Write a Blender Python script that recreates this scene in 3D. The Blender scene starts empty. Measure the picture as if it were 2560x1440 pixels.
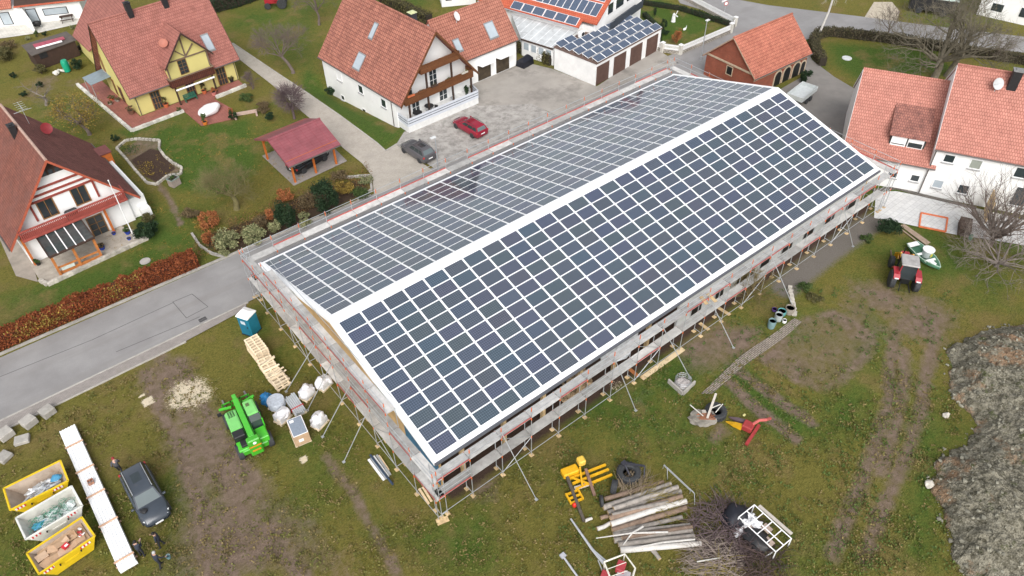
import bpy, bmesh, math, random
import numpy as np
from mathutils import Vector, Matrix, Euler, Quaternion, noise
random.seed(7); NR = np.random.default_rng(7)
SC = bpy.context.scene; COL = SC.collection
R = math.radians; PI = math.pi
# ------------------------------------------------------------------ camera
FPX = 1905.3
CAMP = Vector((-13.685, -37.693, 45.62)); CROT = Euler((R(47.170), R(0.977), R(-39.062)), 'XYZ')
cd = bpy.data.cameras.new('camera'); cam = bpy.data.objects.new('camera', cd); COL.objects.link(cam)
cam.location = CAMP; cam.rotation_euler = CROT; cd.sensor_width = 36; cd.lens = 36 * FPX / 2560; cd.clip_end = 2000; cd.clip_start = .5
SC.camera = cam
CM = CROT.to_matrix()
def gp(u, v, z=0.0):            # survey helper: a point of the photograph that lies at height z -> metres
    d = CM @ Vector(((u - 1280) / FPX, -(v - 720) / FPX, -1.0)); t = (z - CAMP.z) / d.z
    return CAMP + d * t
def gx(u, v, z=0.0):
    p = gp(u, v, z); return (p.x, p.y)
def head(a, b):
    p, q = gp(*a), gp(*b); return math.atan2(q.y - p.y, q.x - p.x)
def pix(P):
    q = CM.transposed() @ (Vector(P) - CAMP); return (1280 + FPX * q.x / -q.z, 720 - FPX * q.y / -q.z)
# ------------------------------------------------------------------ world, sun, colour
w = bpy.data.worlds.new('World'); SC.world = w; w.use_nodes = True
nt = w.node_tree; bg = nt.nodes['Background']
sky = nt.nodes.new('ShaderNodeTexSky'); sky.sky_type = 'NISHITA'; sky.sun_disc = False
sky.sun_elevation = R(42); sky.sun_rotation = R(215); sky.dust_density = 3.0; sky.air_density = 1.0; sky.ozone_density = 1.0
hs = nt.nodes.new('ShaderNodeHueSaturation'); hs.inputs['Saturation'].default_value = .22
nt.links.new(sky.outputs[0], hs.inputs['Color']); nt.links.new(hs.outputs[0], bg.inputs[0]); bg.inputs[1].default_value = .13
sd = bpy.data.lights.new('overcast_sun', 'SUN'); sd.energy = 1.3; sd.angle = R(45); sd.color = (1, .97, .93)
so = bpy.data.objects.new('overcast_sun', sd); COL.objects.link(so)
_e, _r = R(42), R(215)
so.rotation_euler = Vector((math.sin(_r) * math.cos(_e), math.cos(_r) * math.cos(_e), math.sin(_e))).to_track_quat('Z', 'Y').to_euler()
SC.view_settings.view_transform = 'Standard'; SC.view_settings.look = 'None'; SC.view_settings.exposure = 0.8; SC.view_settings.gamma = 1
# ------------------------------------------------------------------ materials
MATS = {}
def newmat(name):
    m = bpy.data.materials.new(name); m.use_nodes = True; n = m.node_tree
    return m, n, n.nodes['Principled BSDF']
def nd(n, t, **k):
    x = n.nodes.new('ShaderNode' + t)
    for a, b in k.items():
        if a in x.inputs: x.inputs[a].default_value = b
        else: setattr(x, a, b)
    return x
def mixc(n, fac, a, b, mode='MIX'):
    x = n.nodes.new('ShaderNodeMix'); x.data_type = 'RGBA'; x.blend_type = mode
    for i, v in ((0, fac), (6, a), (7, b)):
        if hasattr(v, 'is_output'): n.links.new(v, x.inputs[i])
        elif i == 0: x.inputs[0].default_value = v
        else: x.inputs[i].default_value = (*v, 1) if len(v) == 3 else v
    return x.outputs[2]
def mth(n, op, a, b=None, clamp=False):
    x = n.nodes.new('ShaderNodeMath'); x.operation = op; x.use_clamp = clamp
    for i, v in ((0, a), (1, b)):
        if v is None: continue
        if hasattr(v, 'is_output'): n.links.new(v, x.inputs[i])
        else: x.inputs[i].default_value = v
    return x.outputs[0]
def mrange(n, v, a, b, c=0., d=1., smooth=False):
    x = n.nodes.new('ShaderNodeMapRange'); x.clamp = True
    if smooth: x.interpolation_type = 'SMOOTHSTEP'
    n.links.new(v, x.inputs[0])
    for i, k in enumerate((a, b, c, d)): x.inputs[i + 1].default_value = k
    return x.outputs[0]
def wpos(n): return n.nodes.new('ShaderNodeNewGeometry').outputs['Position']
def uvo(n): return n.nodes.new('ShaderNodeTexCoord').outputs['UV']
def nse(n, vec, scale, detail=4, rough=.6):
    x = nd(n, 'TexNoise', Scale=scale, Detail=detail, Roughness=rough); n.links.new(vec, x.inputs['Vector']); return x.outputs[0]
def bump(n, b, h, st=.3, dist=.02):
    x = nd(n, 'Bump', Strength=st, Distance=dist); n.links.new(h, x.inputs['Height']); n.links.new(x.outputs[0], b.inputs['Normal'])
def mat(name, col, rough=.75, var=.18, scale=2.5, bmp=.0, bscale=25., metal=0., spec=.4, rnd=0., dirt=None, island=0.):
    if name in MATS: return MATS[name]
    m, n, b = newmat(name); P = wpos(n)
    f = mrange(n, nse(n, P, scale, 5, .65), .3, .7, 1 - var, 1 + var)
    c = mixc(n, 1., col, (1, 1, 1), 'MULTIPLY'); mm = n.nodes[-1]
    cx = nd(n, 'CombineColor')
    if rnd or island:
        r = n.nodes.new('ShaderNodeObjectInfo').outputs['Random'] if rnd else n.nodes.new('ShaderNodeNewGeometry').outputs['Random Per Island']
        k = rnd or island
        f = mth(n, 'MULTIPLY', f, mrange(n, r, 0, 1, 1 - k, 1 + k))
    for i in range(3): n.links.new(f, cx.inputs[i])
    n.links.new(cx.outputs[0], mm.inputs[7])
    if dirt:
        c = mixc(n, mrange(n, nse(n, P, dirt[1], 6, .7), dirt[2], dirt[2] + .2), c, dirt[0])
    n.links.new(c, b.inputs['Base Color'])
    b.inputs['Roughness'].default_value = rough; b.inputs['Metallic'].default_value = metal; b.inputs['Specular IOR Level'].default_value = spec
    if bmp: bump(n, b, nse(n, P, bscale, 3), bmp)
    MATS[name] = m; return m
def tile(name, c1, c2, mortar, bw, bh, ms=.02, off=.5, rough=.85, bmp=.5, stain=None, var=.2, vstain=False, dist=.02, pan=False):
    if name in MATS: return MATS[name]
    m, n, b = newmat(name); U = uvo(n)
    x = nd(n, 'TexBrick', Scale=1.0); x.offset = off
    for k, v in (('Color1', c1), ('Color2', c2), ('Mortar', mortar)): x.inputs[k].default_value = (*v, 1)
    x.inputs['Mortar Size'].default_value = ms; x.inputs['Brick Width'].default_value = bw; x.inputs['Row Height'].default_value = bh; x.inputs['Mortar Smooth'].default_value = .3
    n.links.new(U, x.inputs['Vector'])
    P = wpos(n)
    f = mrange(n, nse(n, P, .9, 6, .7), .3, .72, 1 - var, 1 + var); cx = nd(n, 'CombineColor')
    for i in range(3): n.links.new(f, cx.inputs[i])
    c = mixc(n, 1., x.outputs[0], (1, 1, 1), 'MULTIPLY'); n.links.new(cx.outputs[0], n.nodes[-2 if False else -1].inputs[7])
    if stain:
        if vstain:
            mp = nd(n, 'Mapping'); mp.inputs['Scale'].default_value = (1.1, .16, 1); n.links.new(U, mp.inputs[0]); sv = mp.outputs[0]
        else: sv = P
        s = mrange(n, nse(n, sv, stain[1], 6, .75), stain[2], stain[2] + .25, 0, stain[3] if len(stain) > 3 else .8)
        c = mixc(n, s, c, stain[0])
    n.links.new(c, b.inputs['Base Color']); b.inputs['Roughness'].default_value = rough; b.inputs['Specular IOR Level'].default_value = .25
    h = mth(n, 'SUBTRACT', 1., x.outputs[1])
    if pan:
        wv = nd(n, 'TexWave', Scale=2 * PI / bw / 20 * 1.0); wv.bands_direction = 'X'; n.links.new(U, wv.inputs[0]); h = mth(n, 'ADD', h, mth(n, 'MULTIPLY', wv.outputs[1], .7))
    bump(n, b, h, bmp, dist)
    MATS[name] = m; return m
def leafmat(name, cols, var=.35, trans=.0):
    if name in MATS: return MATS[name]
    m, n, b = newmat(name); rp = n.nodes.new('ShaderNodeValToRGB'); e = rp.color_ramp.elements
    while len(e) < len(cols): e.new(.5)
    for i, c in enumerate(cols): e[i].position = i / max(1, len(cols) - 1); e[i].color = (*c, 1)
    g = n.nodes.new('ShaderNodeNewGeometry')
    cl = mrange(n, nse(n, g.outputs['Position'], 1.3, 3), .3, .7)
    f = mth(n, 'ADD', mth(n, 'MULTIPLY', g.outputs['Random Per Island'], .65), mth(n, 'MULTIPLY', cl, .35))
    n.links.new(f, rp.inputs[0]); n.links.new(rp.outputs[0], b.inputs['Base Color'])
    b.inputs['Roughness'].default_value = .7; b.inputs['Specular IOR Level'].default_value = .25
    MATS[name] = m; return m
# ------------------------------------------------------------------ mesh builder
def autouv(me):
    nl = len(me.loops); npol = len(me.polygons)
    if not nl: return
    co = np.empty(len(me.vertices) * 3); me.vertices.foreach_get('co', co); co = co.reshape(-1, 3)
    li = np.empty(nl, int); me.loops.foreach_get('vertex_index', li)
    no = np.empty(npol * 3); me.polygons.foreach_get('normal', no); no = no.reshape(-1, 3)
    lt = np.empty(npol, int); me.polygons.foreach_get('loop_total', lt)
    N = np.repeat(no, lt, 0)
    ua = np.stack([-N[:, 1], N[:, 0], 0 * N[:, 0]], 1); ln = np.linalg.norm(ua, axis=1)
    fl = ln < .02; ua[fl] = (1, 0, 0); ln[fl] = 1; ua /= ln[:, None]
    va = np.cross(N, ua); P = co[li]
    uv = np.stack([(P * ua).sum(1), (P * va).sum(1)], 1)
    l = me.uv_layers.new(name='UVMap'); l.data.foreach_set('uv', uv.ravel())
class MB:
    def __init__(s): s.v = []; s.f = []; s.m = []
    def add(s, vs, fs, m=0):
        o = len(s.v); s.v += [tuple(x) for x in vs]; s.f += [tuple(i + o for i in f) for f in fs]; s.m += [m] * len(fs); return s
    def box(s, x0, y0, z0, x1, y1, z1, m=0, M=None):
        vs = [Vector((x, y, z)) for z in (z0, z1) for y in (y0, y1) for x in (x0, x1)]
        if M: vs = [M @ v for v in vs]
        return s.add(vs, [(0, 2, 3, 1), (4, 5, 7, 6), (0, 1, 5, 4), (2, 6, 7, 3), (0, 4, 6, 2), (1, 3, 7, 5)], m)
    def cbox(s, c, sz, m=0, rx=0, ry=0, rz=0):
        M = Matrix.Translation(c) @ Euler((rx, ry, rz)).to_matrix().to_4x4(); h = [x / 2 for x in sz]
        return s.box(-h[0], -h[1], -h[2], h[0], h[1], h[2], m, M)
    def bar(s, a, b, w=.06, h=None, m=0):
        a, b = Vector(a), Vector(b); d = b - a; L = d.length
        if L < 1e-6: return s
        d.normalize(); up = Vector((0, 0, 1)) if abs(d.z) < .95 else Vector((0, 1, 0))
        y = up.cross(d).normalized(); z = d.cross(y); h = h or w
        M = Matrix((d, y, z)).transposed().to_4x4(); M.translation = a
        return s.box(0, -w / 2, -h / 2, L, w / 2, h / 2, m, M)
    def tube(s, pts, r, n=6, m=0, cap=True):
        pts = [Vector(p) for p in pts]; k = len(pts); rs = r if isinstance(r, (list, tuple)) else [r] * k
        vs = []; up = None
        for i, p in enumerate(pts):
            d = (pts[min(i + 1, k - 1)] - pts[max(i - 1, 0)])
            if d.length < 1e-9: d = Vector((0, 0, 1))
            d.normalize()
            if up is None: up = Vector((0, 0, 1)) if abs(d.z) < .9 else Vector((1, 0, 0))
            x = up.cross(d)
            if x.length < 1e-4: x = Vector((1, 0, 0)).cross(d)
            x.normalize(); y = d.cross(x); up = y if abs(d.z) > .9 else up
            for j in range(n):
                a = 2 * PI * j / n; vs.append(p + (x * math.cos(a) + y * math.sin(a)) * rs[i])
        fs = [(i * n + j, i * n + (j + 1) % n, (i + 1) * n + (j + 1) % n, (i + 1) * n + j) for i in range(k - 1) for j in range(n)]
        if cap: fs += [tuple(range(n - 1, -1, -1)), tuple((k - 1) * n + j for j in range(n))]
        return s.add(vs, fs, m)
    def prism(s, poly, z0, z1, m=0, M=None):
        n = len(poly); vs = [Vector((p[0], p[1], z0)) for p in poly] + [Vector((p[0], p[1], z1)) for p in poly]
        if M: vs = [M @ v for v in vs]
        return s.add(vs, [tuple(range(n - 1, -1, -1)), tuple(range(n, 2 * n))] + [(i, (i + 1) % n, n + (i + 1) % n, n + i) for i in range(n)], m)
    def ext(s, poly, vec, m=0):
        n = len(poly); vec = Vector(vec); vs = [Vector(p) for p in poly]; vs += [p + vec for p in vs]
        return s.add(vs, [tuple(range(n - 1, -1, -1)), tuple(range(n, 2 * n))] + [(i, (i + 1) % n, n + (i + 1) % n, n + i) for i in range(n)], m)
    def lathe(s, prof, n=12, m=0, M=None):
        vs = []; k = len(prof)
        for r, z in prof:
            for j in range(n): a = 2 * PI * j / n; vs.append(Vector((r * math.cos(a), r * math.sin(a), z)))
        if M: vs = [M @ v for v in vs]
        fs = [(i * n + j, i * n + (j + 1) % n, (i + 1) * n + (j + 1) % n, (i + 1) * n + j) for i in range(k - 1) for j in range(n)]
        fs += [tuple(range(n - 1, -1, -1)), tuple((k - 1) * n + j for j in range(n))]
        return s.add(vs, fs, m)
    def loft(s, secs, m=0, cap=True, closed=True):
        n = len(secs[0]); vs = [p for q in secs for p in q]
        fs = [(i * n + j, i * n + (j + 1) % n, (i + 1) * n + (j + 1) % n, (i + 1) * n + j) for i in range(len(secs) - 1) for j in range(n if closed else n - 1)]
        if cap: fs += [tuple(range(n - 1, -1, -1)), tuple((len(secs) - 1) * n + j for j in range(n))]
        return s.add(vs, fs, m)
    def ball(s, c, r, m=0, jit=0., sub=2, seed=None):
        bm = bmesh.new(); bmesh.ops.create_icosphere(bm, subdivisions=sub, radius=1.0)
        r = r if isinstance(r, (tuple, list)) else (r, r, r); sh = Vector((random.random() * 50, random.random() * 50, 0))
        vs = []
        for v in bm.verts:
            k = 1 + jit * noise.noise(v.co * 2.1 + sh); vs.append(Vector((v.co.x * r[0] * k, v.co.y * r[1] * k, v.co.z * r[2] * k)) + Vector(c))
        fs = [tuple(v.index for v in f.verts) for f in bm.faces]; bm.free()
        return s.add(vs, fs, m)
    def build(s, name, mats, parent=None, loc=None, rz=0, smooth=False, bevel=0., recalc=True, M=None, seg=1):
        if not isinstance(mats, (list, tuple)): mats = [mats]
        me = bpy.data.meshes.new(name); me.from_pydata([M @ Vector(v) for v in s.v] if M else s.v, [], s.f)
        for q in mats: me.materials.append(q)
        if any(s.m): me.polygons.foreach_set('material_index', s.m)
        if recalc or bevel:
            bm = bmesh.new(); bm.from_mesh(me)
            if bevel:
                bmesh.ops.recalc_face_normals(bm, faces=bm.faces)
                bmesh.ops.bevel(bm, geom=[e for e in bm.edges if len(e.link_faces) == 2 and e.calc_face_angle(0) > .5], offset=bevel, segments=seg, affect='EDGES', clamp_overlap=True)
            bmesh.ops.recalc_face_normals(bm, faces=bm.faces); bm.to_mesh(me); bm.free()
        if smooth:
            me.polygons.foreach_set('use_smooth', [True] * len(me.polygons))
            try: me.set_sharp_from_angle(angle=R(38))
            except Exception: pass
        me.update(); autouv(me)
        return link(name, me, parent, loc, rz)
def link(name, me, parent=None, loc=None, rz=0):
    o = bpy.data.objects.new(name, me); COL.objects.link(o)
    if parent is not None: o.parent = parent
    if loc is not None: o.location = loc
    if rz: o.rotation_euler = (0, 0, rz)
    return o
def tag(o, label=None, cat=None, group=None, kind=None):
    for k, v in (('label', label), ('category', cat), ('group', group), ('kind', kind)):
        if v: o[k] = v
    return o
def thing(name, label, cat, loc=(0, 0, 0), rz=0, group=None):
    o = bpy.data.objects.new(name, None); COL.objects.link(o); o.empty_display_size = .2
    o.location = (loc[0], loc[1], loc[2] if len(loc) > 2 else 0); o.rotation_euler = (0, 0, rz)
    return tag(o, label, cat, group)
def dup(o, loc=None, rz=None, label=None, parent=None):
    c = o.copy(); COL.objects.link(c)
    if parent is not None: c.parent = parent
    if loc is not None: c.location = (loc[0], loc[1], loc[2] if len(loc) > 2 else 0)
    if rz is not None: c.rotation_euler = (0, 0, rz)
    if label: c['label'] = label
    for ch in [x for x in COL.objects if x.parent == o]: dup(ch, parent=c)
    return c
def struct(mb, name, m, **k): return tag(mb.build(name, m, **k), kind='structure')
# leaf clouds -----------------------------------------------------------------
def leaves(name, C, size, mt, parent=None, flat=.0, jit=.5):
    C = np.asarray(C, float); n = len(C)
    a = NR.normal(size=(n, 3)); a /= np.linalg.norm(a, axis=1)[:, None]
    b = NR.normal(size=(n, 3)); b -= (a * b).sum(1)[:, None] * a; b /= np.linalg.norm(b, axis=1)[:, None]
    s = size * (1 + jit * (NR.random(n) - .5) * 2); a = a * s[:, None] * .5; b = b * s[:, None] * .32
    V = np.stack([C - a, C + b, C + a, C - b], 1).reshape(-1, 3)
    me = bpy.data.meshes.new(name); me.vertices.add(4 * n); me.vertices.foreach_set('co', V.ravel())
    me.loops.add(4 * n); me.loops.foreach_set('vertex_index', np.arange(4 * n)); me.polygons.add(n)
    me.polygons.foreach_set('loop_start', np.arange(0, 4 * n, 4)); me.polygons.foreach_set('loop_total', np.full(n, 4))
    me.materials.append(mt); me.update(calc_edges=True); me.validate()
    return link(name, me, parent)
def cloud(n, r, c=(0, 0, 0), clumps=14, spread=.33, shell=.55):
    """leaf centres: clumps scattered in an ellipsoid"""
    r = np.array(r if isinstance(r, (tuple, list)) else (r,) * 3)
    d = NR.normal(size=(clumps, 3)); d /= np.linalg.norm(d, axis=1)[:, None]
    cc = d * (shell + (1 - shell) * NR.random((clumps, 1))) * .78
    k = NR.integers(0, clumps, n); p = NR.normal(size=(n, 3)); p /= np.linalg.norm(p, axis=1)[:, None]
    p = cc[k] + p * (NR.random((n, 1)) ** .4) * spread * (.7 + .6 * NR.random(clumps))[k][:, None]
    P = p * r + np.array(c); P[:, 2] = np.maximum(P[:, 2], .02)
    return P
def shrub(label, u, v, r, h, mt, n=700, size=.13, name='shrub', cat='shrub', group=None, clumps=14, stem=True, xy=None):
    x, y = xy if xy else gx(u, v)
    t = thing(name, label, cat, (x, y), random.random() * 6, group)
    leaves('foliage', cloud(n, (r, r * random.uniform(.85, 1.1), h * .55), (0, 0, h * .52), clumps), size, mt, t)
    b = MB()
    for i in range(5):
        a = i * 1.3; b.tube([(0, 0, 0), (r * .2 * math.cos(a), r * .2 * math.sin(a), h * .3), (r * .5 * math.cos(a), r * .5 * math.sin(a), h * .7)], [.03, .02, .008], 4)
    b.build('stem', BARK, t, recalc=False)
    return t
# bare trees -------------------------------------------------------------------
def grow(mb, p, d, L, r, depth, spec, tips=None):
    """one limb as a bent tube, then its side limbs"""
    k = 4 if depth > 1 else 3; pts = [p.copy()]; q = p.copy(); dd = d.copy()
    for i in range(k):
        dd = (dd + Vector((random.gauss(0, 1), random.gauss(0, 1), random.gauss(0, 1))) * spec['bend'] + Vector((0, 0, spec['up'] if depth < spec['depth'] else 0))).normalized()
        q = q + dd * (L / k); pts.append(q.copy())
    rs = [r * (1 - (1 - spec['taper']) * i / k) for i in range(k + 1)]
    mb.tube(pts, rs, spec['sides'][min(depth, len(spec['sides']) - 1)], cap=False)
    if tips is not None and depth <= 1: tips.append(q)
    if depth == 0: return
    n = spec['n'][min(depth, len(spec['n']) - 1)]
    for i in range(n):
        t = random.uniform(spec.get('t0', .35), 1.0) if i else 1.0
        j = min(int(t * k), k - 1); f = t * k - j; b = pts[j].lerp(pts[j + 1], f); ax = (pts[j + 1] - pts[j]).normalized()
        side = Vector((random.gauss(0, 1), random.gauss(0, 1), random.gauss(0, 1))); side -= ax * side.dot(ax); side.normalize()
        an = R(random.uniform(*spec['ang'])); nd_ = ax * math.cos(an) + side * math.sin(an)
        grow(mb, b, nd_.normalized(), L * random.uniform(*spec['len']), max(rs[j] * random.uniform(.45, .62), spec['rmin']), depth - 1, spec, tips)
SPEC = dict(depth=5, bend=.14, up=.04, taper=.55, n=[3, 4, 4, 4, 4, 5], sides=[3, 3, 3, 4, 5, 7], ang=(25, 60), len=(.55, .8), rmin=.011)
def bare_tree(label, u, v, h, r, mt, name='bare_tree', trunk_h=.3, lean=(0, 0), group=None, xy=None, cat='tree', leaf=None, wide=1.0, **kw):
    x, y = xy if xy else gx(u, v); sp = dict(SPEC); sp.update(kw)
    t = thing(name, label, cat, (x, y), 0, group)
    tr = MB(); H = h * trunk_h; top = Vector((lean[0] * H, lean[1] * H, H))
    tr.tube([(0, 0, -.05), (0.02, 0, .12 * H), tuple(top * .55 + Vector((.03 * h, 0, 0))), tuple(top)], [r * 1.35, r * 1.05, r * .95, r * .85], 9, cap=False)
    tr.build('trunk', mt, t, smooth=True, recalc=False)
    cr = MB(); tips = []; n0 = sp.get('limbs', 5)
    for i in range(n0):
        a = 2 * PI * i / n0 + random.uniform(-.4, .4); e = R(random.uniform(*sp.get('el', (30, 75))))
        d = Vector((math.cos(a) * math.cos(e) * wide, math.sin(a) * math.cos(e) * wide, math.sin(e))).normalized()
        grow(cr, top - Vector((0, 0, random.uniform(0, .1) * H)), d, (h - H) * sp.get('l0', .42) * random.uniform(.85, 1.1), r * sp.get('lr', .6), sp['depth'] - 1, sp, tips)
    cr.build('crown', mt, t, recalc=False)
    if leaf:
        P = np.array([tuple(q) for q in tips]); k = NR.integers(0, len(P), leaf[0])
        leaves('foliage', P[k] + NR.normal(size=(leaf[0], 3)) * leaf[3], leaf[1], leaf[2], t)
    return t
# ================================================================== common materials
WHITE = mat('white_plaster', (.78, .78, .77), .85, .06, .5, .15, 30, dirt=((.55, .54, .5), .35, .62))
CREAM = mat('yellow_plaster', (.60, .53, .20), .85, .05, .5, .1, 30)
GREYP = mat('grey_plaster', (.42, .42, .41), .85, .1, .6, .1, 30)
WMETAL = mat('white_sheet_metal', (.86, .87, .88), .38, .05, .8, dirt=((.72, .72, .71), .7, .58))
GALV = mat('galvanised_steel', (.50, .52, .54), .42, .15, 3, metal=.55)
ALU = mat('aluminium', (.62, .64, .66), .38, .1, 2, metal=.6)
DECK = mat('scaffold_deck', (.44, .43, .415), .72, .22, 1.6, rnd=.3, dirt=((.24, .22, .21), 1.1, .6))
REDP = mat('faded_red_paint', (.42, .09, .08), .6, .25, 3)
ORANGEP = mat('orange_paint', (.62, .13, .03), .55, .2, 4)
DARK = mat('dark_opening', (.012, .013, .014), .4, .2, 2)
BLACK = mat('black_plastic', (.02, .02, .022), .5, .2, 4)
RUBBER = mat('tyre_rubber', (.035, .037, .04), .75, .35, 6, .3, 30)
BARK = mat('brown_bark', (.085, .065, .05), .95, .4, 6, .5, 40)
GREYBARK = mat('grey_bark', (.17, .145, .125), .95, .35, 5, .5, 40)
WOOD = mat('light_timber', (.62, .47, .29), .8, .2, 4, rnd=.12, dirt=((.45, .33, .2), 2, .6))
BOARDW = mat('board_timber', (.55, .40, .22), .8, .25, 3, rnd=.2)
ORWOOD = mat('orange_stained_wood', (.48, .13, .025), .6, .2, 3)
BRWOOD = tile('brown_boards', (.16, .065, .025), (.13, .05, .02), (.05, .02, .01), 3.0, .16, .015, .5, .65, .4)
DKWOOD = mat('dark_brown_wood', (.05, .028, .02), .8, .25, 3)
REDWOOD = mat('red_brown_beam', (.26, .055, .04), .7, .2, 3)
CONC = mat('concrete', (.36, .34, .31), .9, .2, 1.5, .3, 20, rnd=.1, dirt=((.22, .21, .18), .9, .55))
GLASS = mat('window_glass', (.03, .04, .045), .06, .2, .6, spec=.8)
SKYGL = mat('skylight_glass', (.36, .41, .45), .08, .1, .8, spec=.8)
WFRAME = mat('white_window_frame', (.8, .8, .8), .5, .03)
BRFRAME = mat('wooden_window_frame', (.24, .12, .035), .6, .15)
STONE = mat('light_stone', (.42, .39, .34), .95, .35, 2.5, .6, 12, island=.2)
TERRA = mat('terracotta', (.50, .13, .05), .8, .2, 4)
T_YEL = tile('dusty_red_tiles', (0.348, 0.145, 0.119), (0.294, 0.119, 0.096), (.15, .05, .04), .24, .36, .022, .5, .85, .5, ((.22, .09, .075), .5, .58, .6))
T_W = tile('brown_red_tiles', (0.423, 0.179, 0.128), (0.316, 0.128, 0.094), (.085, .03, .025), .30, .40, .028, .0, .85, .6, ((.12, .05, .045), 1.0, .50, .75), .22, True)
T_WA = tile('terracotta_tiles', (0.390, 0.170, 0.121), (0.327, 0.137, 0.098), (.14, .045, .035), .30, .42, .028, .0, .85, .6, ((.22, .08, .06), .6, .6, .5), .18, True)
T_A = tile('weathered_maroon_tiles', (0.213, 0.087, 0.072), (0.167, 0.066, 0.057), (.07, .03, .026), .2, .24, .02, .5, .9, .5, ((.30, .24, .2), 3.5, .66, .5), .25)
T_AL = tile('weathered_rust_tiles', (.25, .098, .07), (.195, .075, .056), (.1, .035, .03), .2, .24, .02, .5, .9, .5, ((.14, .07, .06), .35, .45, .8), .25)
T_R = tile('salmon_tiles', (0.486, 0.218, 0.169), (0.411, 0.176, 0.137), (.17, .06, .05), .22, .33, .02, .5, .85, .5, ((.13, .06, .055), 2.2, .60, .7), .16)
T_DOR = tile('mossy_tiles', (0.372, 0.162, 0.126), (0.288, 0.126, 0.102), (.1, .04, .035), .22, .33, .02, .5, .85, .5, ((.075, .04, .038), 1.6, .47, .85), .2)
T_BR = tile('bright_red_tiles', (0.476, 0.180, 0.121), (0.388, 0.137, 0.093), (.16, .045, .035), .27, .38, .024, .5, .85, .6, ((.2, .08, .06), 1.2, .6, .55), .25)
T_SOL = tile('orange_red_tiles', (0.468, 0.114, 0.060), (0.425, 0.100, 0.055), (.25, .05, .03), .3, .36, .02, .5, .8, .4)
BRICK = tile('red_brickwork', (.30, .075, .04), (.24, .06, .035), (.2, .12, .09), .25, .083, .012, .5, .9, .3, ((.17, .06, .04), .8, .55, .5))
METRED = tile('red_tile_effect_sheet', (0.238, 0.078, 0.090), (0.224, 0.074, 0.086), (.20, .04, .05), .9, .35, .02, 0, .42, .5)
PAVE = tile('beige_block_paving', (.44, .40, .35), (.39, .355, .31), (.30, .27, .23), .2, .1, .008, .5, .85, .15, ((.30, .28, .25), .35, .55, .6), .12)
PAVE2 = tile('red_grey_block_paving', (.31, .28, .26), (.275, .25, .23), (.19, .17, .16), .2, .1, .012, .5, .85, .2, ((.2, .18, .15), .5, .55, .7), .15)
SLABS = tile('white_concrete_slabs', (.62, .62, .61), (.55, .55, .55), (.33, .33, .33), .5, .5, .012, .5, .8, .2, ((.42, .42, .42), .5, .55, .7), .1)
RTERR = tile('red_terrace_tiles', (0.306, 0.121, 0.098), (0.272, 0.105, 0.086), (.2, .07, .055), .3, .3, .012, 0, .6, .15)
STILE = tile('pale_terrace_slabs', (.60, .58, .53), (.55, .53, .48), (.4, .38, .34), .4, .4, .01, 0, .8, .15)
DRY = tile('dry_stone_wall', (.46, .42, .36), (.36, .33, .29), (.12, .11, .1), .42, .2, .03, .5, .95, .8, ((.2, .2, .15), 1.2, .58, .6), .3, dist=.05)
CORR = tile('translucent_sheet_roof', (.52, .54, .55), (.5, .52, .53), (.74, .75, .76), 1.1, 30., .05, 0, .3, .3, ((.07, .07, .07), .35, .54, .85))
TWIGM = mat('twig_brown', (.135, .105, .09), .95, .25, 3)
TWIGR = mat('twig_purple', (.115, .082, .085), .95, .2, 3)
TWIGY = mat('twig_yellow', (.26, .21, .06), .95, .3, 3)
L_DGREEN = leafmat('dark_green_leaves', [(.008, .02, .009), (.016, .036, .014), (.03, .055, .02)])
L_GREEN = leafmat('green_leaves', [(.025, .05, .014), (.05, .085, .022), (.09, .12, .035)])
L_VAR = leafmat('variegated_leaves', [(.05, .075, .03), (.13, .15, .065), (.30, .29, .15), (.19, .20, .09)])
L_ORANGE = leafmat('orange_leaves', [(.15, .045, .02), (.29, .10, .035), (.42, .18, .07)])
L_RUST = leafmat('rust_leaves', [(.09, .022, .010), (.20, .052, .018), (.31, .095, .03)])
L_YEL = leafmat('ochre_leaves', [(.12, .085, .02), (.24, .165, .035), (.34, .24, .05)])
L_BROWN = leafmat('brown_leaves', [(.06, .045, .025), (.13, .095, .05), (.20, .14, .07)])
L_OLIVE = leafmat('olive_leaves', [(.045, .045, .018), (.085, .08, .03), (.14, .115, .045)])
L_HEDGE = leafmat('winter_hedge_leaves', [(.035, .04, .018), (.075, .068, .035), (.12, .09, .055)])
# ================================================================== ground
def vn(X, Y, s, seed):
    r = np.random.default_rng(seed); g = r.random((256, 256)); x = X * s + 1000.3; y = Y * s + 1000.7
    i = np.floor(x).astype(int); j = np.floor(y).astype(int); a = x - i; b = y - j; a = a * a * (3 - 2 * a); b = b * b * (3 - 2 * b)
    q = lambda u, v: g[u % 256, v % 256]
    return (q(i, j) * (1 - a) + q(i + 1, j) * a) * (1 - b) + (q(i, j + 1) * (1 - a) + q(i + 1, j + 1) * a) * b
def fbm(X, Y, s, seed, o=4):
    t = 0; a = .5; n = 0
    for k in range(o): t = t + a * vn(X, Y, s * 2 ** k, seed + k); n += a; a *= .55
    return t / n
xs = np.concatenate([[-900, -300, -120, -60], np.arange(-34, 118, .3), [130, 170, 300, 900]])
ys = np.concatenate([[-900, -300, -120, -70], np.arange(-47, 106, .3), [115, 150, 300, 900]])
GX, GY = np.meshgrid(xs, ys); nx, ny = len(xs), len(ys)
def dline(pts):
    d = np.full(GX.shape, 1e9)
    P = [gx(*p) for p in pts]
    for (ax, ay), (bx, by) in zip(P[:-1], P[1:]):
        ux, uy = bx - ax, by - ay; L = ux * ux + uy * uy; t = np.clip(((GX - ax) * ux + (GY - ay) * uy) / L, 0, 1)
        d = np.minimum(d, np.hypot(GX - ax - t * ux, GY - ay - t * uy))
    return d
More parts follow.
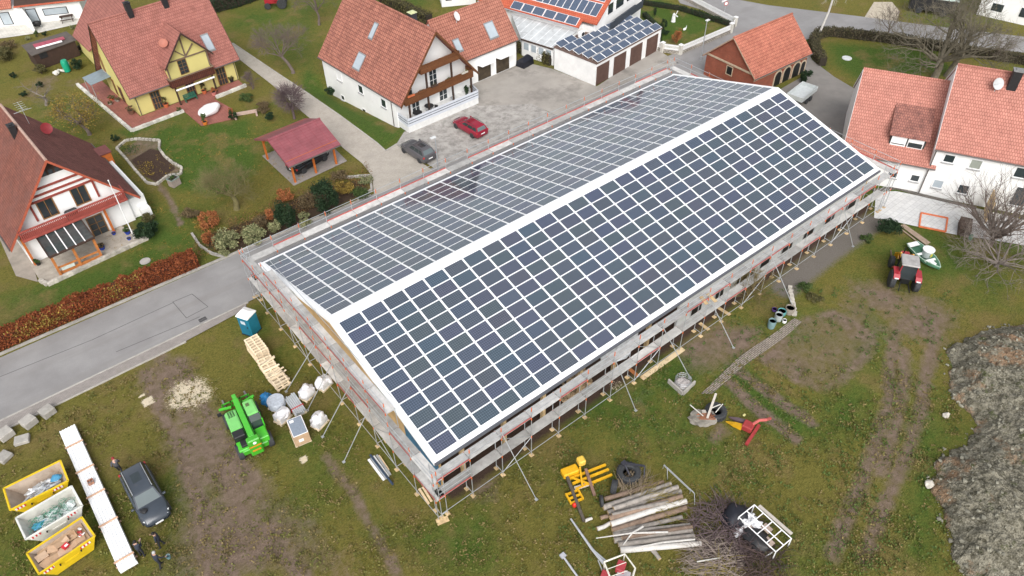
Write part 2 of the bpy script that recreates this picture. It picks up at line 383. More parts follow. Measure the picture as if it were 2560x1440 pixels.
def inpoly(pts, soft):
    P = [gx(*p) for p in pts]; ins = np.zeros(GX.shape, bool)
    for (ax, ay), (bx, by) in zip(P, P[1:] + P[:1]):
        c = ((ay > GY) != (by > GY)) & (GX < (bx - ax) * (GY - ay) / (by - ay + 1e-12) + ax); ins ^= c
    d = dline(pts + [pts[0]]); return np.clip(.5 + np.where(ins, d, -d) / soft, 0, 1)
N1 = fbm(GX, GY, .35, 11); N2 = fbm(GX, GY, 1.1, 31); N3 = fbm(GX, GY, .12, 51)
wob = (N2 - .5) * 1.6
def track(pts, wdt, st=1.0): return st * np.clip(1.25 - (dline(pts) + wob * .35) / wdt, 0, 1)
mud = np.zeros(GX.shape)
def addmud(a):
    global mud; mud = np.maximum(mud, a)
brk = np.clip((N1 - .36) * 3.2, 0, 1)
addmud(inpoly([(385, 885), (470, 900), (560, 1050), (640, 1180), (780, 1300), (900, 1440), (400, 1440), (430, 1330), (445, 1180), (370, 1020), (330, 960)], 2.5) * (.55 + .4 * brk))
for q in ([(400, 890), (440, 980), (500, 1110), (580, 1240), (660, 1340), (760, 1440)], [(450, 900), (490, 980), (550, 1090), (640, 1200)], [(360, 930), (400, 1020), (470, 1160), (520, 1280), (580, 1440)], [(455, 1150), (500, 1290), (520, 1440)]): addmud(track(q, .8, .85))
addmud(track([(815, 1140), (850, 1195), (885, 1235), (910, 1285), (960, 1375), (1000, 1440)], .5, .75))
for q in ([(2290, 770), (2240, 830), (2228, 920), (2222, 1010), (2195, 1095), (2155, 1200), (2105, 1330), (2080, 1390)], [(2345, 810), (2318, 930), (2298, 1040), (2268, 1130), (2225, 1230), (2180, 1340), (2160, 1400)], [(2262, 880), (2255, 1000), (2232, 1090), (2200, 1180)]): addmud(track(q, .75, .8))
addmud(inpoly([(2130, 700), (2300, 720), (2420, 770), (2350, 860), (2210, 860), (2100, 790)], 3) * (.3 + .6 * brk))
addmud(inpoly([(2010, 790), (2090, 770), (2200, 830), (2200, 870), (2120, 950), (2070, 985), (1990, 960), (1930, 925), (1890, 900), (1945, 850)], .8) * (.5 + .5 * brk))
for q in ([(1850, 930), (1930, 985), (2030, 1055)], [(1825, 955), (1890, 1020), (1990, 1095)]): addmud(track(q, .62, 1))
addmud(inpoly([(1690, 870), (1800, 800), (1900, 820), (1890, 880), (1790, 930), (1720, 930)], 2) * (.6 + .4 * brk))
addmud(inpoly([(1765, 1095), (1800, 1058), (1828, 1080), (1788, 1108)], .8) * .9)
addmud(inpoly([(1160, 1190), (1250, 1190), (1240, 1250), (1180, 1250)], 1.5) * .7)
addmud(inpoly([(1640, 940), (1560, 1010), (1600, 1040)], 2.) * .4)
addmud(inpoly([(300, 385), (345, 345), (400, 350), (395, 375), (445, 410), (455, 425), (390, 460), (365, 440)], .5) * .7)
addmud(track([(395, 455), (430, 510), (450, 560)], .45, .8))
for q in ([(1960, 720), (2060, 640), (2180, 555)],): grav = np.clip(1.3 - dline(q) / 1.6, 0, 1)
addmud(inpoly([(60, 180), (190, 150), (230, 250), (120, 280), (50, 240)], 3) * .55 * brk)
# bare ground under the scaffold and barn
sh = np.clip(np.minimum(GY + 13.6, 13.8 - GY) / 1.2, 0, 1) * np.clip(np.minimum(GX + .6, 52 - GX) / 1.2, 0, 1)
soil = np.maximum(sh * .9, inpoly([(325, 400), (375, 370), (400, 375), (440, 420), (390, 455), (360, 440)], .5))
soil = np.maximum(soil, inpoly([(500, 590), (640, 540), (780, 470), (920, 440), (925, 480), (800, 545), (640, 615), (560, 640), (510, 620)], 1.2) * .75)
lush = np.clip((N3 - .45) * 3, 0, 1) * .5
for q, k in (([(300, 330), (420, 300), (500, 330), (640, 340), (640, 420), (480, 470), (440, 380), (330, 350)], .8), ([(770, 180), (830, 240), (980, 330), (1020, 320), (960, 365), (760, 215)], 1.), ([(2000, 100), (2030, 95), (2060, 200), (2025, 150)], 1.), ([(1590, 20), (1640, 0), (1800, 50), (1700, 105), (1640, 110)], .9), ([(2070, 110), (2300, 120), (2400, 180), (2150, 200), (2090, 160)], .7),
             ([(1230, 1250), (1000, 1340), (1100, 1440), (1250, 1440)], .5), ([(1600, 960), (1700, 880), (1800, 870), (1700, 1000)], .7), ([(1830, 900), (1900, 960), (2050, 1080), (1950, 1080), (1800, 950)], .9), ([(2100, 1000), (2230, 830), (2180, 780), (2080, 980)], .5), ([(200, 330), (350, 620), (600, 640), (430, 560)], .6), ([(330, 330), (620, 300), (640, 420), (560, 480), (450, 470)], .85), ([(0, 740), (300, 640), (400, 600), (500, 620), (300, 720), (0, 850)], .55), ([(560, 20), (800, 0), (790, 180), (690, 160)], .35), ([(1500, 1000), (1750, 1000), (1900, 1200), (1700, 1180)], .4), ([(2300, 1000), (2360, 1050), (2330, 1400), (2260, 1400)], .6), ([(2050, 1000), (2200, 900), (2180, 1060), (2060, 1120)], .5), ([(560, 760), (700, 760), (760, 950), (640, 940)], .3)):
    lush = np.maximum(lush, inpoly(q, 3) * k)
dry = np.clip((fbm(GX, GY, .5, 77) - .42) * 3.2, 0, 1)
saw = np.clip(1.05 - np.hypot(GX - gx(470, 985)[0], (GY - gx(470, 985)[1])) / 2.5 + (N2 - .5) * .5, 0, 1)
for (u, v, r) in ((370, 1005, .45), (352, 988, .28), (760, 1148, .3), (1540, 965, .6)): saw = np.maximum(saw, (np.hypot(GX - gx(u, v)[0], GY - gx(u, v)[1]) + wob * .3 < r) * (.8 if u != 1540 else .4))
gz = -.012 - .05 * N2 - .05 * mud * (fbm(GX, GY, 1.7, 91) ) ; 
_a = R(93.76); _lx = (GX - 29.4) * math.cos(_a) + (GY - 29.4) * math.sin(_a); _ly = -(GX - 29.4) * math.sin(_a) + (GY - 29.4) * math.cos(_a)
gz = gz - np.interp(_lx, [1.0, 2.2, 15.5, 19], [0, .3, 1.45, 0]) * np.interp(_ly, [2, 4.5, 5.6, 8.6], [0, 1, 1, 0]) # the lawn falls towards the white house
me = bpy.data.meshes.new('ground'); V = np.stack([GX, GY, gz], 2).reshape(-1, 3)
me.vertices.add(len(V)); me.vertices.foreach_set('co', V.ravel())
I = (np.arange(ny - 1)[:, None] * nx + np.arange(nx - 1)[None, :]).ravel(); Q = np.stack([I, I + 1, I + nx + 1, I + nx], 1)
me.loops.add(Q.size); me.loops.foreach_set('vertex_index', Q.ravel()); me.polygons.add(len(Q)); me.polygons.foreach_set('loop_start', np.arange(0, Q.size, 4)); me.polygons.foreach_set('loop_total', np.full(len(Q), 4)); me.update(calc_edges=True)
me.polygons.foreach_set('use_smooth', np.ones(len(Q), bool))
for nm, ch in (('cover', (mud, lush, dry)), ('loose', (soil, saw, grav))):
    at = me.color_attributes.new(nm, 'FLOAT_COLOR', 'POINT'); at.data.foreach_set('color', np.stack([c.ravel() for c in ch] + [np.ones(GX.size)], 1).astype(np.float32).ravel())
m, n, b = newmat('field_ground'); P = wpos(n)
A = nd(n, 'Attribute'); A.attribute_name = 'cover'; B = nd(n, 'Attribute'); B.attribute_name = 'loose'
sa = nd(n, 'SeparateColor'); n.links.new(A.outputs['Color'], sa.inputs[0]); sb = nd(n, 'SeparateColor'); n.links.new(B.outputs['Color'], sb.inputs[0])
fine = nse(n, P, 9, 6, .75); mid = nse(n, P, 1.7, 6, .7); vf = nse(n, P, 26, 3, .75); big = nse(n, P, .42, 5, .65)
mp = nd(n, 'Mapping'); mp.inputs['Scale'].default_value = (1., 4.5, 1); mp.inputs['Rotation'].default_value = (0, 0, .9); n.links.new(P, mp.inputs[0]); stk = nse(n, mp.outputs[0], 3.2, 5, .75)
tone = mth(n, 'ADD', mth(n, 'MULTIPLY', fine, .5), mth(n, 'MULTIPLY', stk, .5)); T = mrange(n, tone, .36, .64)
g = mixc(n, T, (.068, .066, .010), (.245, .215, .055))
g = mixc(n, mrange(n, mth(n, 'ADD', mth(n, 'MULTIPLY', sa.outputs[1], 1.1), mth(n, 'SUBTRACT', mid, .5)), .05, .6), g, mixc(n, T, (.026, .058, .008), (.115, .175, .032)))
g = mixc(n, mth(n, 'MULTIPLY', mrange(n, mth(n, 'ADD', mth(n, 'MULTIPLY', sa.outputs[2], .55), mth(n, 'SUBTRACT', mid, .5)), .22, .62), .75), g, mixc(n, T, (.10, .072, .022), (.30, .225, .092)))
g = mixc(n, mrange(n, mid, .60, .74, 0, .45), g, (.034, .040, .008))
md = mixc(n, mrange(n, mth(n, 'ADD', mth(n, 'MULTIPLY', vf, .5), mth(n, 'MULTIPLY', mid, .5)), .35, .65), (.125, .088, .066), (.29, .215, .165))
nm = mth(n, 'ADD', mth(n, 'MULTIPLY', mth(n, 'SUBTRACT', fine, .5), .9), mth(n, 'ADD', mth(n, 'MULTIPLY', mth(n, 'SUBTRACT', mid, .5), .85), mth(n, 'MULTIPLY', mth(n, 'SUBTRACT', stk, .5), .6)))
g = mixc(n, mrange(n, mth(n, 'ADD', sa.outputs[0], nm), .22, .85), g, md)
g = mixc(n, mrange(n, mth(n, 'ADD', sb.outputs[0], mth(n, 'MULTIPLY', mth(n, 'SUBTRACT', fine, .5), .9)), .35, .75), g, mixc(n, mrange(n, vf, .35, .65), (.035, .022, .017), (.11, .072, .055)))
g = mixc(n, mrange(n, mth(n, 'ADD', sb.outputs[2], mth(n, 'MULTIPLY', mth(n, 'SUBTRACT', fine, .5), 1.2)), .4, .8), g, mixc(n, mrange(n, vf, .35, .65), (.11, .098, .085), (.25, .225, .20)))
g = mixc(n, mrange(n, mth(n, 'ADD', sb.outputs[1], mth(n, 'MULTIPLY', mth(n, 'SUBTRACT', tone, .5), 2.6)), .42, .62), g, (.74, .64, .48))
n.links.new(g, b.inputs['Base Color']); b.inputs['Roughness'].default_value = .95; b.inputs['Specular IOR Level'].default_value = .15
bump(n, b, mth(n, 'ADD', tone, mth(n, 'MULTIPLY', vf, .4)), 1.0, .16)
me.materials.append(m); tag(link('ground', me), kind='structure')
# ================================================================== roads and paving
m, n, b = newmat('asphalt'); P = wpos(n)
c = mixc(n, mrange(n, nse(n, P, .35, 5, .6), .35, .65), (.235, .225, .222), (.30, .29, .285)); c = mixc(n, mrange(n, nse(n, P, 40, 2), .4, .6, 0, .35), c, (.16, .155, .155))
mp = nd(n, 'Mapping'); mp.inputs['Scale'].default_value = (.05, .9, 1); n.links.new(P, mp.inputs[0])
c = mixc(n, mrange(n, nse(n, mp.outputs[0], 1., 4, .6), .5, .7, 0, .4), c, (.20, .185, .175))
n.links.new(c, b.inputs['Base Color']); b.inputs['Roughness'].default_value = .62; ASPH = m
YARD = mat('worn_yard_surface', (.33, .305, .275), .75, .16, .3, dirt=((.17, .155, .14), .22, .50))
OLDW = mat('mottled_pale_slabs', (.38, .36, .335), .85, .18, .8, dirt=((.23, .215, .20), 1.3, .44))
def sheet(name, pts, z, mt, px=True):
    P = [gx(*p) if px else p for p in pts]; b = MB(); b.add([(x, y, z) for x, y in P], [tuple(range(len(P)))]); o = b.build(name, mt)
    if o.data.polygons[0].normal.z < 0: o.data.flip_normals()
    return tag(o, kind='structure')
def kerb(name, pts, wd=.14, h=.1, mt=None, px=True, z0=-.05):
    P = [gx(*p) if px else p for p in pts]; b = MB()
    for a, c in zip(P[:-1], P[1:]): b.bar((a[0], a[1], (h + z0) / 2), (c[0], c[1], (h + z0) / 2), wd, h - z0)
    return tag(b.build(name, mt or CONC), kind='structure')
sheet('road', [(-60, 14.45), (50, 14.45), (56, 15.2), (60, 14.2), (64, 15.5), (70, 19), (74, 23), (70, 22.6), (60, 22.4), (48, 21.6), (20, 21.05), (-60, 21.75)], .008, ASPH, False)
sheet('street', [(1660, -60), (1830, -30), (1850, 0), (1920, 13), (2157, 42), (2270, 57), (2560, 92), (2800, 125), (2800, 160), (2560, 132), (2300, 104), (2195, 90), (2075, 84), (2012, 100), (1990, 60), (1900, 75), (1800, 140), (1690, 160), (1700, 135), (1832, 72), (1836, 50), (1700, 8)], .016, ASPH)
sheet('driveway', [(2008, 100), (2030, 150), (2085, 192), (2150, 230), (2170, 260), (2110, 345), (2000, 300), (1960, 240), (1930, 235), (2018, 185), (1990, 120)], .024, mat('drive_asphalt', (.21, .195, .18), .8, .12, .6))
sheet('pavement', [(-60, 13.2), (-16, 13.3), (-8, 13.35), (-2.5, 13.7), (-2.2, 14.3), (-60, 14.3)], .05, PAVE2, False)
kerb('kerb', [(-60, 14.38), (-2, 14.38)], .15, .07, CONC, False)
kerb('kerb', [(-60, 13.15), (-16, 13.25), (-8, 13.3)], .08, .08, CONC, False)
kerb('kerb', [(-60, 21.8), (-20, 21.75), (2, 21.35), (8.7, 21.15)], .2, .14, CONC, False)
kerb('kerb', [(8.7, 21.15), (14.5, 21.1)], .12, .10, CONC, False)
sheet('paved_lane', [(936, 490), (930, 440), (905, 408), (860, 372), (800, 318), (735, 262), (680, 212), (600, 150), (560, 118), (470, 40), (500, 20), (582, 110), (640, 148), (692, 183), (772, 236), (850, 290), (942, 358), (965, 378), (990, 362), (1080, 425), (1062, 432)], .020, PAVE)
kerb('kerb', [(582, 108), (640, 147), (692, 182), (772, 235), (850, 289), (942, 357), (964, 377), (992, 360)], .12, .06)
sheet('carport_floor', [(655, 390), (735, 465), (868, 403), (795, 330)], .030, PAVE2)
sheet('parking_pad', [(990, 362), (1010, 330), (1190, 262), (1330, 258), (1390, 290), (1092, 424)], .012, OLDW)
sheet('yard', [(1195, 265), (1175, 205), (1195, 200), (1286, 167), (1330, 160), (1380, 172), (1492, 216), (1636, 122), (1650, 128), (1700, 160), (1640, 175), (1395, 290), (1330, 260)], .016, YARD)
# brick garden path and the slab yard of the white houses
sheet('brick_path', [(1752, 985), (1850, 890), (1940, 830), (1985, 795), (2005, 805), (1960, 845), (1860, 915), (1780, 985)], .012, tile('narrow_brick_path', (.33, .28, .235), (.28, .24, .20), (.13, .11, .09), .45, .14, .035, .5, .9, .5))
sheet('slab_yard', [(2190, 480), (2240, 478), (2300, 490), (2460, 525), (2600, 560), (2600, 620), (2480, 600), (2380, 585), (2240, 555), (2185, 545)], .012, SLABS)
kerb('slab_edge', [(2182, 478), (2240, 470), (2300, 488), (2440, 522)], .35, .12, tile('gravel_edge', (.3, .28, .25), (.22, .2, .18), (.1, .09, .08), .12, .1, .03))
sheet('gravel_patch', [(2160, 45), (2185, 5), (2230, 5), (2250, 30), (2240, 55)], .014, mat('pale_gravel', (.44, .385, .30), .9, .2, 2))
# road patch seams, drain
b = MB()
for q in ([(432, 755), (480, 735), (520, 767), (466, 795), (432, 755)], [(0, 942), (230, 850), (432, 757)], [(290, 880), (420, 826), (500, 792)]):
    P = [gx(*p) for p in q]
    for a, c in zip(P[:-1], P[1:]): b.bar((*a, .010), (*c, .010), .05, .006)
struct(b, 'road_seam', mat('tar_seam', (.09, .085, .085), .8, .2))
x, y = gx(507, 799); t = thing('drain_grate', 'dark iron drain grate set in the road edge near the blue toilet', 'drain', (x, y, .012))
b = MB(); b.box(-.32, -.2, 0, .32, -.16, .02).box(-.32, .16, 0, .32, .2, .02)
for i in range(8): b.box(-.32 + i * .085, -.16, 0, -.28 + i * .085, .16, .018)
b.build('grate', BLACK, t)
# ================================================================== barn
SP = R(15.39); CS, SN = math.cos(SP), math.sin(SP)
def roofp(x, t, side, h=0.):     # side -1 = towards the field, +1 = towards the road; h above the panel plane
    return Vector((x, side * (t * CS + h * SN), 8.0 - t * SN + h * CS))
barn = thing('barn', 'long new barn with a white roof covered in solar panels', 'barn')
X0, X1 = -.42, 50.42; TR, TL = 12.85, 13.85
b = MB()
for side, T in ((-1, TR), (1, TL)):
    q = [roofp(X0, 0, side, -.07), roofp(X0, T, side, -.07), roofp(X1, T, side, -.07), roofp(X1, 0, side, -.07)]
    b.ext(q, Vector((0, 0, -.16)))
roof = b.build('roof', WMETAL, barn)
b = MB()
for side in (-1, 1): b.ext([roofp(X0 - .01, 0, side, -.055), roofp(X0 - .01, .36, side, -.055), roofp(X1 + .01, .36, side, -.055), roofp(X1 + .01, 0, side, -.055)], (0, 0, .05))
for i in range(168): x = X0 + .15 + i * .3; b.ext([roofp(x, .36, 1, -.05), roofp(x, .42, 1, -.05), roofp(x + .17, .42, 1, -.05), roofp(x + .17, .36, 1, -.05)], (0, 0, .03))
b.build('ridge_cap', WMETAL, roof)
for side, T in ((-1, TR), (1, TL)):
    for x in (X0 - .03, X1 - .27):
        b = MB(); b.ext([roofp(x, .0, side, -.045), roofp(x, T + .02, side, -.045), roofp(x + .3, T + .02, side, -.045), roofp(x + .3, .0, side, -.045)], (0, 0, .035))
        xx = x - .004 if x < 5 else x + .27
        b.ext([roofp(xx, 0, side, -.05), roofp(xx, T, side, -.05), roofp(xx + .03, T, side, -.05), roofp(xx + .03, 0, side, -.05)], (0, 0, -.30))
        b.build('verge_trim', WMETAL, barn)
    b = MB(); b.bar(roofp(X0, T + .1, side, -.17), roofp(X1, T + .1, side, -.17), .2, .16); b.build('gutter', mat('anthracite_metal', (.10, .105, .12), .5, .1), barn)
# solar modules: glass with a fine cell grid
m, n, bb = newmat('solar_glass'); U = uvo(n)
x = nd(n, 'TexBrick', Scale=1.0); x.offset = 0.; x.inputs['Color1'].default_value = (.046, .060, .084, 1); x.inputs['Color2'].default_value = (.052, .065, .088, 1); x.inputs['Mortar'].default_value = (.16, .19, .245, 1)
x.inputs['Mortar Size'].default_value = .008; x.inputs['Brick Width'].default_value = .163; x.inputs['Row Height'].default_value = .165; x.inputs['Mortar Smooth'].default_value = .2
n.links.new(U, x.inputs['Vector'])
oi = mth(n, 'ADD', n.nodes.new('ShaderNodeNewGeometry').outputs['Random Per Island'], n.nodes.new('ShaderNodeObjectInfo').outputs['Random'])
cx = nd(n, 'CombineColor')
for i, (a, z) in enumerate(((.90, 1.06), (.92, 1.05), (.90, 1.10))): n.links.new(mrange(n, mth(n, 'FRACT', mth(n, 'MULTIPLY', oi, 7.3 + 3 * i)), 0, 1, a, z), cx.inputs[i])
c = mixc(n, 1., x.outputs[0], (1, 1, 1), 'MULTIPLY'); n.links.new(cx.outputs[0], n.nodes[-1].inputs[7]); n.links.new(c, bb.inputs['Base Color'])
bb.inputs['Roughness'].default_value = .07; bb.inputs['Specular IOR Level'].default_value = .62; PVG = m
PITCHX = 50.16 / 28; PITCHT = 1.085; mods = []
for side, t0, nr in ((-1, .65, 11), (1, .41, 12)):
    for i in range(28):
        for j in range(nr):
            xa, ta = i * PITCHX, t0 + j * PITCHT
            q = [pix(roofp(xx, tt, side)) for xx, tt in ((xa, ta), (xa + 1.63, ta), (xa + 1.63, ta + .99), (xa, ta + .99))]
            ar = abs(sum(q[k][0] * q[k - 1][1] - q[k - 1][0] * q[k][1] for k in range(4))) / 2
            mods.append((ar, side, xa, ta))
mods.sort(reverse=True)
def module_bm(b, side, xa, ta):
    f = lambda x0, x1, a, c, h, m, th: b.ext([roofp(x0, a, side, h), roofp(x0, c, side, h), roofp(x1, c, side, h), roofp(x1, a, side, h)], (0, 0, th), m)
    f(xa - .035, xa + 1.665, ta - .03, ta + 1.02, -.030, 0, .028)
    o = len(b.v); b.add([roofp(xa, ta, side, .001), roofp(xa, ta + .99, side, .001), roofp(xa + 1.63, ta + .99, side, .001), roofp(xa + 1.63, ta, side, .001)], [(0, 1, 2, 3)], 1)
PVF = mat('module_frame', (.86, .87, .88), .45, .04, 2)
def module_uv(o):                                    # cell grid runs from each module's own corner
    me = o.data; uv = me.uv_layers[0].data
    for p in me.polygons:
        if p.material_index == 1:
            vs = [me.vertices[me.loops[l].vertex_index].co for l in p.loop_indices]; x0 = min(v.x for v in vs); z1 = max(v.z for v in vs)
            for l in p.loop_indices:
                v = me.vertices[me.loops[l].vertex_index].co; uv[l].uv = (v.x - x0, (z1 - v.z) / SN)
for ar, side, xa, ta in mods[:100]:
    b = MB(); module_bm(b, side, xa, ta); module_uv(b.build('solar_panel', [PVF, PVG], barn))
b = MB()
for ar, side, xa, ta in mods[100:]: module_bm(b, side, xa, ta)
o = b.build('solar_panel_field', [PVF, PVG], barn); o['kind'] = 'stuff'; module_uv(o)
# walls
OSB = mat('ochre_boarding', (.60, .40, .19), .8, .15, 1.2)
NET = tile('blue_safety_net', (.03, .10, .20), (.02, .07, .16), (.10, .25, .36), .1, .1, .02, 0, .8, .2)
def gabw(x, mt, name, z0=0.):
    yr, yl = -11.9, 12.7; zr = lambda y: 8 - abs(y) / CS * SN - .30
    b = MB(); b.ext([(x, yr, z0), (x, yl, z0), (x, yl, zr(yl)), (x, 0, zr(0)), (x, yr, zr(yr))], (.2, 0, 0)); return b.build(name, mt, barn)
gabw(.1, OSB, 'gable_wall'); gabw(49.7, OSB, 'gable_wall')
b = MB(); b.ext([(.02, -11.95, 1.0), (.02, -8, 1.0), (.02, -8, 5.4), (.02, -11.95, 4.35)], (.06, 0, 0)); b.build('safety_net', NET, barn)
b = MB(); b.box(.3, 12.45, 0, 49.7, 12.65, 4.2); b.build('wall', WHITE, barn)
wl = MB(); wl.box(23.5, -11.9, 0, 49.7, -11.7, 4.38); wall = wl.build('wall', mat('pale_grey_render', (.60, .61, .60), .85, .08, .7), barn)
for xx, wd, z0, z1 in ((25.2, 1.2, 1.0, 2.0), (28.2, 1.0, 0, 2.1), (31, 1.4, 1.1, 2.1), (34.2, 1.4, 1.1, 2.1), (37.3, 1.4, 1.1, 2.1), (40.5, 1.4, 1.1, 2.1), (43.8, 1.4, 1.1, 2.1), (47.2, 1.5, 0, 2.4)):
    b = MB(); b.box(xx - .08, -11.96, z0 - .06, xx + wd + .08, -11.9, z1 + .08); f = b.build('window' if z0 else 'door', GREYP, barn)
    b = MB(); b.box(xx, -11.98, z0, xx + wd, -11.93, z1); b.build('pane', DARK, f)
for xx in (2.0, 5.6, 9.2, 12.8, 16.4, 20):
    b = MB(); b.box(xx - .14, -12.0, 0, xx + .14, -11.72, 4.1); b.build('post', BOARDW, barn)
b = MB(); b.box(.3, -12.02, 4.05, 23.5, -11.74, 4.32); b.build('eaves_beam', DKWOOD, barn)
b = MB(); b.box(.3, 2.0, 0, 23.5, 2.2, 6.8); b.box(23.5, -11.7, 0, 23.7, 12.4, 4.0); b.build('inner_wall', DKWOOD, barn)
b = MB(); b.ext([(14.5, -12.05, 4.2), (18.6, -12.05, 4.2), (18.4, -12.2, 2.7), (17.2, -12.4, 1.9), (15.6, -12.25, 2.3), (14.7, -12.1, 3.0)], (0, .05, 0))
tag(b.build('plastic_sheet', mat('silver_film', (.55, .57, .60), .3, .35, 2.5, .8, 6)), 'crumpled silver plastic sheet hanging in the open barn side', 'plastic sheet')
b = MB()
for i in range(40): b.tube([(11.5 + random.random() * 3.2, -11.6 - random.random() * .3, .15 + .28 * (i // 9)), (11.6 + random.random() * 3, -10.6, .18 + .28 * (i // 9))], .13, 6)
o = b.build('firewood_stack', mat('split_firewood', (.36, .26, .16), .9, .4, 5, island=.3)); tag(o, 'split firewood stacked inside the open side of the barn', 'firewood', kind='stuff')
# ================================================================== scaffolds
def scaffold(label, x, y, rz, out, nb, L, props=(), low=True, third=None):
    t = thing('scaffold', label, 'scaffold', (x, y), rz); W = .73 * out; ZL, ZU = 2.25, 4.25
    rd = random.Random(x * 7 + y)
    fb = MB()
    for o, top in ((0, ZU + .05), (W, 5.45)):
        fb.tube([(0, o, .06), (0, o, top)], .03, 6)
        for z in (ZL - .1, ZU - .1): fb.tube([(0, o, z - .12), (0, o, z + .12)], .042, 6, 1)
    fb.tube([(0, W, 4.95), (0, W, 5.4)], .036, 6, 1)
    for z in (.35, ZL - .04, ZU - .04): fb.tube([(0, 0, z), (0, W, z)], .026, 5)
    pb = MB(); pb.box(-.15, -.15, -.02, .15, .15, .035)
    db = MB(); db.box(.03, 0, -.03, L - .03, W, .03)
    for k in (.24, .49): db.box(.05, W * k / .73 - .008, .03, L - .05, W * k / .73 + .008, .036)
    rb = MB(); rb.tube([(0, W, 0), (L, W, 0)], .024, 5)
    tb = MB(); tb.box(.04, W - .014, 0, L - .04, W + .014, .11)
    F = P = D = Ra = T = None
    for i in range(nb + 1):
        if F is None: F = fb.build('upright_frame', [GALV, ORANGEP], t, recalc=False); P = pb.build('base_plate', [BOARDW], t); dup(P, (0, W), parent=t)
        else: dup(F, (i * L, 0), parent=t); dup(P, (i * L, 0), parent=t); dup(P, (i * L, W), parent=t)
        if third and third[0] <= i <= third[1]:
            q = MB(); q.tube([(i * L, 0, ZU), (i * L, 0, 6.3)], .03, 6).tube([(i * L, W, 5.4), (i * L, W, 7.4)], .03, 6).tube([(i * L, W, 7.0), (i * L, W, 7.35)], .036, 6, 1).tube([(i * L, 0, 6.2), (i * L, W, 6.2)], .026, 5).tube([(i * L, W, 6.1), (i * L, W, 6.35)], .042, 6, 1); q.build('upright_frame', [GALV, ORANGEP], t, recalc=False)
        if i == nb: break
        if third and third[0] <= i < third[1]:
            dup(D, (i * L, 0, 6.25), parent=t); dup(T, (i * L, 0, 6.28), parent=t); dup(Ra, (i * L, 0, 6.75), parent=t); dup(Ra, (i * L, 0, 7.3), parent=t); dup(Ra, (i * L, -W, 7.3), parent=t)
        for z in ((ZL, ZU) if low else (ZU,)):
            if D is None: D = db.build('deck', DECK, t, loc=(0, 0, z))
            else: dup(D, (i * L, 0, z), parent=t)
            if T is None: T = tb.build('toe_board', REDP, t, loc=(0, 0, z + .03))
            elif rd.random() < (.75 if z == ZU else .3): dup(T, (i * L, 0, z + .03), parent=t)
        for z in (ZU + .5, ZU + 1.05) + ((ZL + .5, ZL + 1.0) if low and rd.random() < .35 else ()):
            if Ra is None: Ra = rb.build('guard_rail', GALV, t, loc=(0, 0, z), recalc=False)
            else: dup(Ra, (i * L, 0, z), parent=t)
        dup(Ra, (i * L, 0, .45), parent=t)
        if low and i % 5 == 2:
            q = MB(); q.tube([(i * L, W, .3), (i * L + L, W, ZL - .1)], .024, 5).tube([(i * L + L, W, ZL), (i * L, W, ZU - .1)], .024, 5); q.build('diagonal_brace', GALV, t, recalc=False)
    for a, bz in props:                     # long ground props standing outwards
        q = MB(); q.tube([(a[0], W, a[1]), (bz[0], bz[1] * out, .03)], .032, 6); q.cbox((bz[0], bz[1] * out, .03), (.2, .2, .05)); q.build('ground_prop', GALV, t, recalc=False)
    for e in (0, nb * L):
        q = MB()
        for z in (ZU + .5, ZU + 1.05): q.tube([(e, 0, z), (e, W, z)], .024, 5)
        q.tube([(e, 0, ZU), (e, 0, 5.4)], .03, 5); q.build('end_rail', GALV, t, recalc=False)
    return t
scaffold('steel scaffold along the barn eave on the field side', -1.0, -12.72, 0, -1, 20, 2.59, [((5.2, 4.9), (5.7, 3.7)), ((15.6, 4.6), (16.3, 2.7)), ((20.7, 4.4), (21.8, 3.2)), ((25.9, 4.4), (26.9, 3.3)), ((33.7, 4.4), (34.5, 3.5)), ((44, 4.4), (45.4, 2.2))])
scaffold('steel scaffold in front of the barn gable facing the yard', -.55, -13.45, R(90), 1, 11, 2.555, [((7.6, 4.5), (8.05, 3.3)), ((10.2, 4.5), (10.95, 3.4)), ((12.8, 4.5), (13.85, 3.1)), ((15.3, 4.5), (16.55, 3.5))], third=(2, 9))
scaffold('steel scaffold along the barn eave on the road side', -1.0, 13.95, 0, 1, 20, 2.59)
scaffold('steel scaffold at the far gable beside the brick building', 51.2, -13.45, R(90), -1, 11, 2.555, low=False)
# platform sheet and ladder hatch at the near corner, loose boards on the scaffold
def plank(label, u0, v0, u1, v1, w=.28, z=0., z1=None, mt=None, h=.05, name='plank', cat='plank', group=None):
    a = gp(u0, v0, z); c = gp(u1, v1, z if z1 is None else z1); b = MB(); b.bar(a + Vector((0, 0, h / 2)), c + Vector((0, 0, h / 2)), w, h)
    return tag(b.build(name, mt or WOOD), label, cat, group)
plank('long pale plank lying on the grass beside the barn scaffold', 1604, 947, 1708, 872, .42, mt=mat('pale_new_board', (.66, .52, .33), .8, .1, 1.2, dirt=((.50, .31, .15), .5, .48)))
plank('pale board leaning at the foot of the corner scaffold', 1048, 1222, 1072, 1260, .16, 1.0)
plank('second pale board beside the corner scaffold, nearer the barn', 1057, 1218, 1079, 1254, .15, 1.0)
plank('ochre board lying under the corner scaffold feet', 1092, 1308, 1121, 1296, .42, .02, mt=BOARDW)
plank('brown board sticking out of the scaffold above the wrapped film', 1752, 742, 1767, 761, .3, 4.3, mt=BOARDW)
plank('second brown board sticking out of the scaffold, nearer the far end', 1769, 735, 1790, 755, .3, 4.3, mt=BOARDW)
plank('weathered board under the scaffold feet by the bare bush', 1790, 766, 1825, 788, .3, .02, mt=BOARDW)
plank('short board under the scaffold feet right of the leaning prop', 1749, 808, 1772, 825, .3, .02, mt=BOARDW)
plank('orange stained board under the scaffold feet by the long plank', 1570, 920, 1594, 940, .3, .02, mt=mat('rust_board', (.40, .15, .05), .8, .2))
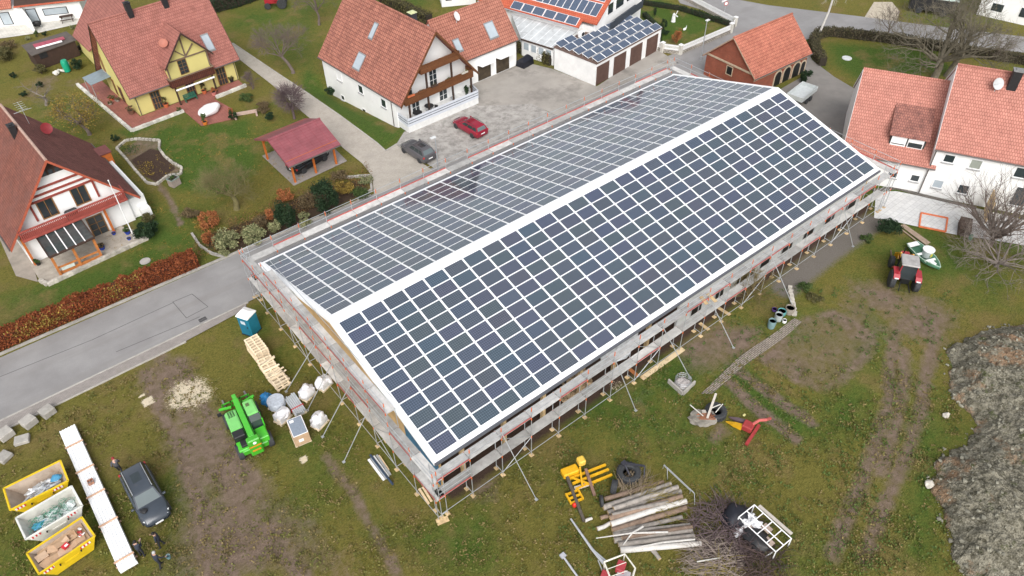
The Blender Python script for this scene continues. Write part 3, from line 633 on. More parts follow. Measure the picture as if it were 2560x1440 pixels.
# ================================================================== houses
class House:
    def __init__(s, label, x0, y0, rot, L, W, ze, zr, rm, wm, oe=.3, og0=.3, og1=.3, name='house', cat='house', base=0., rm2=None, ridge=None, wall=True):
        s.t = thing(name, label, cat, (x0, y0), R(rot)); s.L, s.W, s.ze, s.zr = L, W, ze, zr; s.k = (zr - ze) / (W / 2); s.oe = oe; s.og = (og0, L - og1); s.th = .2
        s.roofs = {}
        b = MB()
        for sd, m in ((-1, rm), (1, rm2 or rm)):
            b = MB(); b.ext([(0, 0, zr), (L, 0, zr), (L, sd * W / 2, ze), (0, sd * W / 2, ze)], (0, 0, -s.th)); s.roofs[sd] = b.build('roof', m, s.t)
        b = MB(); b.tube([(-.02, 0, zr - .02), (L + .02, 0, zr - .02)], .13, 8); b.build('ridge_tiles', ridge or rm, s.roofs[-1])
        if wall:
            h = W / 2 - oe; top = lambda y: zr - abs(y) * s.k - s.th - .03
            b = MB(); b.ext([(og0, -h, base), (og0, h, base), (og0, h, top(h)), (og0, 0, top(0)), (og0, -h, top(h))], (L - og0 - og1, 0, 0)); s.wall = b.build('wall', wm, s.t)
        for sd in (-1, 1):
            b = MB(); b.tube([(0, sd * (W / 2 + .05), ze - .1), (L, sd * (W / 2 + .05), ze - .1)], .07, 6); b.build('gutter', GUT, s.t, recalc=False)
    def verge(s, m, ends=(0, 1), w=.2):
        for e in ends:
            x = -.03 if e == 0 else s.L + .01
            for sd in (-1, 1):
                b = MB(); b.ext([(x, 0, s.zr - .02), (x, sd * s.W / 2, s.ze - .02), (x, sd * s.W / 2, s.ze - .02 - w), (x, 0, s.zr - .02 - w)], (.05, 0, 0)); b.build('verge_board', m, s.t)
    def P(s, side, u, d, z):
        """a point on a wall: u along it, d proud of it"""
        h = s.W / 2 - s.oe
        if side == 'r': return (u, -h - d, z)
        if side == 'l': return (u, h + d, z)
        if side == 'g0': return (s.og[0] - d, u, z)
        return (s.og[1] + d, u, z)
    def open(s, side, u0, u1, z0, z1, fm=None, pm=None, name='window', fr=.09, sill=True, cross=0, parent=None, off=0.):
        def bx(b, a, c, zz0, zz1, d0, d1, m=0):
            p, q = s.P(side, a, d0 + off, zz0), s.P(side, c, d1 + off, zz1)
            b.box(min(p[0], q[0]), min(p[1], q[1]), zz0, max(p[0], q[0]), max(p[1], q[1]), zz1, m)
        fm = fm or WFRAME; b = MB()
        bx(b, u0 - fr, u0, z0 - fr, z1 + fr, .0, .05); bx(b, u1, u1 + fr, z0 - fr, z1 + fr, .0, .05); bx(b, u0, u1, z0 - fr, z0, 0, .05); bx(b, u0, u1, z1, z1 + fr, 0, .05)
        for i in range(cross): c = u0 + (u1 - u0) * (i + 1) / (cross + 1); bx(b, c - .03, c + .03, z0, z1, .012, .045)
        if cross > 1 or z1 - z0 > 1.8 and cross:
            for zz in (.33, .66): c = z0 + (z1 - z0) * zz; bx(b, u0, u1, c - .02, c + .02, .013, .04)
        f = b.build(name, fm, parent or s.t); b = MB(); bx(b, u0, u1, z0, z1, -.02, .012); b.build('pane', pm or GLASS, f)
        if sill and name == 'window': b = MB(); bx(b, u0 - .12, u1 + .12, z0 - fr - .06, z0 - fr, 0, .16); b.build('sill', SILL, f)
        return f
    def roofpt(s, x, y, h=0.):
        sd = 1 if y >= 0 else -1; n = math.hypot(1, s.k); return Vector((x, y + sd * h * s.k / n, s.zr - abs(y) * s.k + h / n))
    def skylight(s, x0, x1, y0, y1, glass=None, fm=None):
        sd = 1 if y0 >= 0 else -1; b = MB(); q = lambda h, e: [s.roofpt(x0 - e, y0 - sd * e, h), s.roofpt(x1 + e, y0 - sd * e, h), s.roofpt(x1 + e, y1 + sd * e, h), s.roofpt(x0 - e, y1 + sd * e, h)]
        b.ext(q(.06, .1), (0, 0, -.1)); f = b.build('skylight', fm or SKYFR, s.roofs[sd]); b = MB(); b.ext(q(.075, 0), (0, 0, -.05)); b.build('pane', glass or SKYGL, s.roofs[sd])
    def chimney(s, x, y, w, l, h, m, cap=None, name='chimney'):
        sd = 1 if y >= 0 else -1; z = s.zr - abs(y) * s.k; b = MB(); b.box(x - w / 2, y - l / 2, z - w, x + w / 2, y + l / 2, z + h); b.build(name, m, s.roofs[sd], bevel=.02)
        b = MB(); b.box(x - w / 2 - .05, y - l / 2 - .05, z + h, x + w / 2 + .05, y + l / 2 + .05, z + h + .07).box(x - w * .28, y - l * .28, z + h + .07, x + w * .28, y + l * .28, z + h + .16); b.build('chimney_cap', cap or BLACK, s.roofs[sd])
    def dish(s, x, y, r, m, az=0., sd=None):
        sd = 1 if y >= 0 else -1; p = s.roofpt(x, y); rt = s.t.rotation_euler.z
        M = Matrix.Translation(p + Vector((0, 0, .75))) @ Euler((0, 0, az - rt)).to_matrix().to_4x4() @ Euler((0, R(62), 0)).to_matrix().to_4x4()
        b = MB(); b.lathe([(r * k, .22 * r * k * k) for k in (.05, .4, .75, 1)] + [(r * k, .22 * r * k * k - .02) for k in (1, .75, .4, .05)], 16, 0, M)
        b.tube([p - Vector((0, 0, .1)), p + Vector((0, 0, .7))], .035, 6); b.tube([M @ Vector((0, -r * .9, .1)), M @ Vector((0, 0, r * 1.0))], .02, 5); b.build('satellite_dish', m, s.roofs[sd], smooth=True)
GUT = mat('dark_gutter', (.10, .085, .08), .5, .1); SILL = mat('grey_sill', (.32, .32, .32), .6, .1); SKYFR = mat('skylight_frame', (.20, .205, .21), .5, .1)
GRDISH = mat('grey_dish', (.45, .46, .47), .5, .1); WDISH = mat('white_dish', (.74, .74, .73), .45, .05)
# ---- white house with brown balconies
Wh = House('white house with brown timber balconies and a stained red roof', 29.4, 29.4, 93.76, 17, 11.38, 3.31, 10.17, T_W, WHITE, .3, 1.5, .3, base=-1.8)
Wh.verge(BRWOOD, (0,), .35)
Wh.open('l', 12.62, 13.55, 1.52, 2.62, WFRAME, WFRAME)
for u in (8.1, 3.5): Wh.open('l', u, u + .85, 1.55, 2.5, WFRAME)
for u in (12.8, 8.2, 3.62): Wh.open('l', u, u + .68, -1.15, -.62, WFRAME)
b = MB(); b.tube([(2.3, 5.45, 2.9), (2.3, 5.45, -.5)], .05, 6); b.build('downpipe', GUT, Wh.t, recalc=False)
Wh.skylight(9.1, 9.72, 1.42, 2.5); Wh.skylight(8.9, 10.15, 3.86, 4.97)
Wh.chimney(5.2, -.75, .75, .75, 1.15, mat('slate_chimney', (.035, .035, .04), .7, .2), mat('pale_green_cap', (.5, .52, .3), .7, .2))
for y0, y1, z0, z1 in ((-3.1, 2.5, 5.85, 6.8), (-4.95, 5.0, 2.95, 3.9)):
    b = MB(); b.box(.1, y0, z0, .16, y1, z1); bl = b.build('balcony_boards', BRWOOD, Wh.t); b = MB(); b.box(.16, y0, z0 + .05, 1.5, y1, z0 + .2); b.build('balcony_floor', BRWOOD, Wh.t)
    b = MB(); b.box(.06, y0, z1, .2, y1, z1 + .06); b.build('hand_rail', BRWOOD, bl)
    b = MB(); b.box(.16, y0, z0 + .2, 1.5, y0 + .06, z1).box(.16, y1 - .06, z0 + .2, 1.5, y1, z1); b.build('side_boards', BRWOOD, Wh.t)
for y in (4.4, 1.7, -1.9, -4.7):
    b = MB(); b.box(.2, y - .09, .78, .38, y + .09, 9.9 - abs(y) * Wh.k - .3 if abs(y) > 3 else 5.85); b.build('balcony_post', DKWOOD, Wh.t)
for y0, y1, z0, z1 in ((3.0, 4.0, 3.15, 5.1), (-.6, .4, 3.15, 5.2), (2.2, 3.2, .85, 2.7), (-1.9, -.8, .85, 2.7)): Wh.open('g0', y0, y1, z0, z1, WFRAME, GLASS, 'balcony_door', cross=1)
for i, (y, z, lab) in enumerate(((4.2, 3.95, 'terracotta'), (2.7, 3.95, 'long wooden'), (.9, 3.95, 'brown'), (-1.2, 3.95, 'green-planted'), (-3.6, 3.95, 'pale-flowered'))):
    o = Wh.t.matrix_basis @ Vector((.0, y, z)); t = thing('flower_box', lab + ' flower box on the balcony rail of the white house', 'flower box', o, Wh.t.rotation_euler.z, 'flower boxes on the brown balcony')
    b = MB(); b.box(-.12, -.45, 0, .12, .45, .17); b.build('trough', [TERRA, BRWOOD, DKWOOD, BRWOOD, STONE][i], t); leaves('plants', cloud(50, (.14, .42, .16), (0, 0, .22), 6), .09, [L_BROWN, L_BROWN, L_OLIVE, L_GREEN, L_VAR][i], t)
# raised terrace with a grey striped fence
T0 = MB(); T0.prism([(24.1, 28.55), (34.1, 28.75), (34.9, 31.2), (24.0, 31.0)], 0, .78)
tag(T0.build('terrace', mat('terrace_wall', (.66, .66, .65), .8, .1)), kind='structure')
ft = thing('terrace_fence', 'grey striped privacy fence round the terrace of the white house', 'fence', (24.1, 28.55, .78), 0)
FW = mat('pale_blue_grey_panel', (.55, .58, .63), .6, .05); FD = mat('slate_stripe', (.12, .13, .155), .6, .05)
for a, c in (((0, 2.4), (0, 0)), ((0, 0), (3.4, .07)), ((3.4, .07), (6.7, .13)), ((6.7, .13), (10, .2)), ((10, .2), (10.5, 2.2))):
    b = MB()
    for z0, z1, mm in ((0, .32, 0), (.32, .42, 1), (.42, .62, 0), (.62, .72, 1), (.72, .98, 0)): b.bar((*a, (z0 + z1) / 2), (*c, (z0 + z1) / 2), .05 + .004 * mm, z1 - z0, mm)
    b.tube([(*a, 0), (*a, 1.05)], .035, 6); b.build('fence_panel', [FW, FD], ft)
# ---- garage wing of the white house
Wa = House('terracotta roofed garage wing with two open doors beside the white house', 36.23 - 3.5, 36.32 - .14, 2.31, 10.97, 7.19, 3.57, 8.08, T_WA, WHITE, .3, .1, .15, name='garage_wing', cat='garage')
for u0, u1 in ((4.45, 6.55), (7.4, 9.6)):
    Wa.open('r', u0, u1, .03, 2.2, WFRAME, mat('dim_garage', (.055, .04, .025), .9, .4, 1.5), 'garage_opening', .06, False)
    b = MB(); b.cbox((u0 / 2 + u1 / 2, -3.85, 2.28), (u1 - u0 + .05, .95, .06), rx=R(-8)); b.build('garage_door', WFRAME, Wa.t)
Wa.skylight(2.0, 2.75, -1.95, -2.75); Wa.skylight(7.1, 8.35, -1.65, -2.75, SKYGL); Wa.dish(3.6, -.8, .55, WDISH, R(-60))
b = MB(); b.tube([(10.8, -3.38, 3.4), (10.8, -3.38, 0)], .04, 6); b.build('downpipe', GUT, Wa.t, recalc=False)
# ---- yellow house with a half-timbered dormer
Y = House('yellow house with a half-timbered balcony dormer', 1.08, 57.03, 3.99, 13.97, 10.08, 2.75, 10.06, T_YEL, CREAM, .6, .6, .5)
Y.verge(DKWOOD, (0, 1), .25)
for u0, u1 in ((2.5, 3.5), (10.9, 11.95)): Y.open('r', u0, u1, .06, 2.2, BRFRAME, GLASS, 'terrace_door', .1, False, 2)
Y.open('r', 6.8, 7.75, .06, 2.1, BRFRAME, GLASS, 'terrace_door', .1, False, 2)
Y.open('g0', 3.05, 3.6, 3.0, 5.1, BRFRAME, mat('brown_blind', (.22, .14, .07), .7, .1)); Y.open('g0', 1.6, 2.1, .4, 2.3, BRFRAME, GLASS, sill=False); Y.open('g0', -.4, .5, .05, 2.0, BRFRAME, GLASS, 'side_door', sill=False)
Y.skylight(10.95, 11.75, -2.85, -3.85); Y.chimney(4.72, -.15, .62, .62, 1.25, BLACK); Y.chimney(8.9, -.2, .62, .62, 1.2, BLACK)
b = MB(); b.tube([(.75, -4.52, 2.6), (.75, -4.52, .05)], .05, 6); b.tube([(13.3, -4.52, 2.6), (13.3, -4.52, .05)], .05, 6); b.build('downpipe', GUT, Y.t, recalc=False)
for sd, m in ((-1, T_YEL), (1, T_YEL)):
    zz = lambda y: (10.06 + y * Y.k); b = MB()
    ridge0 = (7.72, -5.75, 8.35); ridge1 = (7.72, -1.1, 8.35); ev0 = (7.72 + sd * 3.0, -5.75, 4.9); ev1 = (7.72 + sd * 3.0, -3.45, 4.9)
    b.ext([ridge0, ev0, ev1, ridge1], (0, 0, -.18)); dr = b.build('dormer_roof', m, Y.t)
    b = MB(); b.ext([(7.72, -5.79, 8.38), (7.72 + sd * 3.02, -5.79, 4.9), (7.72 + sd * 3.02, -5.79, 4.62), (7.72, -5.79, 8.1)], (0, .06, 0)); b.build('verge_board', DKWOOD, Y.t)
b = MB(); b.ext([(5.1, -4.85, 2.5), (10.35, -4.85, 2.5), (10.35, -4.85, 5.1), (7.72, -4.85, 8.05), (5.1, -4.85, 5.1)], (0, 2.2, 0)); b.build('dormer_wall', CREAM, Y.t)
TB = mat('grey_brown_beam', (.17, .12, .085), .8, .2)
b = MB()
for p, q in (((5.2, 3.2), (5.2, 5.1)), ((10.25, 3.2), (10.25, 5.1)), ((7.72, 5.1), (7.72, 7.9)), ((5.3, 5.1), (10.2, 5.1)), ((7.72, 5.2), (6.5, 6.4)), ((7.72, 5.2), (8.95, 6.4))): b.bar((p[0], -4.9, p[1]), (q[0], -4.9, q[1]), .16, .12)
b.build('timber_frame', TB, Y.t)
b = MB(); b.box(6.55, -4.9, 3.2, 7.65, -4.86, 5.0); f = b.build('balcony_door', BRFRAME, Y.t); b = MB()
for i in range(2):
    for j in range(4): b.box(6.62 + i * .5, -4.93, 3.3 + j * .42, 7.06 + i * .5, -4.88, 3.66 + j * .42)
b.build('pane', GLASS, f)
b = MB(); b.box(4.8, -5.72, 2.35, 10.3, -5.66, 3.3).box(4.8, -5.66, 2.35, 4.86, -4.85, 3.3).box(10.24, -5.66, 2.35, 10.3, -4.85, 3.3); bl = b.build('balcony_boards', tile('carved_brown_boards', (.12, .038, .022), (.09, .03, .02), (.03, .012, .01), .22, .5, .03, 0, .7, .5), Y.t)
b = MB(); b.box(4.76, -5.8, 3.3, 10.34, -5.62, 3.38).box(4.76, -5.62, 3.3, 4.94, -4.85, 3.38).box(10.16, -5.62, 3.3, 10.34, -4.85, 3.38); b.build('hand_rail', TB, bl)
b = MB(); b.box(4.86, -5.66, 2.4, 10.24, -4.85, 2.55); b.build('balcony_floor', DKWOOD, Y.t)
b = MB(); b.tube([(5.1, -5.95, 2.12), (9.95, -5.95, 2.12)], .11, 8); b.build('awning_roll', WFRAME, Y.t)
for u in (5.2, 9.9): b = MB(); b.box(u - .09, -5.6, .05, u + .09, -5.42, 2.4); b.build('balcony_post', DKWOOD, Y.t)
p = Vector((6.1, -4.0, 6.65)); M = Matrix.Translation(p + Vector((-.1, -.2, .5))) @ Euler((R(40), R(-30), 0)).to_matrix().to_4x4(); b = MB(); b.lathe([(.02, 0), (.3, .03), (.52, .13), (.52, .11), (.3, .01), (.02, -.02)], 14, 0, M); b.tube([p, p + Vector((-.1, -.2, .5))], .03, 5); b.build('satellite_dish', mat('rust_dish', (.36, .13, .09), .6, .1), dr, smooth=True)
b = MB(); b.ext([(-1.9, 1.9, 2.5), (.62, 1.9, 2.75), (.62, 4.6, 2.75), (-1.9, 4.6, 2.5)], (0, 0, -.05)); b.build('glass_canopy', mat('blue_grey_glass', (.2, .25, .28), .12, .1), Y.t)
b = MB()
for yy in (1.95, 4.55): b.tube([(-1.8, yy, 0), (-1.8, yy, 2.5)], .04, 6)
b.build('canopy_post', GALV, Y.t)
tp = lambda *q: sheet(*q)
b = MB(); b.prism([(-1.3, 65.5), (1.2, 65.6), (1.9, 52.4), (14.6, 53.3), (14.6, 51.3), (6.3, 50.3), (.1, 49.9)], -.02, .05); tag(b.build('terrace_paving', RTERR), kind='structure')
b = MB(); b.prism([(6.35, 50.4), (10.3, 50.8), (11.0, 47.0), (10.3, 44.6), (6.6, 45.6)], -.02, .03); tag(b.build('terrace_paving', RTERR), kind='structure')
t = thing('stone_wall', 'low white dry stone wall edging the red terrace of the yellow house', 'wall', (0, 0))
b = MB()
for a, c in (((-1.45, 65.5), (0, 49.75)), ((0, 49.75), (6.3, 50.2)), ((10.6, 50.75), (14.7, 51.2))):
    L = math.dist(a, c); k = int(L / .4)
    for i in range(k):
        f = (i + .5) / k; b.cbox((a[0] + (c[0] - a[0]) * f, a[1] + (c[1] - a[1]) * f, .12), (.36 + random.random() * .1, .34, .28 + random.random() * .1), rz=math.atan2(c[1] - a[1], c[0] - a[0]) + random.uniform(-.1, .1))
b.build('stones', mat('white_limestone', (.55, .53, .48), .95, .2, 2, .5, 14, island=.2), t)
# rear roof behind the yellow house
t = thing('rear_garage', 'low garage with a stained red roof behind the yellow house', 'garage', (0, 0))
q = [gp(181, 88, 2.5), gp(222, 127, 2.5), gp(330, 22, 6.2), gp(300, -12, 6.2), gp(230, -30, 5.2)]
b = MB(); b.ext(q, (0, 0, -.2)); b.build('roof', T_YEL, t)
q = [gp(186, 86, 2.3), gp(221, 122, 2.3), gp(320, 20, 6.), gp(240, -30, 5.)]; b = MB(); b.loft([[(p.x, p.y, 0) for p in q], [tuple(p) for p in q]]); b.build('wall', CREAM, t)
# ---- half-timbered house at the left
A = House('half-timbered white house with weathered maroon roof and red balcony', -10.28, 31.53, 92.9, 13.08, 11.75, 2.83, 9.64, T_A, WHITE, 1.0, .9, .5, rm2=T_AL, ridge=mat('pale_ridge_tiles', (.40, .27, .22), .9, .3, 6))
A.verge(mat('rust_verge', (.36, .085, .045), .7, .2), (0,), .3)
b = MB(); b.ext([(.84, 1.05, 7.75), (.84, -1.05, 7.75), (.84, 0, 9.05)], (.06, 0, 0)); f = b.build('gable_window', DKWOOD, A.t); b = MB()
for y in (-.55, 0, .55): b.cbox((.83, y, 8.02), (.04, .36, .42))
b.build('pane', GLASS, f)
for z in (6.85, 6.25, 5.75):
    h = (9.64 - .25 - z) / A.k; b = MB(); b.box(.78, -h, z - .09, .9, h, z + .09); b.build('timber_beam', REDWOOD, A.t)
for y in (2.75, -2.75): b = MB(); b.box(.8, y - .09, 3.9, .9, y + .09, 5.75); b.build('timber_beam', REDWOOD, A.t)
for y0, y1 in ((.95, 2.2), (-1.95, -.75)): A.open('g0', y0, y1, 3.9, 5.6, BRFRAME, GLASS, 'balcony_door', .1, False, 1)
A.open('g0', -2.2, -.9, .05, 2.15, BRFRAME, GLASS, 'front_door', .1, False, 1)
rl = MB(); rl.box(-.34, -4.75, 4.1, -.22, 4.7, 4.22).box(-.34, -4.75, 3.2, -.22, 4.7, 3.36)
for i in range(62): y = -4.7 + i * .152; rl.box(-.31, y, 3.36, -.26, y + .09, 4.1)
for y in (-4.75, 4.6):
    rl.box(-.3, y, 4.1, .9, y + .1, 4.22)
    for i in range(7): rl.box(-.2 + i * .16, y + .02, 3.36, -.11 + i * .16, y + .07, 4.1)
REDB = mat('red_brown_balcony', (.30, .065, .05), .7, .2)
rl.build('balcony_railing', REDB, A.t); b = MB(); b.box(-.3, -4.75, 3.1, .9, 4.7, 3.2); b.build('balcony_floor', REDB, A.t)
b = MB(); b.box(.7, -4.87, -.02, 1.0, -2.2, 3.0); 
for (x, y, z1) in ((-15.0, 31.8, 3.1), (-7.75, 32.1, 3.1), (-5.85, 33.2, 2.9)):
    q = A.t.matrix_basis.inverted() @ Vector((x, y, 0)); b = MB(); b.box(q.x - .1, q.y - .1, 0, q.x + .1, q.y + .1, z1); b.build('timber_post', ORWOOD, A.t)
A.chimney(7.6, .55, .7, .55, .95, BLACK); A.dish(9.1, -2.2, .55, mat('dark_red_dish', (.24, .025, .03), .5, .1), R(-70))
p = A.roofpt(10.3, -1.2); b = MB(); b.tube([p, p + Vector((0, 0, 2.0))], .025, 5); b.tube([p + Vector((-1, 0, 1.9)), p + Vector((1, 0, 1.9))], .018, 4); b.tube([p + Vector((0, -.8, 1.4)), p + Vector((0, .8, 1.4))], .018, 4)
for i in range(5): b.tube([p + Vector((-.9 + .45 * i, -.4, 1.9)), p + Vector((-.9 + .45 * i, .4, 1.9))], .012, 4)
b.build('aerial', GALV, A.roofs[-1], recalc=False)
b = MB(); b.box(1.2, -6.5, 0, 9.2, -4.8, 2.2); b.build('side_annex', WHITE, A.t)
b = MB(); b.box(9.3, -6.7, 1.2, 10.9, -5.2, 3.1, 0).box(9.2, -6.8, 3.1, 11, -5.1, 3.2, 1); b.build('roof_box', [ORWOOD, mat('maroon_sheet', (.16, .05, .045), .6, .2)], A.t)
tag(thing('barbecue', 'black covered barbecue between the balcony doors of the half-timbered house', 'barbecue', A.t.matrix_basis @ Vector((.35, .05, 3.2)), A.t.rotation_euler.z))
bq = COL.objects[-1]; b = MB(); b.box(-.3, -.55, .35, .3, .55, .85); b.build('hood', BLACK, bq, bevel=.1, seg=2); b = MB(); b.box(-.33, -.7, .83, -.28, .7, .87); b.build('handle', ALU, bq)
b = MB()
for x in (-.25, .25):
    for y in (-.5, .5): b.tube([(x, y, 0), (x, y, .36)], .025, 5)
b.build('stand', BLACK, bq)
# glazed veranda in front
vt = thing('veranda', 'brown veranda with a sloping glass roof in front of the half-timbered house', 'veranda', (0, 0)); ORW2 = mat('orange_pine', (.44, .16, .045), .6, .2)
q = [Vector((-13.9, 32.0, 3.05)), Vector((-9.95, 32.0, 3.05)), Vector((-9.75, 28.7, 2.45)), Vector((-13.75, 28.4, 2.45))]
b = MB(); b.ext(q, (0, 0, -.03)); b.build('glass_roof', mat('dark_roof_glass', (.05, .06, .06), .08, .2, spec=.7), vt)
for i in range(6):
    f = i / 5; b = MB(); b.bar(q[0].lerp(q[1], f) + Vector((0, 0, .03)), q[3].lerp(q[2], f) + Vector((0, 0, .03)), .09, .07); b.build('rafter', DKWOOD if i in (0, 5) else WFRAME, vt)
for a, c in ((0, 1), (3, 2)): b = MB(); b.bar(q[a], q[c], .24 if a else .5, .12); b.build('gutter_beam', DKWOOD, vt)
for x, y in ((-13.6, 28.75), (-9.9, 28.95), (-11.75, 28.85)): b = MB(); b.box(x - .11, y - .11, 0, x + .11, y + .11, 2.4); b.build('timber_post', ORW2, vt)
b = MB(); b.box(-13.6, 28.8, .75, -9.9, 28.9, .9).box(-13.6, 28.8, .1, -9.9, 28.9, .4); b.build('rail', ORW2, vt)
b = MB(); b.box(-13.3, 28.72, .45, -12.2, 28.78, .75); b.build('pale_panel', mat('pale_green_panel', (.5, .56, .52), .5, .1), vt)
b = MB(); b.prism([(-15.3, 29.2), (-14.9, 28.2), (-10.5, 28.6), (-6.0, 29.0), (-5.7, 30.2), (-7.2, 33.0), (-15.4, 32.6)], -.02, .06); tag(b.build('terrace', mat('mossy_terrace', (.36, .32, .27), .9, .2, 1.5, dirt=((.16, .14, .11), .8, .55))), kind='structure')
t = thing('stone_edging', 'mossy low stone wall in front of the half-timbered house', 'wall', (0, 0)); b = MB()
for a, c in (((-15.3, 29.2), (-14.9, 28.1)), ((-14.9, 28.1), (-10.5, 28.5)), ((-10.5, 28.5), (-5.6, 28.9)), ((-5.6, 28.9), (-5.2, 30.0))):
    k = int(math.dist(a, c) / .42)
    for i in range(k): f = (i + .5) / k; b.cbox((a[0] + (c[0] - a[0]) * f, a[1] + (c[1] - a[1]) * f, .12), (.45, .34, .3 + random.random() * .12), rz=math.atan2(c[1] - a[1], c[0] - a[0]) + random.uniform(-.15, .15))
b.build('stones', STONE, t)
tag(sheet('house_path', [(0, 600), (40, 690), (95, 705), (75, 640), (20, 570), (-40, 520)], .012, mat('grey_brown_path', (.30, .26, .22), .9, .2, 1)), kind='structure')
# ---- brick building by the far gable
B = House('red brick building with a bright tiled roof behind the barn gable', 59.38, 12.40, -1.99, 10.67, 8.10, 1.84 + .75, 5.49 + .75, T_BR, BRICK, .35, .3, .3, name='brick_building', cat='outbuilding')
B.verge(mat('stone_verge', (.38, .28, .2), .9, .2), (0,), .15)
STB = mat('sandstone_trim', (.45, .36, .26), .9, .15)
for c, r in ((5.0, .55), (6.7, .6), (8.5, .6), (9.8, .38)):
    fp = [(c + r * math.cos(a), r * math.sin(a) + 1.25) for a in [PI * i / 10 for i in range(11)]]; fo = [(c + (r + .2) * math.cos(a), (r + .2) * math.sin(a) + 1.25) for a in [PI * i / 10 for i in range(11)]]
    yb = -3.70; f2 = [(c + r, .02)] + fp + [(c - r, .02)]; fo2 = [(c + r + .2, .02)] + fo + [(c - r - .2, .02)]
    b = MB(); b.ext([(x, yb - .06, z) for x, z in fo2], (0, .06, 0)); f = b.build('stone_arch', STB, B.t); b = MB(); b.ext([(x, yb - .09, z) for x, z in f2], (0, .08, 0)); b.build('arch_opening', DARK, f)
b = MB(); b.box(.3, -3.78, 2.05, 10.37, -3.7, 2.2); b.build('stone_band', STB, B.t)
B.open('g0', -.45, .35, 1.5, 2.5, STB, DARK, sill=False)
b = MB(); b.box(.2, -3.7, 2.75, .3, 3.7, 2.95); b.build('stone_band', STB, B.t)
# ---- salmon roofed houses at the right
H1 = House('white house with a salmon tiled roof and a wide mossy dormer', 58.82, -4.01, 298.5, 8.6, 14.48, 3.25, 8.82, T_R, WHITE, .4, .1, .1)
H1.verge(WFRAME, (0,), .2)
b = MB(); b.ext([(3.75, -2.3, 7.0), (7.35, -2.3, 7.0), (7.35, -6.15, 5.5), (3.75, -6.15, 5.5)], (0, 0, -.15)); dm = b.build('dormer_roof', T_DOR, H1.t)
b = MB(); b.box(3.95, -5.85, 3.8, 7.15, -2.5, 5.4); b.build('dormer_wall', mat('slate_cladding', (.035, .04, .04), .7, .2), H1.t)
for u0, u1, k in ((4.15, 5.35, 1), (5.65, 6.9, 0)):
    b = MB(); b.box(u0 - .08, -5.93, 4.25, u1 + .08, -5.85, 5.3); f = b.build('dormer_window', WFRAME, H1.t); b = MB(); b.box(u0, -5.96, 4.42 if k else 4.35, u1, -5.9, 4.5 if k else 4.85); b.build('pane', GLASS, f)
    if not k: b = MB(); b.box(u0, -5.955, 4.85, u1, -5.9, 5.25); b.build('roller_blind', WFRAME, f)
H1.open('r', 6.9, 7.6, 1.3, 1.95, WFRAME); H1.open('r', 4.8, 5.6, 1.25, 1.9, WFRAME)
H2 = House('taller white house with a salmon tiled roof and black chimney', 61.77, -11.43, 297.87, 16, 12.51, 5.35, 11.08, T_R, WHITE, .25, .1, .1)
H2.verge(WFRAME, (0,), .2)
for u0, u1, z0, z1, pm in ((1.1, 1.95, 4.1, 4.85, GLASS), (3.4, 4.3, 3.95, 4.85, mat('green_grey_blind', (.27, .29, .25), .6, .1)), (1.1, 1.9, 1.15, 1.95, SKYGL), (3.35, 4.2, 1.05, 1.95, GLASS), (8.0, 9.2, .9, 2.9, GLASS), (7.2, 9, 3.9, 4.9, GLASS)): H2.open('r', u0, u1, z0, z1, WFRAME, pm)
b = MB(); b.tube([(.2, -6.1, 5.1), (.2, -6.1, 0)], .055, 6); b.build('downpipe', GUT, H2.t, recalc=False)
H2.chimney(4.9, -.9, .8, .8, 1.5, BLACK, mat('grey_cap', (.2, .2, .2), .6)); H2.dish(3.6, -1.5, .55, GRDISH, R(-120))
# ---- house with solar roof, glazed annex and flat-roofed garages
EX, EY = Vector((-.272, .962, 0)), Vector((.962, .272, 0)); O = Vector((51.1, 29.9, 0)); SK = .62
def so_(ex, ey, dz=0.): return O + EX * ex + EY * ey + Vector((0, 0, 4.0 + SK * ey + dz))
st = thing('solar_house', 'white house with an orange roof and blue solar panels behind the garages', 'house', (0, 0))
b = MB(); b.ext([so_(0, 0), so_(16, 0), so_(16, 1.25), so_(0, 1.25)], (0, 0, -.18)); b.ext([so_(-2.1, 1.0, .003), so_(16, 1.25, .003), so_(16, 7.5), so_(-2.1, 7.5)], (0, 0, -.22)); sr = b.build('roof', T_SOL, st)
b = MB(); b.ext([so_(-2.1, 7.5), so_(16, 7.5), so_(16, 14.5, -2 * SK * 7), so_(-2.1, 14.5, -2 * SK * 7)], (0, 0, -.22)); b.build('roof', T_SOL, st)
PV2 = tile('blue_pv_glass', (.075, .098, .145), (.066, .088, .132), (.14, .17, .22), .16, .16, .006, 0, .12, .0, var=.1)
def pvq(par, q, name='solar_panel', up=.06):
    n = (q[1] - q[0]).cross(q[3] - q[0]).normalized(); n = n if n.z > 0 else -n; b = MB(); b.ext([p + n * up for p in q], -n * .04, 0)
    c = sum(q, Vector()) / 4; b.ext([p + (c - p).normalized() * .06 + n * (up + .002) for p in q], -n * .003, 1); return b.build(name, [PVF, PV2], par)
for i in range(6): pvq(sr, [so_(.45 + i * 1.72, .12), so_(2.1 + i * 1.72, .12), so_(2.1 + i * 1.72, 1.12), so_(.45 + i * 1.72, 1.12)])
for j in range(3):
    for i in range(11): e = -1.5 + i * 1.03; f = 1.75 + j * 1.78 + (.15 if j else 0); pvq(sr, [so_(e, f), so_(e + .99, f), so_(e + .99, f + 1.68), so_(e, f + 1.68)])
b = MB(); wp = lambda ex, ey: tuple((O + EX * ex + EY * ey)[:2]); b.prism([wp(.2, .5), wp(15.6, .5), wp(15.6, 13.9), wp(-1.7, 13.9), wp(-1.7, 1.4), wp(.2, 1.4)], 0, 3.9)
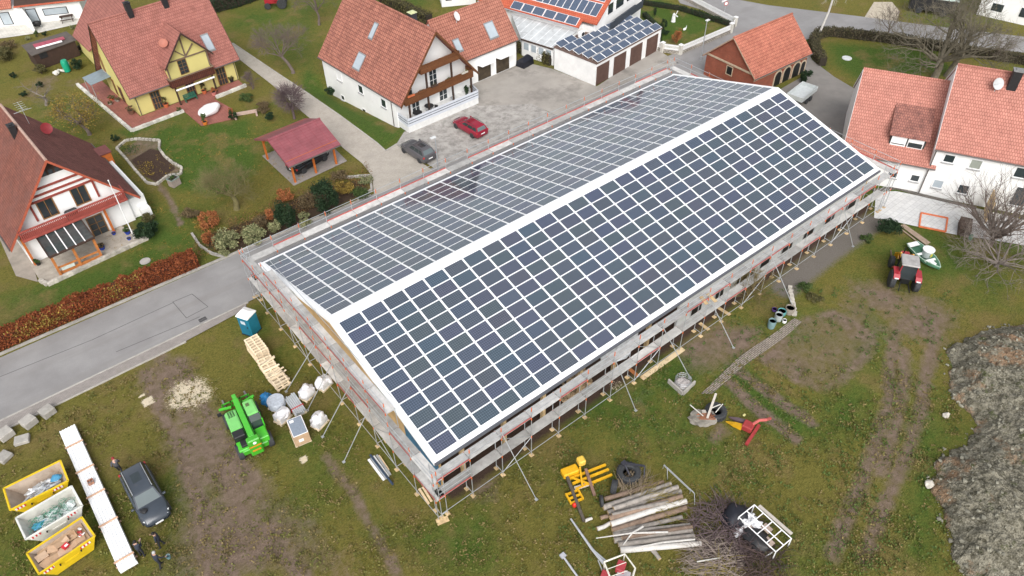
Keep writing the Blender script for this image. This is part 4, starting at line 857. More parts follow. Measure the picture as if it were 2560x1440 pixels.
pg = [O + EX * -1.7 + EY * 1.4 + Vector((0, 0, 3.9)), O + EX * -1.7 + EY * 13.6 + Vector((0, 0, 3.9)), O + EX * -1.7 + EY * 13.6 + Vector((0, 0, 4.2)), so_(-1.7, 7.5, -.25), so_(-1.7, 1.4, -.25)]
b.ext(pg, EX * .3); b.build('wall', WHITE, st)
for ey, wd, z0, z1 in ((4.2, 1.5, 4.4, 5.9), (6.3, 2.2, 4.4, 6.2), (9.2, 1.4, 4.4, 5.9), (3.0, .9, 1.2, 2.2)):
    q = lambda e, d, z: tuple(O + EX * (-1.7 - d) + EY * e + Vector((0, 0, z)))
    b = MB(); b.ext([q(ey, 0, z0), q(ey + wd, 0, z0), q(ey + wd, 0, z1), q(ey, 0, z1)], -EX * .06); f = b.build('window', WFRAME, st); b = MB(); b.ext([q(ey + .1, .05, z0 + .1), q(ey + wd - .1, .05, z0 + .1), q(ey + wd - .1, .05, z1 - .1), q(ey + .1, .05, z1 - .1)], -EX * .03); b.build('pane', GLASS, f)
b = MB(); b.ext([tuple(O + EX * -2.9 + EY * 3.2 + Vector((0, 0, z))) for z in (3.1, 4.1)] + [tuple(O + EX * -2.9 + EY * 12 + Vector((0, 0, z))) for z in (4.1, 3.1)], EX * .06); b.ext([tuple(O + EX * -2.9 + EY * e + Vector((0, 0, 3.1))) for e in (3.2, 12)] + [tuple(O + EX * -1.7 + EY * e + Vector((0, 0, 3.1))) for e in (12, 3.2)], (0, 0, .1)); b.build('balcony', mat('dark_slate_boards', (.045, .055, .07), .6, .2), st)
b = MB(); b.tube([so_(.0, -.06, -.1), so_(16, -.06, -.1)], .08, 6); b.build('gutter', GALV, st, recalc=False)
q = [gp(1302, 95, 2.5), gp(1382, 120, 2.5), gp(1445, 76, 3.25), gp(1276, 28, 3.25)]; at_ = thing('glazed_annex', 'lean-to with a stained translucent sheet roof between the garages and the terracotta wing', 'annex', (0, 0))
b = MB(); b.ext(q, (0, 0, -.08)); b.build('roof', CORR, at_); b = MB(); b.bar(q[0] + Vector((0, 0, -.15)), q[1] + Vector((0, 0, -.15)), .12, .2); b.build('gutter_beam', DKWOOD, at_)
fr = [Vector((p.x + .25, p.y + .1, 0)) for p in q[:2]]; bk = [Vector((p.x, p.y, 0)) for p in q[2:]]
b = MB(); b.loft([[tuple(p) for p in (fr[0], fr[1], bk[0], bk[1])], [tuple(p + Vector((0, 0, 2.2))) for p in (fr[0], fr[1])] + [tuple(p + Vector((0, 0, 2.9))) for p in bk]]); b.build('wall', WHITE, at_)
for i in range(4):
    a, c = fr[0].lerp(fr[1], .06 + i * .235), fr[0].lerp(fr[1], .24 + i * .235); nn = Vector((-(c - a).y, (c - a).x, 0)).normalized(); nn = nn if nn.dot(Vector((-1, -1, 0))) > 0 else -nn
    b = MB(); b.ext([a + Vector((0, 0, .9)), c + Vector((0, 0, .9)), c + Vector((0, 0, 2.0)), a + Vector((0, 0, 2.0))], nn * .06); f = b.build('window', WFRAME, at_); a2, c2 = a.lerp(c, .08), a.lerp(c, .92)
    b = MB(); b.ext([a2 + nn * .05 + Vector((0, 0, 1)), c2 + nn * .05 + Vector((0, 0, 1)), c2 + nn * .05 + Vector((0, 0, 1.9)), a2 + nn * .05 + Vector((0, 0, 1.9))], nn * .03); b.build('pane', SKYGL, f)
Gt = thing('garage_row', 'row of four white garages with brown doors and tilted solar panels on the flat roof', 'garage', (47.55, 22.8), R(7.2))
b = MB(); b.box(0, 0, 0, 13.3, 6.7, 2.85); b.build('wall', mat('white_brick_paint', (.74, .74, .73), .85, .08, 1, dirt=((.5, .48, .44), .7, .6)), Gt)
b = MB(); b.box(-.08, -.1, 2.85, 13.4, 6.8, 3.0); rf = b.build('roof', mat('brown_roofing_felt', (.13, .085, .07), .9, .25, 1.5), Gt)
for i in range(4): b = MB(); b.box(.12 + i * 3.38, -.04, .02, 2.55 + i * 3.38, .02, 2.45); b.build('garage_door', tile('brown_garage_door', (.13, .075, .06), (.12, .07, .055), (.06, .035, .03), .12, 4, .02, 0, .6, .3), Gt)
def tilted(i, j, x, y):
    q = [Vector((x, y, 3.12)), Vector((x + 1.6, y, 3.12)), Vector((x + 1.6, y + 1.0, 3.42)), Vector((x, y + 1.0, 3.42))]; pvq(rf, q, up=.0)
for j in range(4):
    for i in range(8): tilted(i, j, .12 + i * 1.64, -.12 + j * 1.5)
for i in range(2): tilted(i, 5, .12 + i * 1.64, 5.75)
b = MB()
for j in range(4):
    for i in range(9): x = .2 + i * 1.63; b.tube([(x, .8 + j * 1.5, 3.0), (x, .85 + j * 1.5, 3.36)], .02, 4)
b.build('panel_rack', ALU, rf, recalc=False)
t = thing('heat_pump', 'white outdoor heat pump unit on the flat garage roof', 'heat pump', Gt.matrix_basis @ Vector((4.2, 5.9, 3.0)), R(7)); b = MB(); b.box(-.45, -.2, .1, .45, .2, .8); b.build('casing', WFRAME, t, bevel=.03)
b = MB(); b.lathe([(.26, 0), (.26, .03)], 14, 0, Matrix.Translation((.1, -.2, .45)) @ Euler((R(90), 0, 0)).to_matrix().to_4x4()); b.build('fan_grille', BLACK, t); b = MB(); b.box(-.4, -.18, 0, -.3, .18, .1).box(.3, -.18, 0, .4, .18, .1); b.build('foot', BLACK, t)
# ---- pale house in the top left corner
Pt = thing('terrace_house', 'white house with an orange roof at the top left corner with a long pale terrace', 'house', (0, 0))
a, c = gp(-40, 72), gp(214, 44); d = (c - a).normalized(); nn = Vector((-d.y, d.x, 0)); b = MB(); b.ext([a, c, c + nn * 7, a + nn * 7], (0, 0, 2.7)); b.build('wall', WHITE, Pt)
b = MB(); q0, q1 = a + d * -1 - nn * .7 + Vector((0, 0, 2.75)), a.lerp(c, .36) - nn * .7 + Vector((0, 0, 2.75)); b.ext([q0, q1, q1 + nn * 4.5 + Vector((0, 0, 2.8)), q0 + nn * 4.5 + Vector((0, 0, 2.8))], (0, 0, -.15)); b.build('roof', T_BR, Pt)
q0, q1 = a.lerp(c, .38) - nn * .5 + Vector((0, 0, 2.75)), c + d * 1 - nn * .5 + Vector((0, 0, 2.75)); b = MB(); b.ext([q0, q1, q1 + nn * 5 + Vector((0, 0, 2.2)), q0 + nn * 5 + Vector((0, 0, 2.2))], (0, 0, -.15)); b.build('roof', DKWOOD, Pt); b = MB(); b.bar(q0, q1, .35, .14); b.build('eave_tiles', T_SOL, Pt)
for f0, f1, z0, z1 in ((.02, .13, .3, 1.8), (.2, .3, .2, 2.), (.46, .56, .05, 2.1), (.62, .86, .9, 1.9)):
    q = [a.lerp(c, f0), a.lerp(c, f1)]; b = MB(); b.ext([q[0] + Vector((0, 0, z0)), q[1] + Vector((0, 0, z0)), q[1] + Vector((0, 0, z1)), q[0] + Vector((0, 0, z1))], nn * -.06); f = b.build('window', BLACK, Pt); q = [a.lerp(c, f0 + .008), a.lerp(c, f1 - .008)]
    b = MB(); b.ext([q[0] - nn * .05 + Vector((0, 0, z0 + .08)), q[1] - nn * .05 + Vector((0, 0, z0 + .08)), q[1] - nn * .05 + Vector((0, 0, z1 - .08)), q[0] - nn * .05 + Vector((0, 0, z1 - .08))], nn * -.03); b.build('pane', SKYGL, f)
b = MB(); e0, e1 = gp(64, 62), gp(86, 80); b.ext([e0, e1, e1 + Vector((0, 0, 1.7)), e0 + nn * .5 + Vector((0, 0, 2.6))], d * .2); b.build('dividing_wall', WHITE, Pt)
sheet('terrace_slabs', [(-60, 105), (90, 84), (196, 60), (214, 44), (-40, 72)], .03, STILE)
# ---- dark timber shed
s0 = thing('garden_shed', 'dark brown timber shed with a low felt roof beside the green tank', 'shed', (0, 0))
q = [gp(53, 113, 2.3), gp(166, 78, 2.3), gp(191, 99, 2.15), gp(78, 139, 2.15)]; b = MB(); b.ext(q, (0, 0, -.12)); b.build('roof', mat('grey_brown_felt', (.10, .085, .075), .9, .2, 1.5), s0)
b = MB(); cc = sum(q, Vector()) / 4; w4 = [p + (cc - p) * .08 for p in q]; b.loft([[(p.x, p.y, 0) for p in w4], [(p.x, p.y, 2.1) for p in w4]]); b.build('wall', DKWOOD, s0)
a_, c_ = w4[3].lerp(w4[2], .12), w4[3].lerp(w4[2], .3); b = MB(); dd = Vector((0, -.04, 0)); b.ext([a_ * 1, c_ * 1, c_ + Vector((0, 0, -.9)), a_ + Vector((0, 0, -.9))], dd); b.build('window', BLACK, s0)
b = MB(); b.tube([gp(90, 121, 2.38), gp(155, 103, 2.38)], .13, 8); tag(b.build('pvc_pipe', WFRAME), 'white roll of pipe lying on the dark shed roof', 'pipe')
b = MB(); b.ext([gp(82, 112, 2.33), gp(158, 92, 2.33), gp(163, 98, 2.3), gp(88, 120, 2.3)], (0, 0, .06)); tag(b.build('folded_tarp', mat('pink_red_tarp', (.34, .07, .10), .6, .3, 3)), 'folded pink and red tarpaulin on the dark shed roof', 'tarpaulin')
# ---- white house at the top right edge
t = thing('white_house', 'white house wall at the top right edge beyond the bare tree', 'house', (0, 0)); a, c = gp(2440, 36), gp(2640, 82); d = (c - a).normalized(); nn = Vector((d.y, -d.x, 0)) * -1; nn = nn if nn.x > 0 else -nn
b = MB(); b.ext([a, c, c + nn * 8, a + nn * 8], (0, 0, 4)); b.build('wall', WHITE, t); b = MB(); b.ext([a - d * .5 - nn * .4 + Vector((0, 0, 4.05)), c - nn * .4 + Vector((0, 0, 4.05)), c + nn * 5 + Vector((0, 0, 7)), a - d * .5 + nn * 5 + Vector((0, 0, 7))], (0, 0, -.2)); b.build('roof', T_R, t)
for f0, z0, z1 in ((.15, 1.0, 2.0), (.5, 1.0, 2.2)): q0, q1 = a.lerp(c, f0), a.lerp(c, f0 + .14); b = MB(); b.ext([q0 + Vector((0, 0, z0)), q1 + Vector((0, 0, z0)), q1 + Vector((0, 0, z1)), q0 + Vector((0, 0, z1))], -nn * .05); b.build('window', GLASS, t)
# ---- low white house past the hedge at the top
t = thing('cottage', 'small white house end behind the clipped hedge at the top', 'house', (0, 0)); a, c = gp(1105, 18), gp(1190, 10); d = (c - a).normalized(); nn = Vector((-d.y, d.x, 0)); b = MB(); b.ext([a, c, c + nn * 8, a + nn * 8], (0, 0, 4)); b.build('wall', WHITE, t)
b = MB(); b.ext([a + d * .6 + Vector((0, 0, .9)), a + d * 1.5 + Vector((0, 0, .9)), a + d * 1.5 + Vector((0, 0, 2)), a + d * .6 + Vector((0, 0, 2))], -nn * .05); b.build('window', GLASS, t)
# ---- red carport
Cp = House('open timber carport with a pinkish red sheet roof', 8.91, 31.10, 2.68, 6.19, 7.29, 2.53, 4.06, METRED, WHITE, .6, .4, .4, name='carport', cat='carport', wall=False)
for x in (.6, 3.1, 5.6):
    for y in (-2.95, 2.95):
        b = MB(); b.box(x - .09, y - .09, 0, x + .09, y + .09, 2.65).bar((x, y, 2.0), (x + (.5 if x < 5 else -.5), y, 2.6), .1, .1); b.build('timber_post', ORWOOD, Cp.t)
for y in (-2.95, 2.95): b = MB(); b.box(.1, y - .1, 2.62, 6.1, y + .1, 2.8); b.build('eaves_beam', ORWOOD, Cp.t)
# ================================================================== vehicles
def wheel(par, x, y, r, w, rimm, out):
    t = MB(); M = Matrix.Translation((x, y, r)) @ Euler((R(90), 0, 0)).to_matrix().to_4x4()
    wh = bpy.data.objects.new('wheel', None); COL.objects.link(wh); wh.parent = par; wh.empty_display_size = .1
    t.lathe([(r * .6, -w / 2), (r * .92, -w / 2), (r, -w * .36), (r, w * .36), (r * .92, w / 2), (r * .6, w / 2)], 20, 0, M); t.build('tyre', RUBBER, wh, smooth=True)
    b = MB(); z = w / 2 * (-1 if out > 0 else 1)
    b.lathe([(r * .62, -w * .42), (r * .62, w * .42), (r * .3, w * .5), (r * .1, w * .47)] if z > 0 else [(r * .1, -w * .47), (r * .3, -w * .5), (r * .62, -w * .42), (r * .62, w * .42)], 14, 0, M); b.build('rim', rimm, wh, smooth=True)
def paint(name, c, d=.62): return mat(name, c, .24, .08, 2, spec=.6, dirt=(tuple(q * .55 + .45 * e for q, e in zip(c, (.16, .13, .10))), 1.6, d))
def car(label, u, v, rz, col, L=4.7, Wd=1.84, H=1.5, kind='wagon', rails=None, name='car', xy=None):
    x, y = xy or gx(u, v); t = thing(name, label, 'car', (x, y, .02), rz); h = L / 2; w = Wd / 2; zb = .62 * H + .04
    def ring(xx, hw, z0, z1): return [(xx, s * hw * a, z) for s, a, z in ((-1, .9, z0), (1, .9, z0), (1, 1, z0 + .16), (1, 1, z1 - .24), (1, .95, z1 - .08), (1, .84, z1), (-1, .84, z1), (-1, .95, z1 - .08), (-1, 1, z1 - .24), (-1, 1, z0 + .16))]
    b = MB(); b.loft([ring(-h, w * .76, .42, zb - .12), ring(-h + .07, w * .93, .28, zb - .02), ring(-h + .5, w, .22, zb + .03), ring(-.3, w * 1.01, .2, zb + .02), ring(h * .42, w, .22, zb), ring(h * .72, w * .97, .25, zb - .09), ring(h - .18, w * .86, .3, zb - .22), ring(h - .02, w * .64, .38, zb - .36)])
    b.build('body', col, t, smooth=True)
    xr0, xr1 = (-h + .10, -h + .42) if kind != 'hatch' else (-h + .14, -h + .62); xf0, xf1 = h * .46, h * .46 - (.85 if kind != 'suv' else .8)
    B0, B1 = .87 * w, .68 * w; z0, z1 = zb - .03, H
    bot = [(xr0, -B0, z0), (xf0, -B0, z0), (xf0, B0, z0), (xr0, B0, z0)]; xm = xr1 + (xf1 - xr1) * .5
    b = MB(); b.loft([bot, [(xr1 - .05, -B1 - .03, z1 - .09), (xf1 + .1, -B1 - .03, z1 - .09), (xf1 + .1, B1 + .03, z1 - .09), (xr1 - .05, B1 + .03, z1 - .09)], [(xr1 + .08, -B1 + .08, z1), (xf1 - .05, -B1 + .08, z1), (xf1 - .05, B1 - .08, z1), (xr1 + .08, B1 - .08, z1)]])
    cab = b.build('cabin', col, t, smooth=True)
    def pane(nm, q, k0, k1, j0, j1, m=GLASS):           # a glass inset on a quad q (bl, br, tr, tl), grown 6 mm outwards
        q = [Vector(p) for p in q]; f = lambda a, c: q[0].lerp(q[1], a).lerp(q[3].lerp(q[2], a), c); n = (q[1] - q[0]).cross(q[3] - q[0]).normalized(); cc = Vector((0, 0, .5))
        n = n if n.dot(q[0] - cc) > 0 else -n; b = MB(); b.ext([f(k0, j0) + n * .008, f(k1, j0) + n * .008, f(k1, j1) + n * .008, f(k0, j1) + n * .008], -n * .02); b.build(nm, m, cab)
    tp = [(xr1 - .05, -B1 - .03, z1 - .09), (xf1 + .1, -B1 - .03, z1 - .09), (xf1 + .1, B1 + .03, z1 - .09), (xr1 - .05, B1 + .03, z1 - .09)]
    SCR = mat('windscreen_glass', (.10, .125, .13), .07, .1, .5, spec=.9)
    pane('windscreen', (bot[1], bot[2], tp[2], tp[1]), .06, .94, .06, .97, SCR); pane('rear_window', (bot[0], bot[3], tp[3], tp[0]), .1, .9, .2, .95, SCR)
    for a, c, d_, e in ((bot[0], bot[1], tp[1], tp[0]), (bot[3], bot[2], tp[2], tp[3])):
        for k0, k1 in ((.05, .27), (.30, .56), (.59, .86)): pane('side_window', (a, c, d_, e), k0, k1, .18, .94)
    RM = mat('alloy_rim', (.34, .35, .36), .35, .1, 5, metal=.5)
    for xx in (-h * .60, h * .63):
        for s in (-1, 1): wheel(t, xx, s * (w - .09), .34 if kind != 'suv' else .37, .23, RM, s)
    for s in (-1, 1):
        b = MB(); b.cbox((xf0 - .12, s * (w + .09), zb + .07), (.16, .2, .13)); b.build('mirror', col, t, bevel=.03)
        b = MB(); b.ext([(h - .40, s * w * .90, zb - .21), (h - .12, s * w * .72, zb - .29), (h - .12, s * w * .5, zb - .275), (h - .34, s * w * .62, zb - .19)], (0, 0, -.09)); b.build('headlight', mat('headlight_lens', (.6, .62, .64), .12, .1), t)
        b = MB(); b.cbox((-h + .13, s * w * .86, zb - .12), (.16, .2, .2)); b.build('tail_light', mat('tail_light_red', (.4, .03, .03), .25, .1), t, bevel=.02)
        if rails: b = MB(); b.tube([(xr1 + .1, s * (B1 - .01), z1 - .03), (xr1 + .25, s * (B1 - .01), z1 + .04), (xf1 - .25, s * (B1 - .01), z1 + .04), (xf1 - .05, s * (B1 - .01), z1 - .03)], .022, 6); b.build('roof_rail', rails, t)
    b = MB(); b.box(h - .06, -.26, .40, h + .02, .26, .51); b.build('number_plate', WFRAME, t); b = MB(); b.box(-h - .02, -.26, .62, -h + .06, .26, .73); b.build('number_plate', WFRAME, t)
    b = MB(); b.box(h - .16, -.42, .53, h - .045, .42, .70); b.build('grille', BLACK, t, bevel=.02)
    if kind == 'suv' or kind == 'hatch': b = MB(); b.box(xm - .5, -.3, z1 - .004, xm + .35, .3, z1 + .006); b.build('sunroof', GLASS, t)
    return t
car('dark blue-grey estate car parked on the muddy grass beside the skips', 372, 1250, head((330, 1175), (395, 1300)), paint('dark_slate_paint', (.045, .055, .07)), 5.0, 1.92, 1.6, 'suv', ALU)
car('dark grey hatchback parked on the pale yard slabs', 1046, 388, head((1075, 405), (1020, 370)), paint('grey_brown_paint', (.085, .082, .088)), 4.5, 1.85, 1.58, 'hatch', BLACK)
car('dark red estate car parked beside the terrace fence', 1175, 327, head((1205, 345), (1145, 310)), paint('dark_red_paint', (.24, .012, .03)), 4.6, 1.78, 1.45, 'wagon', BLACK)
car('black estate car standing under the red carport roof', 0, 0, R(14), paint('black_paint', (.012, .014, .017)), 4.8, 1.85, 1.5, 'wagon', ALU, xy=(12.35, 30.2))
t = thing('bag', 'small black bag lying on the bonnet of the dark blue-grey estate car', 'bag', (*gx(364, 1240), 0)); pb = gp(361, 1280, .98); t.location = pb; b = MB(); b.ball((0, 0, .1), (.24, .2, .13), 0, .4); b.build('pouch', BLACK, t, smooth=True); b = MB(); b.tube([(-.15, .1, .1), (-.2, .3, .06), (-.02, .3, .05)], .025, 5); b.build('strap', BLACK, t)
# ---- green telehandler
hx = head((640, 1128), (586, 1005)); tx, ty = gx(625, 1085); TH = thing('telehandler', 'bright green telehandler with lowered boom and pallet forks', 'telehandler', (tx, ty), hx)
GR = paint('bright_green_paint', (.075, .48, .035)); GRL = paint('pale_green_paint', (.20, .56, .16)); GRD = paint('deep_green_paint', (.055, .34, .025))
b = MB(); b.box(-2.2, -.95, .55, 2.0, .95, 1.05); b.build('chassis', GRD, TH, bevel=.06)
b = MB(); b.loft([[(-.6, .28, 1.0), (1.75, .28, 1.0), (1.75, 1.15, 1.0), (-.6, 1.15, 1.0)], [(-.5, .28, 1.62), (1.5, .28, 1.52), (1.5, 1.08, 1.5), (-.5, 1.12, 1.6)]]); hd = b.build('engine_hood', GRL, TH, bevel=.07, seg=2)
b = MB()
for i in range(5):
    for j in range(3): b.cbox((.85 + i * .13, .5 + j * .17, 1.565 - i * .006), (.06, .12, .02), rz=.3)
b.build('vent', BLACK, hd)
b = MB(); b.box(-1.25, .3, .98, -.55, 1.12, 1.66); b.build('rear_cowl', BLACK, TH, bevel=.05)
b = MB(); b.box(-2.15, .3, 1.0, -1.25, 1.12, 1.2); b.build('step_platform', GR, TH, bevel=.04); b = MB(); b.box(-2.0, .4, 1.2, -1.45, .85, 1.42); b.build('battery_box', BLACK, TH, bevel=.03)
b = MB(); b.loft([[(-1.0, -1.15, 1.0), (1.45, -1.15, 1.0), (1.45, -.3, 1.0), (-1.0, -.3, 1.0)], [(-.85, -1.1, 2.2), (1.15, -1.08, 2.15), (1.15, -.32, 2.15), (-.85, -.32, 2.2)]]); cb = b.build('cab', GLASS, TH, bevel=.05)
b = MB(); b.loft([[(-.35, -1.14, 2.16), (1.3, -1.1, 2.1), (1.3, -.3, 2.1), (-.35, -.3, 2.16)], [(-.3, -1.06, 2.3), (1.1, -1.0, 2.26), (1.1, -.34, 2.26), (-.3, -.34, 2.3)]]); b.build('cab_roof', GRL, cb, bevel=.05, seg=2); b = MB(); b.box(.55, -.72, 2.25, .85, -.46, 2.3); b.build('roof_hatch', mat('olive_glass', (.1, .14, .06), .3, .1), cb)
b = MB(); b.box(-.95, -1.1, 2.15, -.38, -.35, 2.235); b.build('rear_roof_glass', mat('grey_tinted_glass', (.10, .12, .11), .15, .1), cb)
for xx in (-.93, -.37, 1.3): b = MB(); b.box(xx - .05, -1.16, 1.0, xx + .05, -1.07, 2.18); b.build('cab_pillar', GR, cb)
b = MB(); b.box(-2.1, -1.1, .95, -1.0, -.35, 1.5); b.build('side_box', GR, TH, bevel=.06)
b = MB(); b.bar((-2.1, 0, 1.95), (2.3, 0, 1.45), .40, .42); bm_ = b.build('boom', GR, TH, bevel=.03); b = MB(); b.bar((1.6, 0, 1.53), (3.0, 0, 1.28), .3, .32); b.bar((2.85, 0, 1.3), (3.15, 0, .7), .28, .3); b.build('boom_extension', GR, bm_, bevel=.03)
b = MB(); b.box(-2.55, -.45, .55, -2.05, .45, 2.2); cw = b.build('counterweight', GRD, TH, bevel=.08); b = MB(); b.box(-2.57, -.42, 1.5, -2.54, .42, 1.62).box(-2.57, -.3, 1.05, -2.54, .3, 1.2); b.build('warning_strip', mat('orange_strip', (.55, .22, .02), .5, .3, 14), cw); b = MB(); b.lathe([(.13, 0), (.13, .015)], 14, 0, Matrix.Translation((-2.55, -.02, 1.88)) @ Euler((0, R(-90), 0)).to_matrix().to_4x4()); b.build('badge', WFRAME, cw)
b = MB(); b.box(2.95, -1.0, .28, 3.05, 1.0, .38).box(2.95, -1.0, .78, 3.05, 1.0, .86)
for y in (-1, -.35, .35, 1): b.box(2.95, y - .05, .28, 3.05, y + .05, .86)
ca = b.build('fork_carriage', GRD, TH)
for y in (-.85, .85): b = MB(); b.box(3.05, y - .07, .08, 3.15, y + .07, .9).box(3.05, y - .07, .06, 4.15, y + .07, .12); b.build('fork', mat('worn_steel', (.24, .22, .21), .5, .2, 3, metal=.4), ca)
for s in (-1, 1):
    b = MB(); b.bar((2.1, s * .45, 1.2), (2.35, s * 1.3, 1.15), .16, .12); b.build('mudguard_bar', GR, TH)
    for xx in (-1.65, 1.5): wheel(TH, xx, s * 1.08, .6, .42, GRD, s)
b = MB(); b.cbox((1.75, 1.4, 1.3), (.1, .3, .3)); b.build('mirror', BLACK, TH)
# ---- red tractor with a yellow front loader
hx = head((2255, 735), (2248, 648)); tx, ty = gx(2252, 700); TR_ = thing('tractor', 'red tractor with a pale roofed cab and yellow front loader on the field', 'tractor', (tx, ty), hx); RD = paint('tractor_red', (.33, .025, .035)); YL = paint('loader_yellow', (.58, .29, .01)); CRM = mat('cream_rim', (.62, .54, .34), .6, .1)
b = MB(); b.box(-1.2, -.35, .6, 2.1, .35, 1.1); b.build('chassis', DARK, TR_); b = MB(); b.box(.35, -.36, 1.0, 2.15, .36, 1.62); b.build('bonnet', RD, TR_, bevel=.06)
b = MB(); b.loft([[(-1.15, -.72, 1.05), (.35, -.68, 1.05), (.35, .68, 1.05), (-1.15, .72, 1.05)], [(-1.0, -.62, 2.45), (.25, -.6, 2.45), (.25, .6, 2.45), (-1.0, .62, 2.45)]]); cb = b.build('cab', GLASS, TR_)
b = MB(); b.box(-1.15, -.72, 2.45, .42, .72, 2.6); b.build('cab_roof', mat('weathered_roof', (.34, .33, .32), .7, .25, 2, dirt=((.6, .6, .6), 1.5, .6)), cb, bevel=.05)
for xx in (-1.1, .33):
    for s in (-1, 1): b = MB(); b.bar((xx, s * .70, 1.05), (xx * .93, s * .62, 2.47), .07); b.build('cab_pillar', RD if xx < 0 else BLACK, cb)
for s in (-1, 1):
    b = MB(); b.ext([(-1.75, s * .62, 1.5), (-1.45, s * .62, 1.72), (-.4, s * .62, 1.72), (0, s * .62, 1.25), (0, s * .62, 1.1), (-.45, s * .62, 1.6), (-1.4, s * .62, 1.6), (-1.75, s * .62, 1.4)], (0, s * .5, 0)); md_ = b.build('mudguard', RD, TR_); b = MB(); b.box(-1.78, s * .87 - .16, 1.42, -1.7, s * .87 + .16, 1.52); b.build('tail_light', WFRAME, md_)
    wheel(TR_, -1.0, s * .98, .80, .46, CRM, s); wheel(TR_, 1.65, s * .85, .55, .36, CRM, s)
    b = MB(); b.bar((.5, s * .5, 1.75), (1.3, s * .5, 1.95), .12, .16).bar((1.3, s * .5, 1.95), (2.7, s * .5, .8), .12, .16).bar((1.5, s * .5, 1.1), (2.0, s * .5, 1.45), .07); b.build('loader_arm', YL, TR_)
    b = MB(); b.bar((-1.2, s * .3, .7), (-2.1, s * .45, .45), .08); b.build('lift_arm', DARK, TR_)
b = MB(); b.box(2.6, -.6, .3, 2.7, .6, .9); b.build('loader_frame', YL, TR_)
for s in (-1, 1): b = MB(); b.bar((2.7, s * .75, .28), (3.7, s * .75, .25), .12, .08); b.build('loader_tine', mat('rusty_brown_steel', (.12, .08, .06), .8, .3, 4), TR_)
b = MB(); b.tube([(1.5, .25, 1.6), (1.5, .25, 2.4)], .05, 8); b.build('exhaust', DARK, TR_)
# ---- tractor half hidden at the top
tx, ty = gx(700, 22); t = thing('old_tractor', 'old dark red tractor parked on the lawn at the top left', 'tractor', (tx, ty + 1), R(150)); b = MB(); b.box(-1, -.35, .6, 1.6, .35, 1.4); b.build('bonnet', RD, t, bevel=.06); b = MB(); b.box(-1.2, -.75, 1.2, .2, .75, 1.5); b.build('seat_deck', RD, t)
for s in (-1, 1): wheel(t, -.9, s * .9, .72, .38, CRM, s); wheel(t, 1.2, s * .75, .45, .28, CRM, s)
b = MB(); b.tube([(-1.1, -.6, 1.5), (-1.1, -.6, 2.3), (-1.1, .6, 2.3), (-1.1, .6, 1.5)], .05, 6); b.build('roll_bar', DARK, t)
# ---- grey tipper trailer
q = [gp(1988, 205, 1.35), gp(2047, 222, 1.35), gp(2010, 243, 1.35)]; tx, ty = gx(2005, 232, .9); t = thing('trailer', 'silver drop-side trailer parked on the drive beside the brick building', 'trailer', (tx, ty), R(8)); TG = mat('trailer_grey', (.50, .53, .53), .5, .1)
b = MB(); b.box(-1.9, -1.0, .75, 1.9, 1.0, .85); b.build('bed', TG, t)
for a in ((-1.9, -1.0, 1.9, -.94), (-1.9, .94, 1.9, 1.0), (-1.9, -.94, -1.84, .94), (1.84, -.94, 1.9, .94)): b = MB(); b.box(a[0], a[1], .85, a[2], a[3], 1.3); b.build('side_panel', TG, t)
for s in (-1, 1):
    for xx in (-.45, .45): wheel(t, xx, s * .98, .33, .2, ALU, s)
b = MB(); b.bar((1.9, .4, .6), (3.0, 0, .55), .1).bar((1.9, -.4, .6), (3.0, 0, .55), .1); b.build('drawbar', GALV, t)
# ---- dark van under the bare tree at the top
tx, ty = gx(2325, 30); t = thing('covered_trailer', 'dark covered trailer with a pale green top beyond the street', 'trailer', (tx, ty), R(-62)); b = MB(); b.box(-3.0, -1.1, .5, 3.0, 1.1, 2.2); b.build('body', BLACK, t, bevel=.05); b = MB(); b.box(-3.05, -1.15, 2.2, 3.05, 1.15, 2.35); b.build('cover', mat('pale_green_cover', (.42, .5, .46), .5, .15), t, bevel=.05)
for xx in (-1.6, 1.6):
    for s in (-1, 1): wheel(t, xx, s * 1.0, .42, .28, ALU, s)
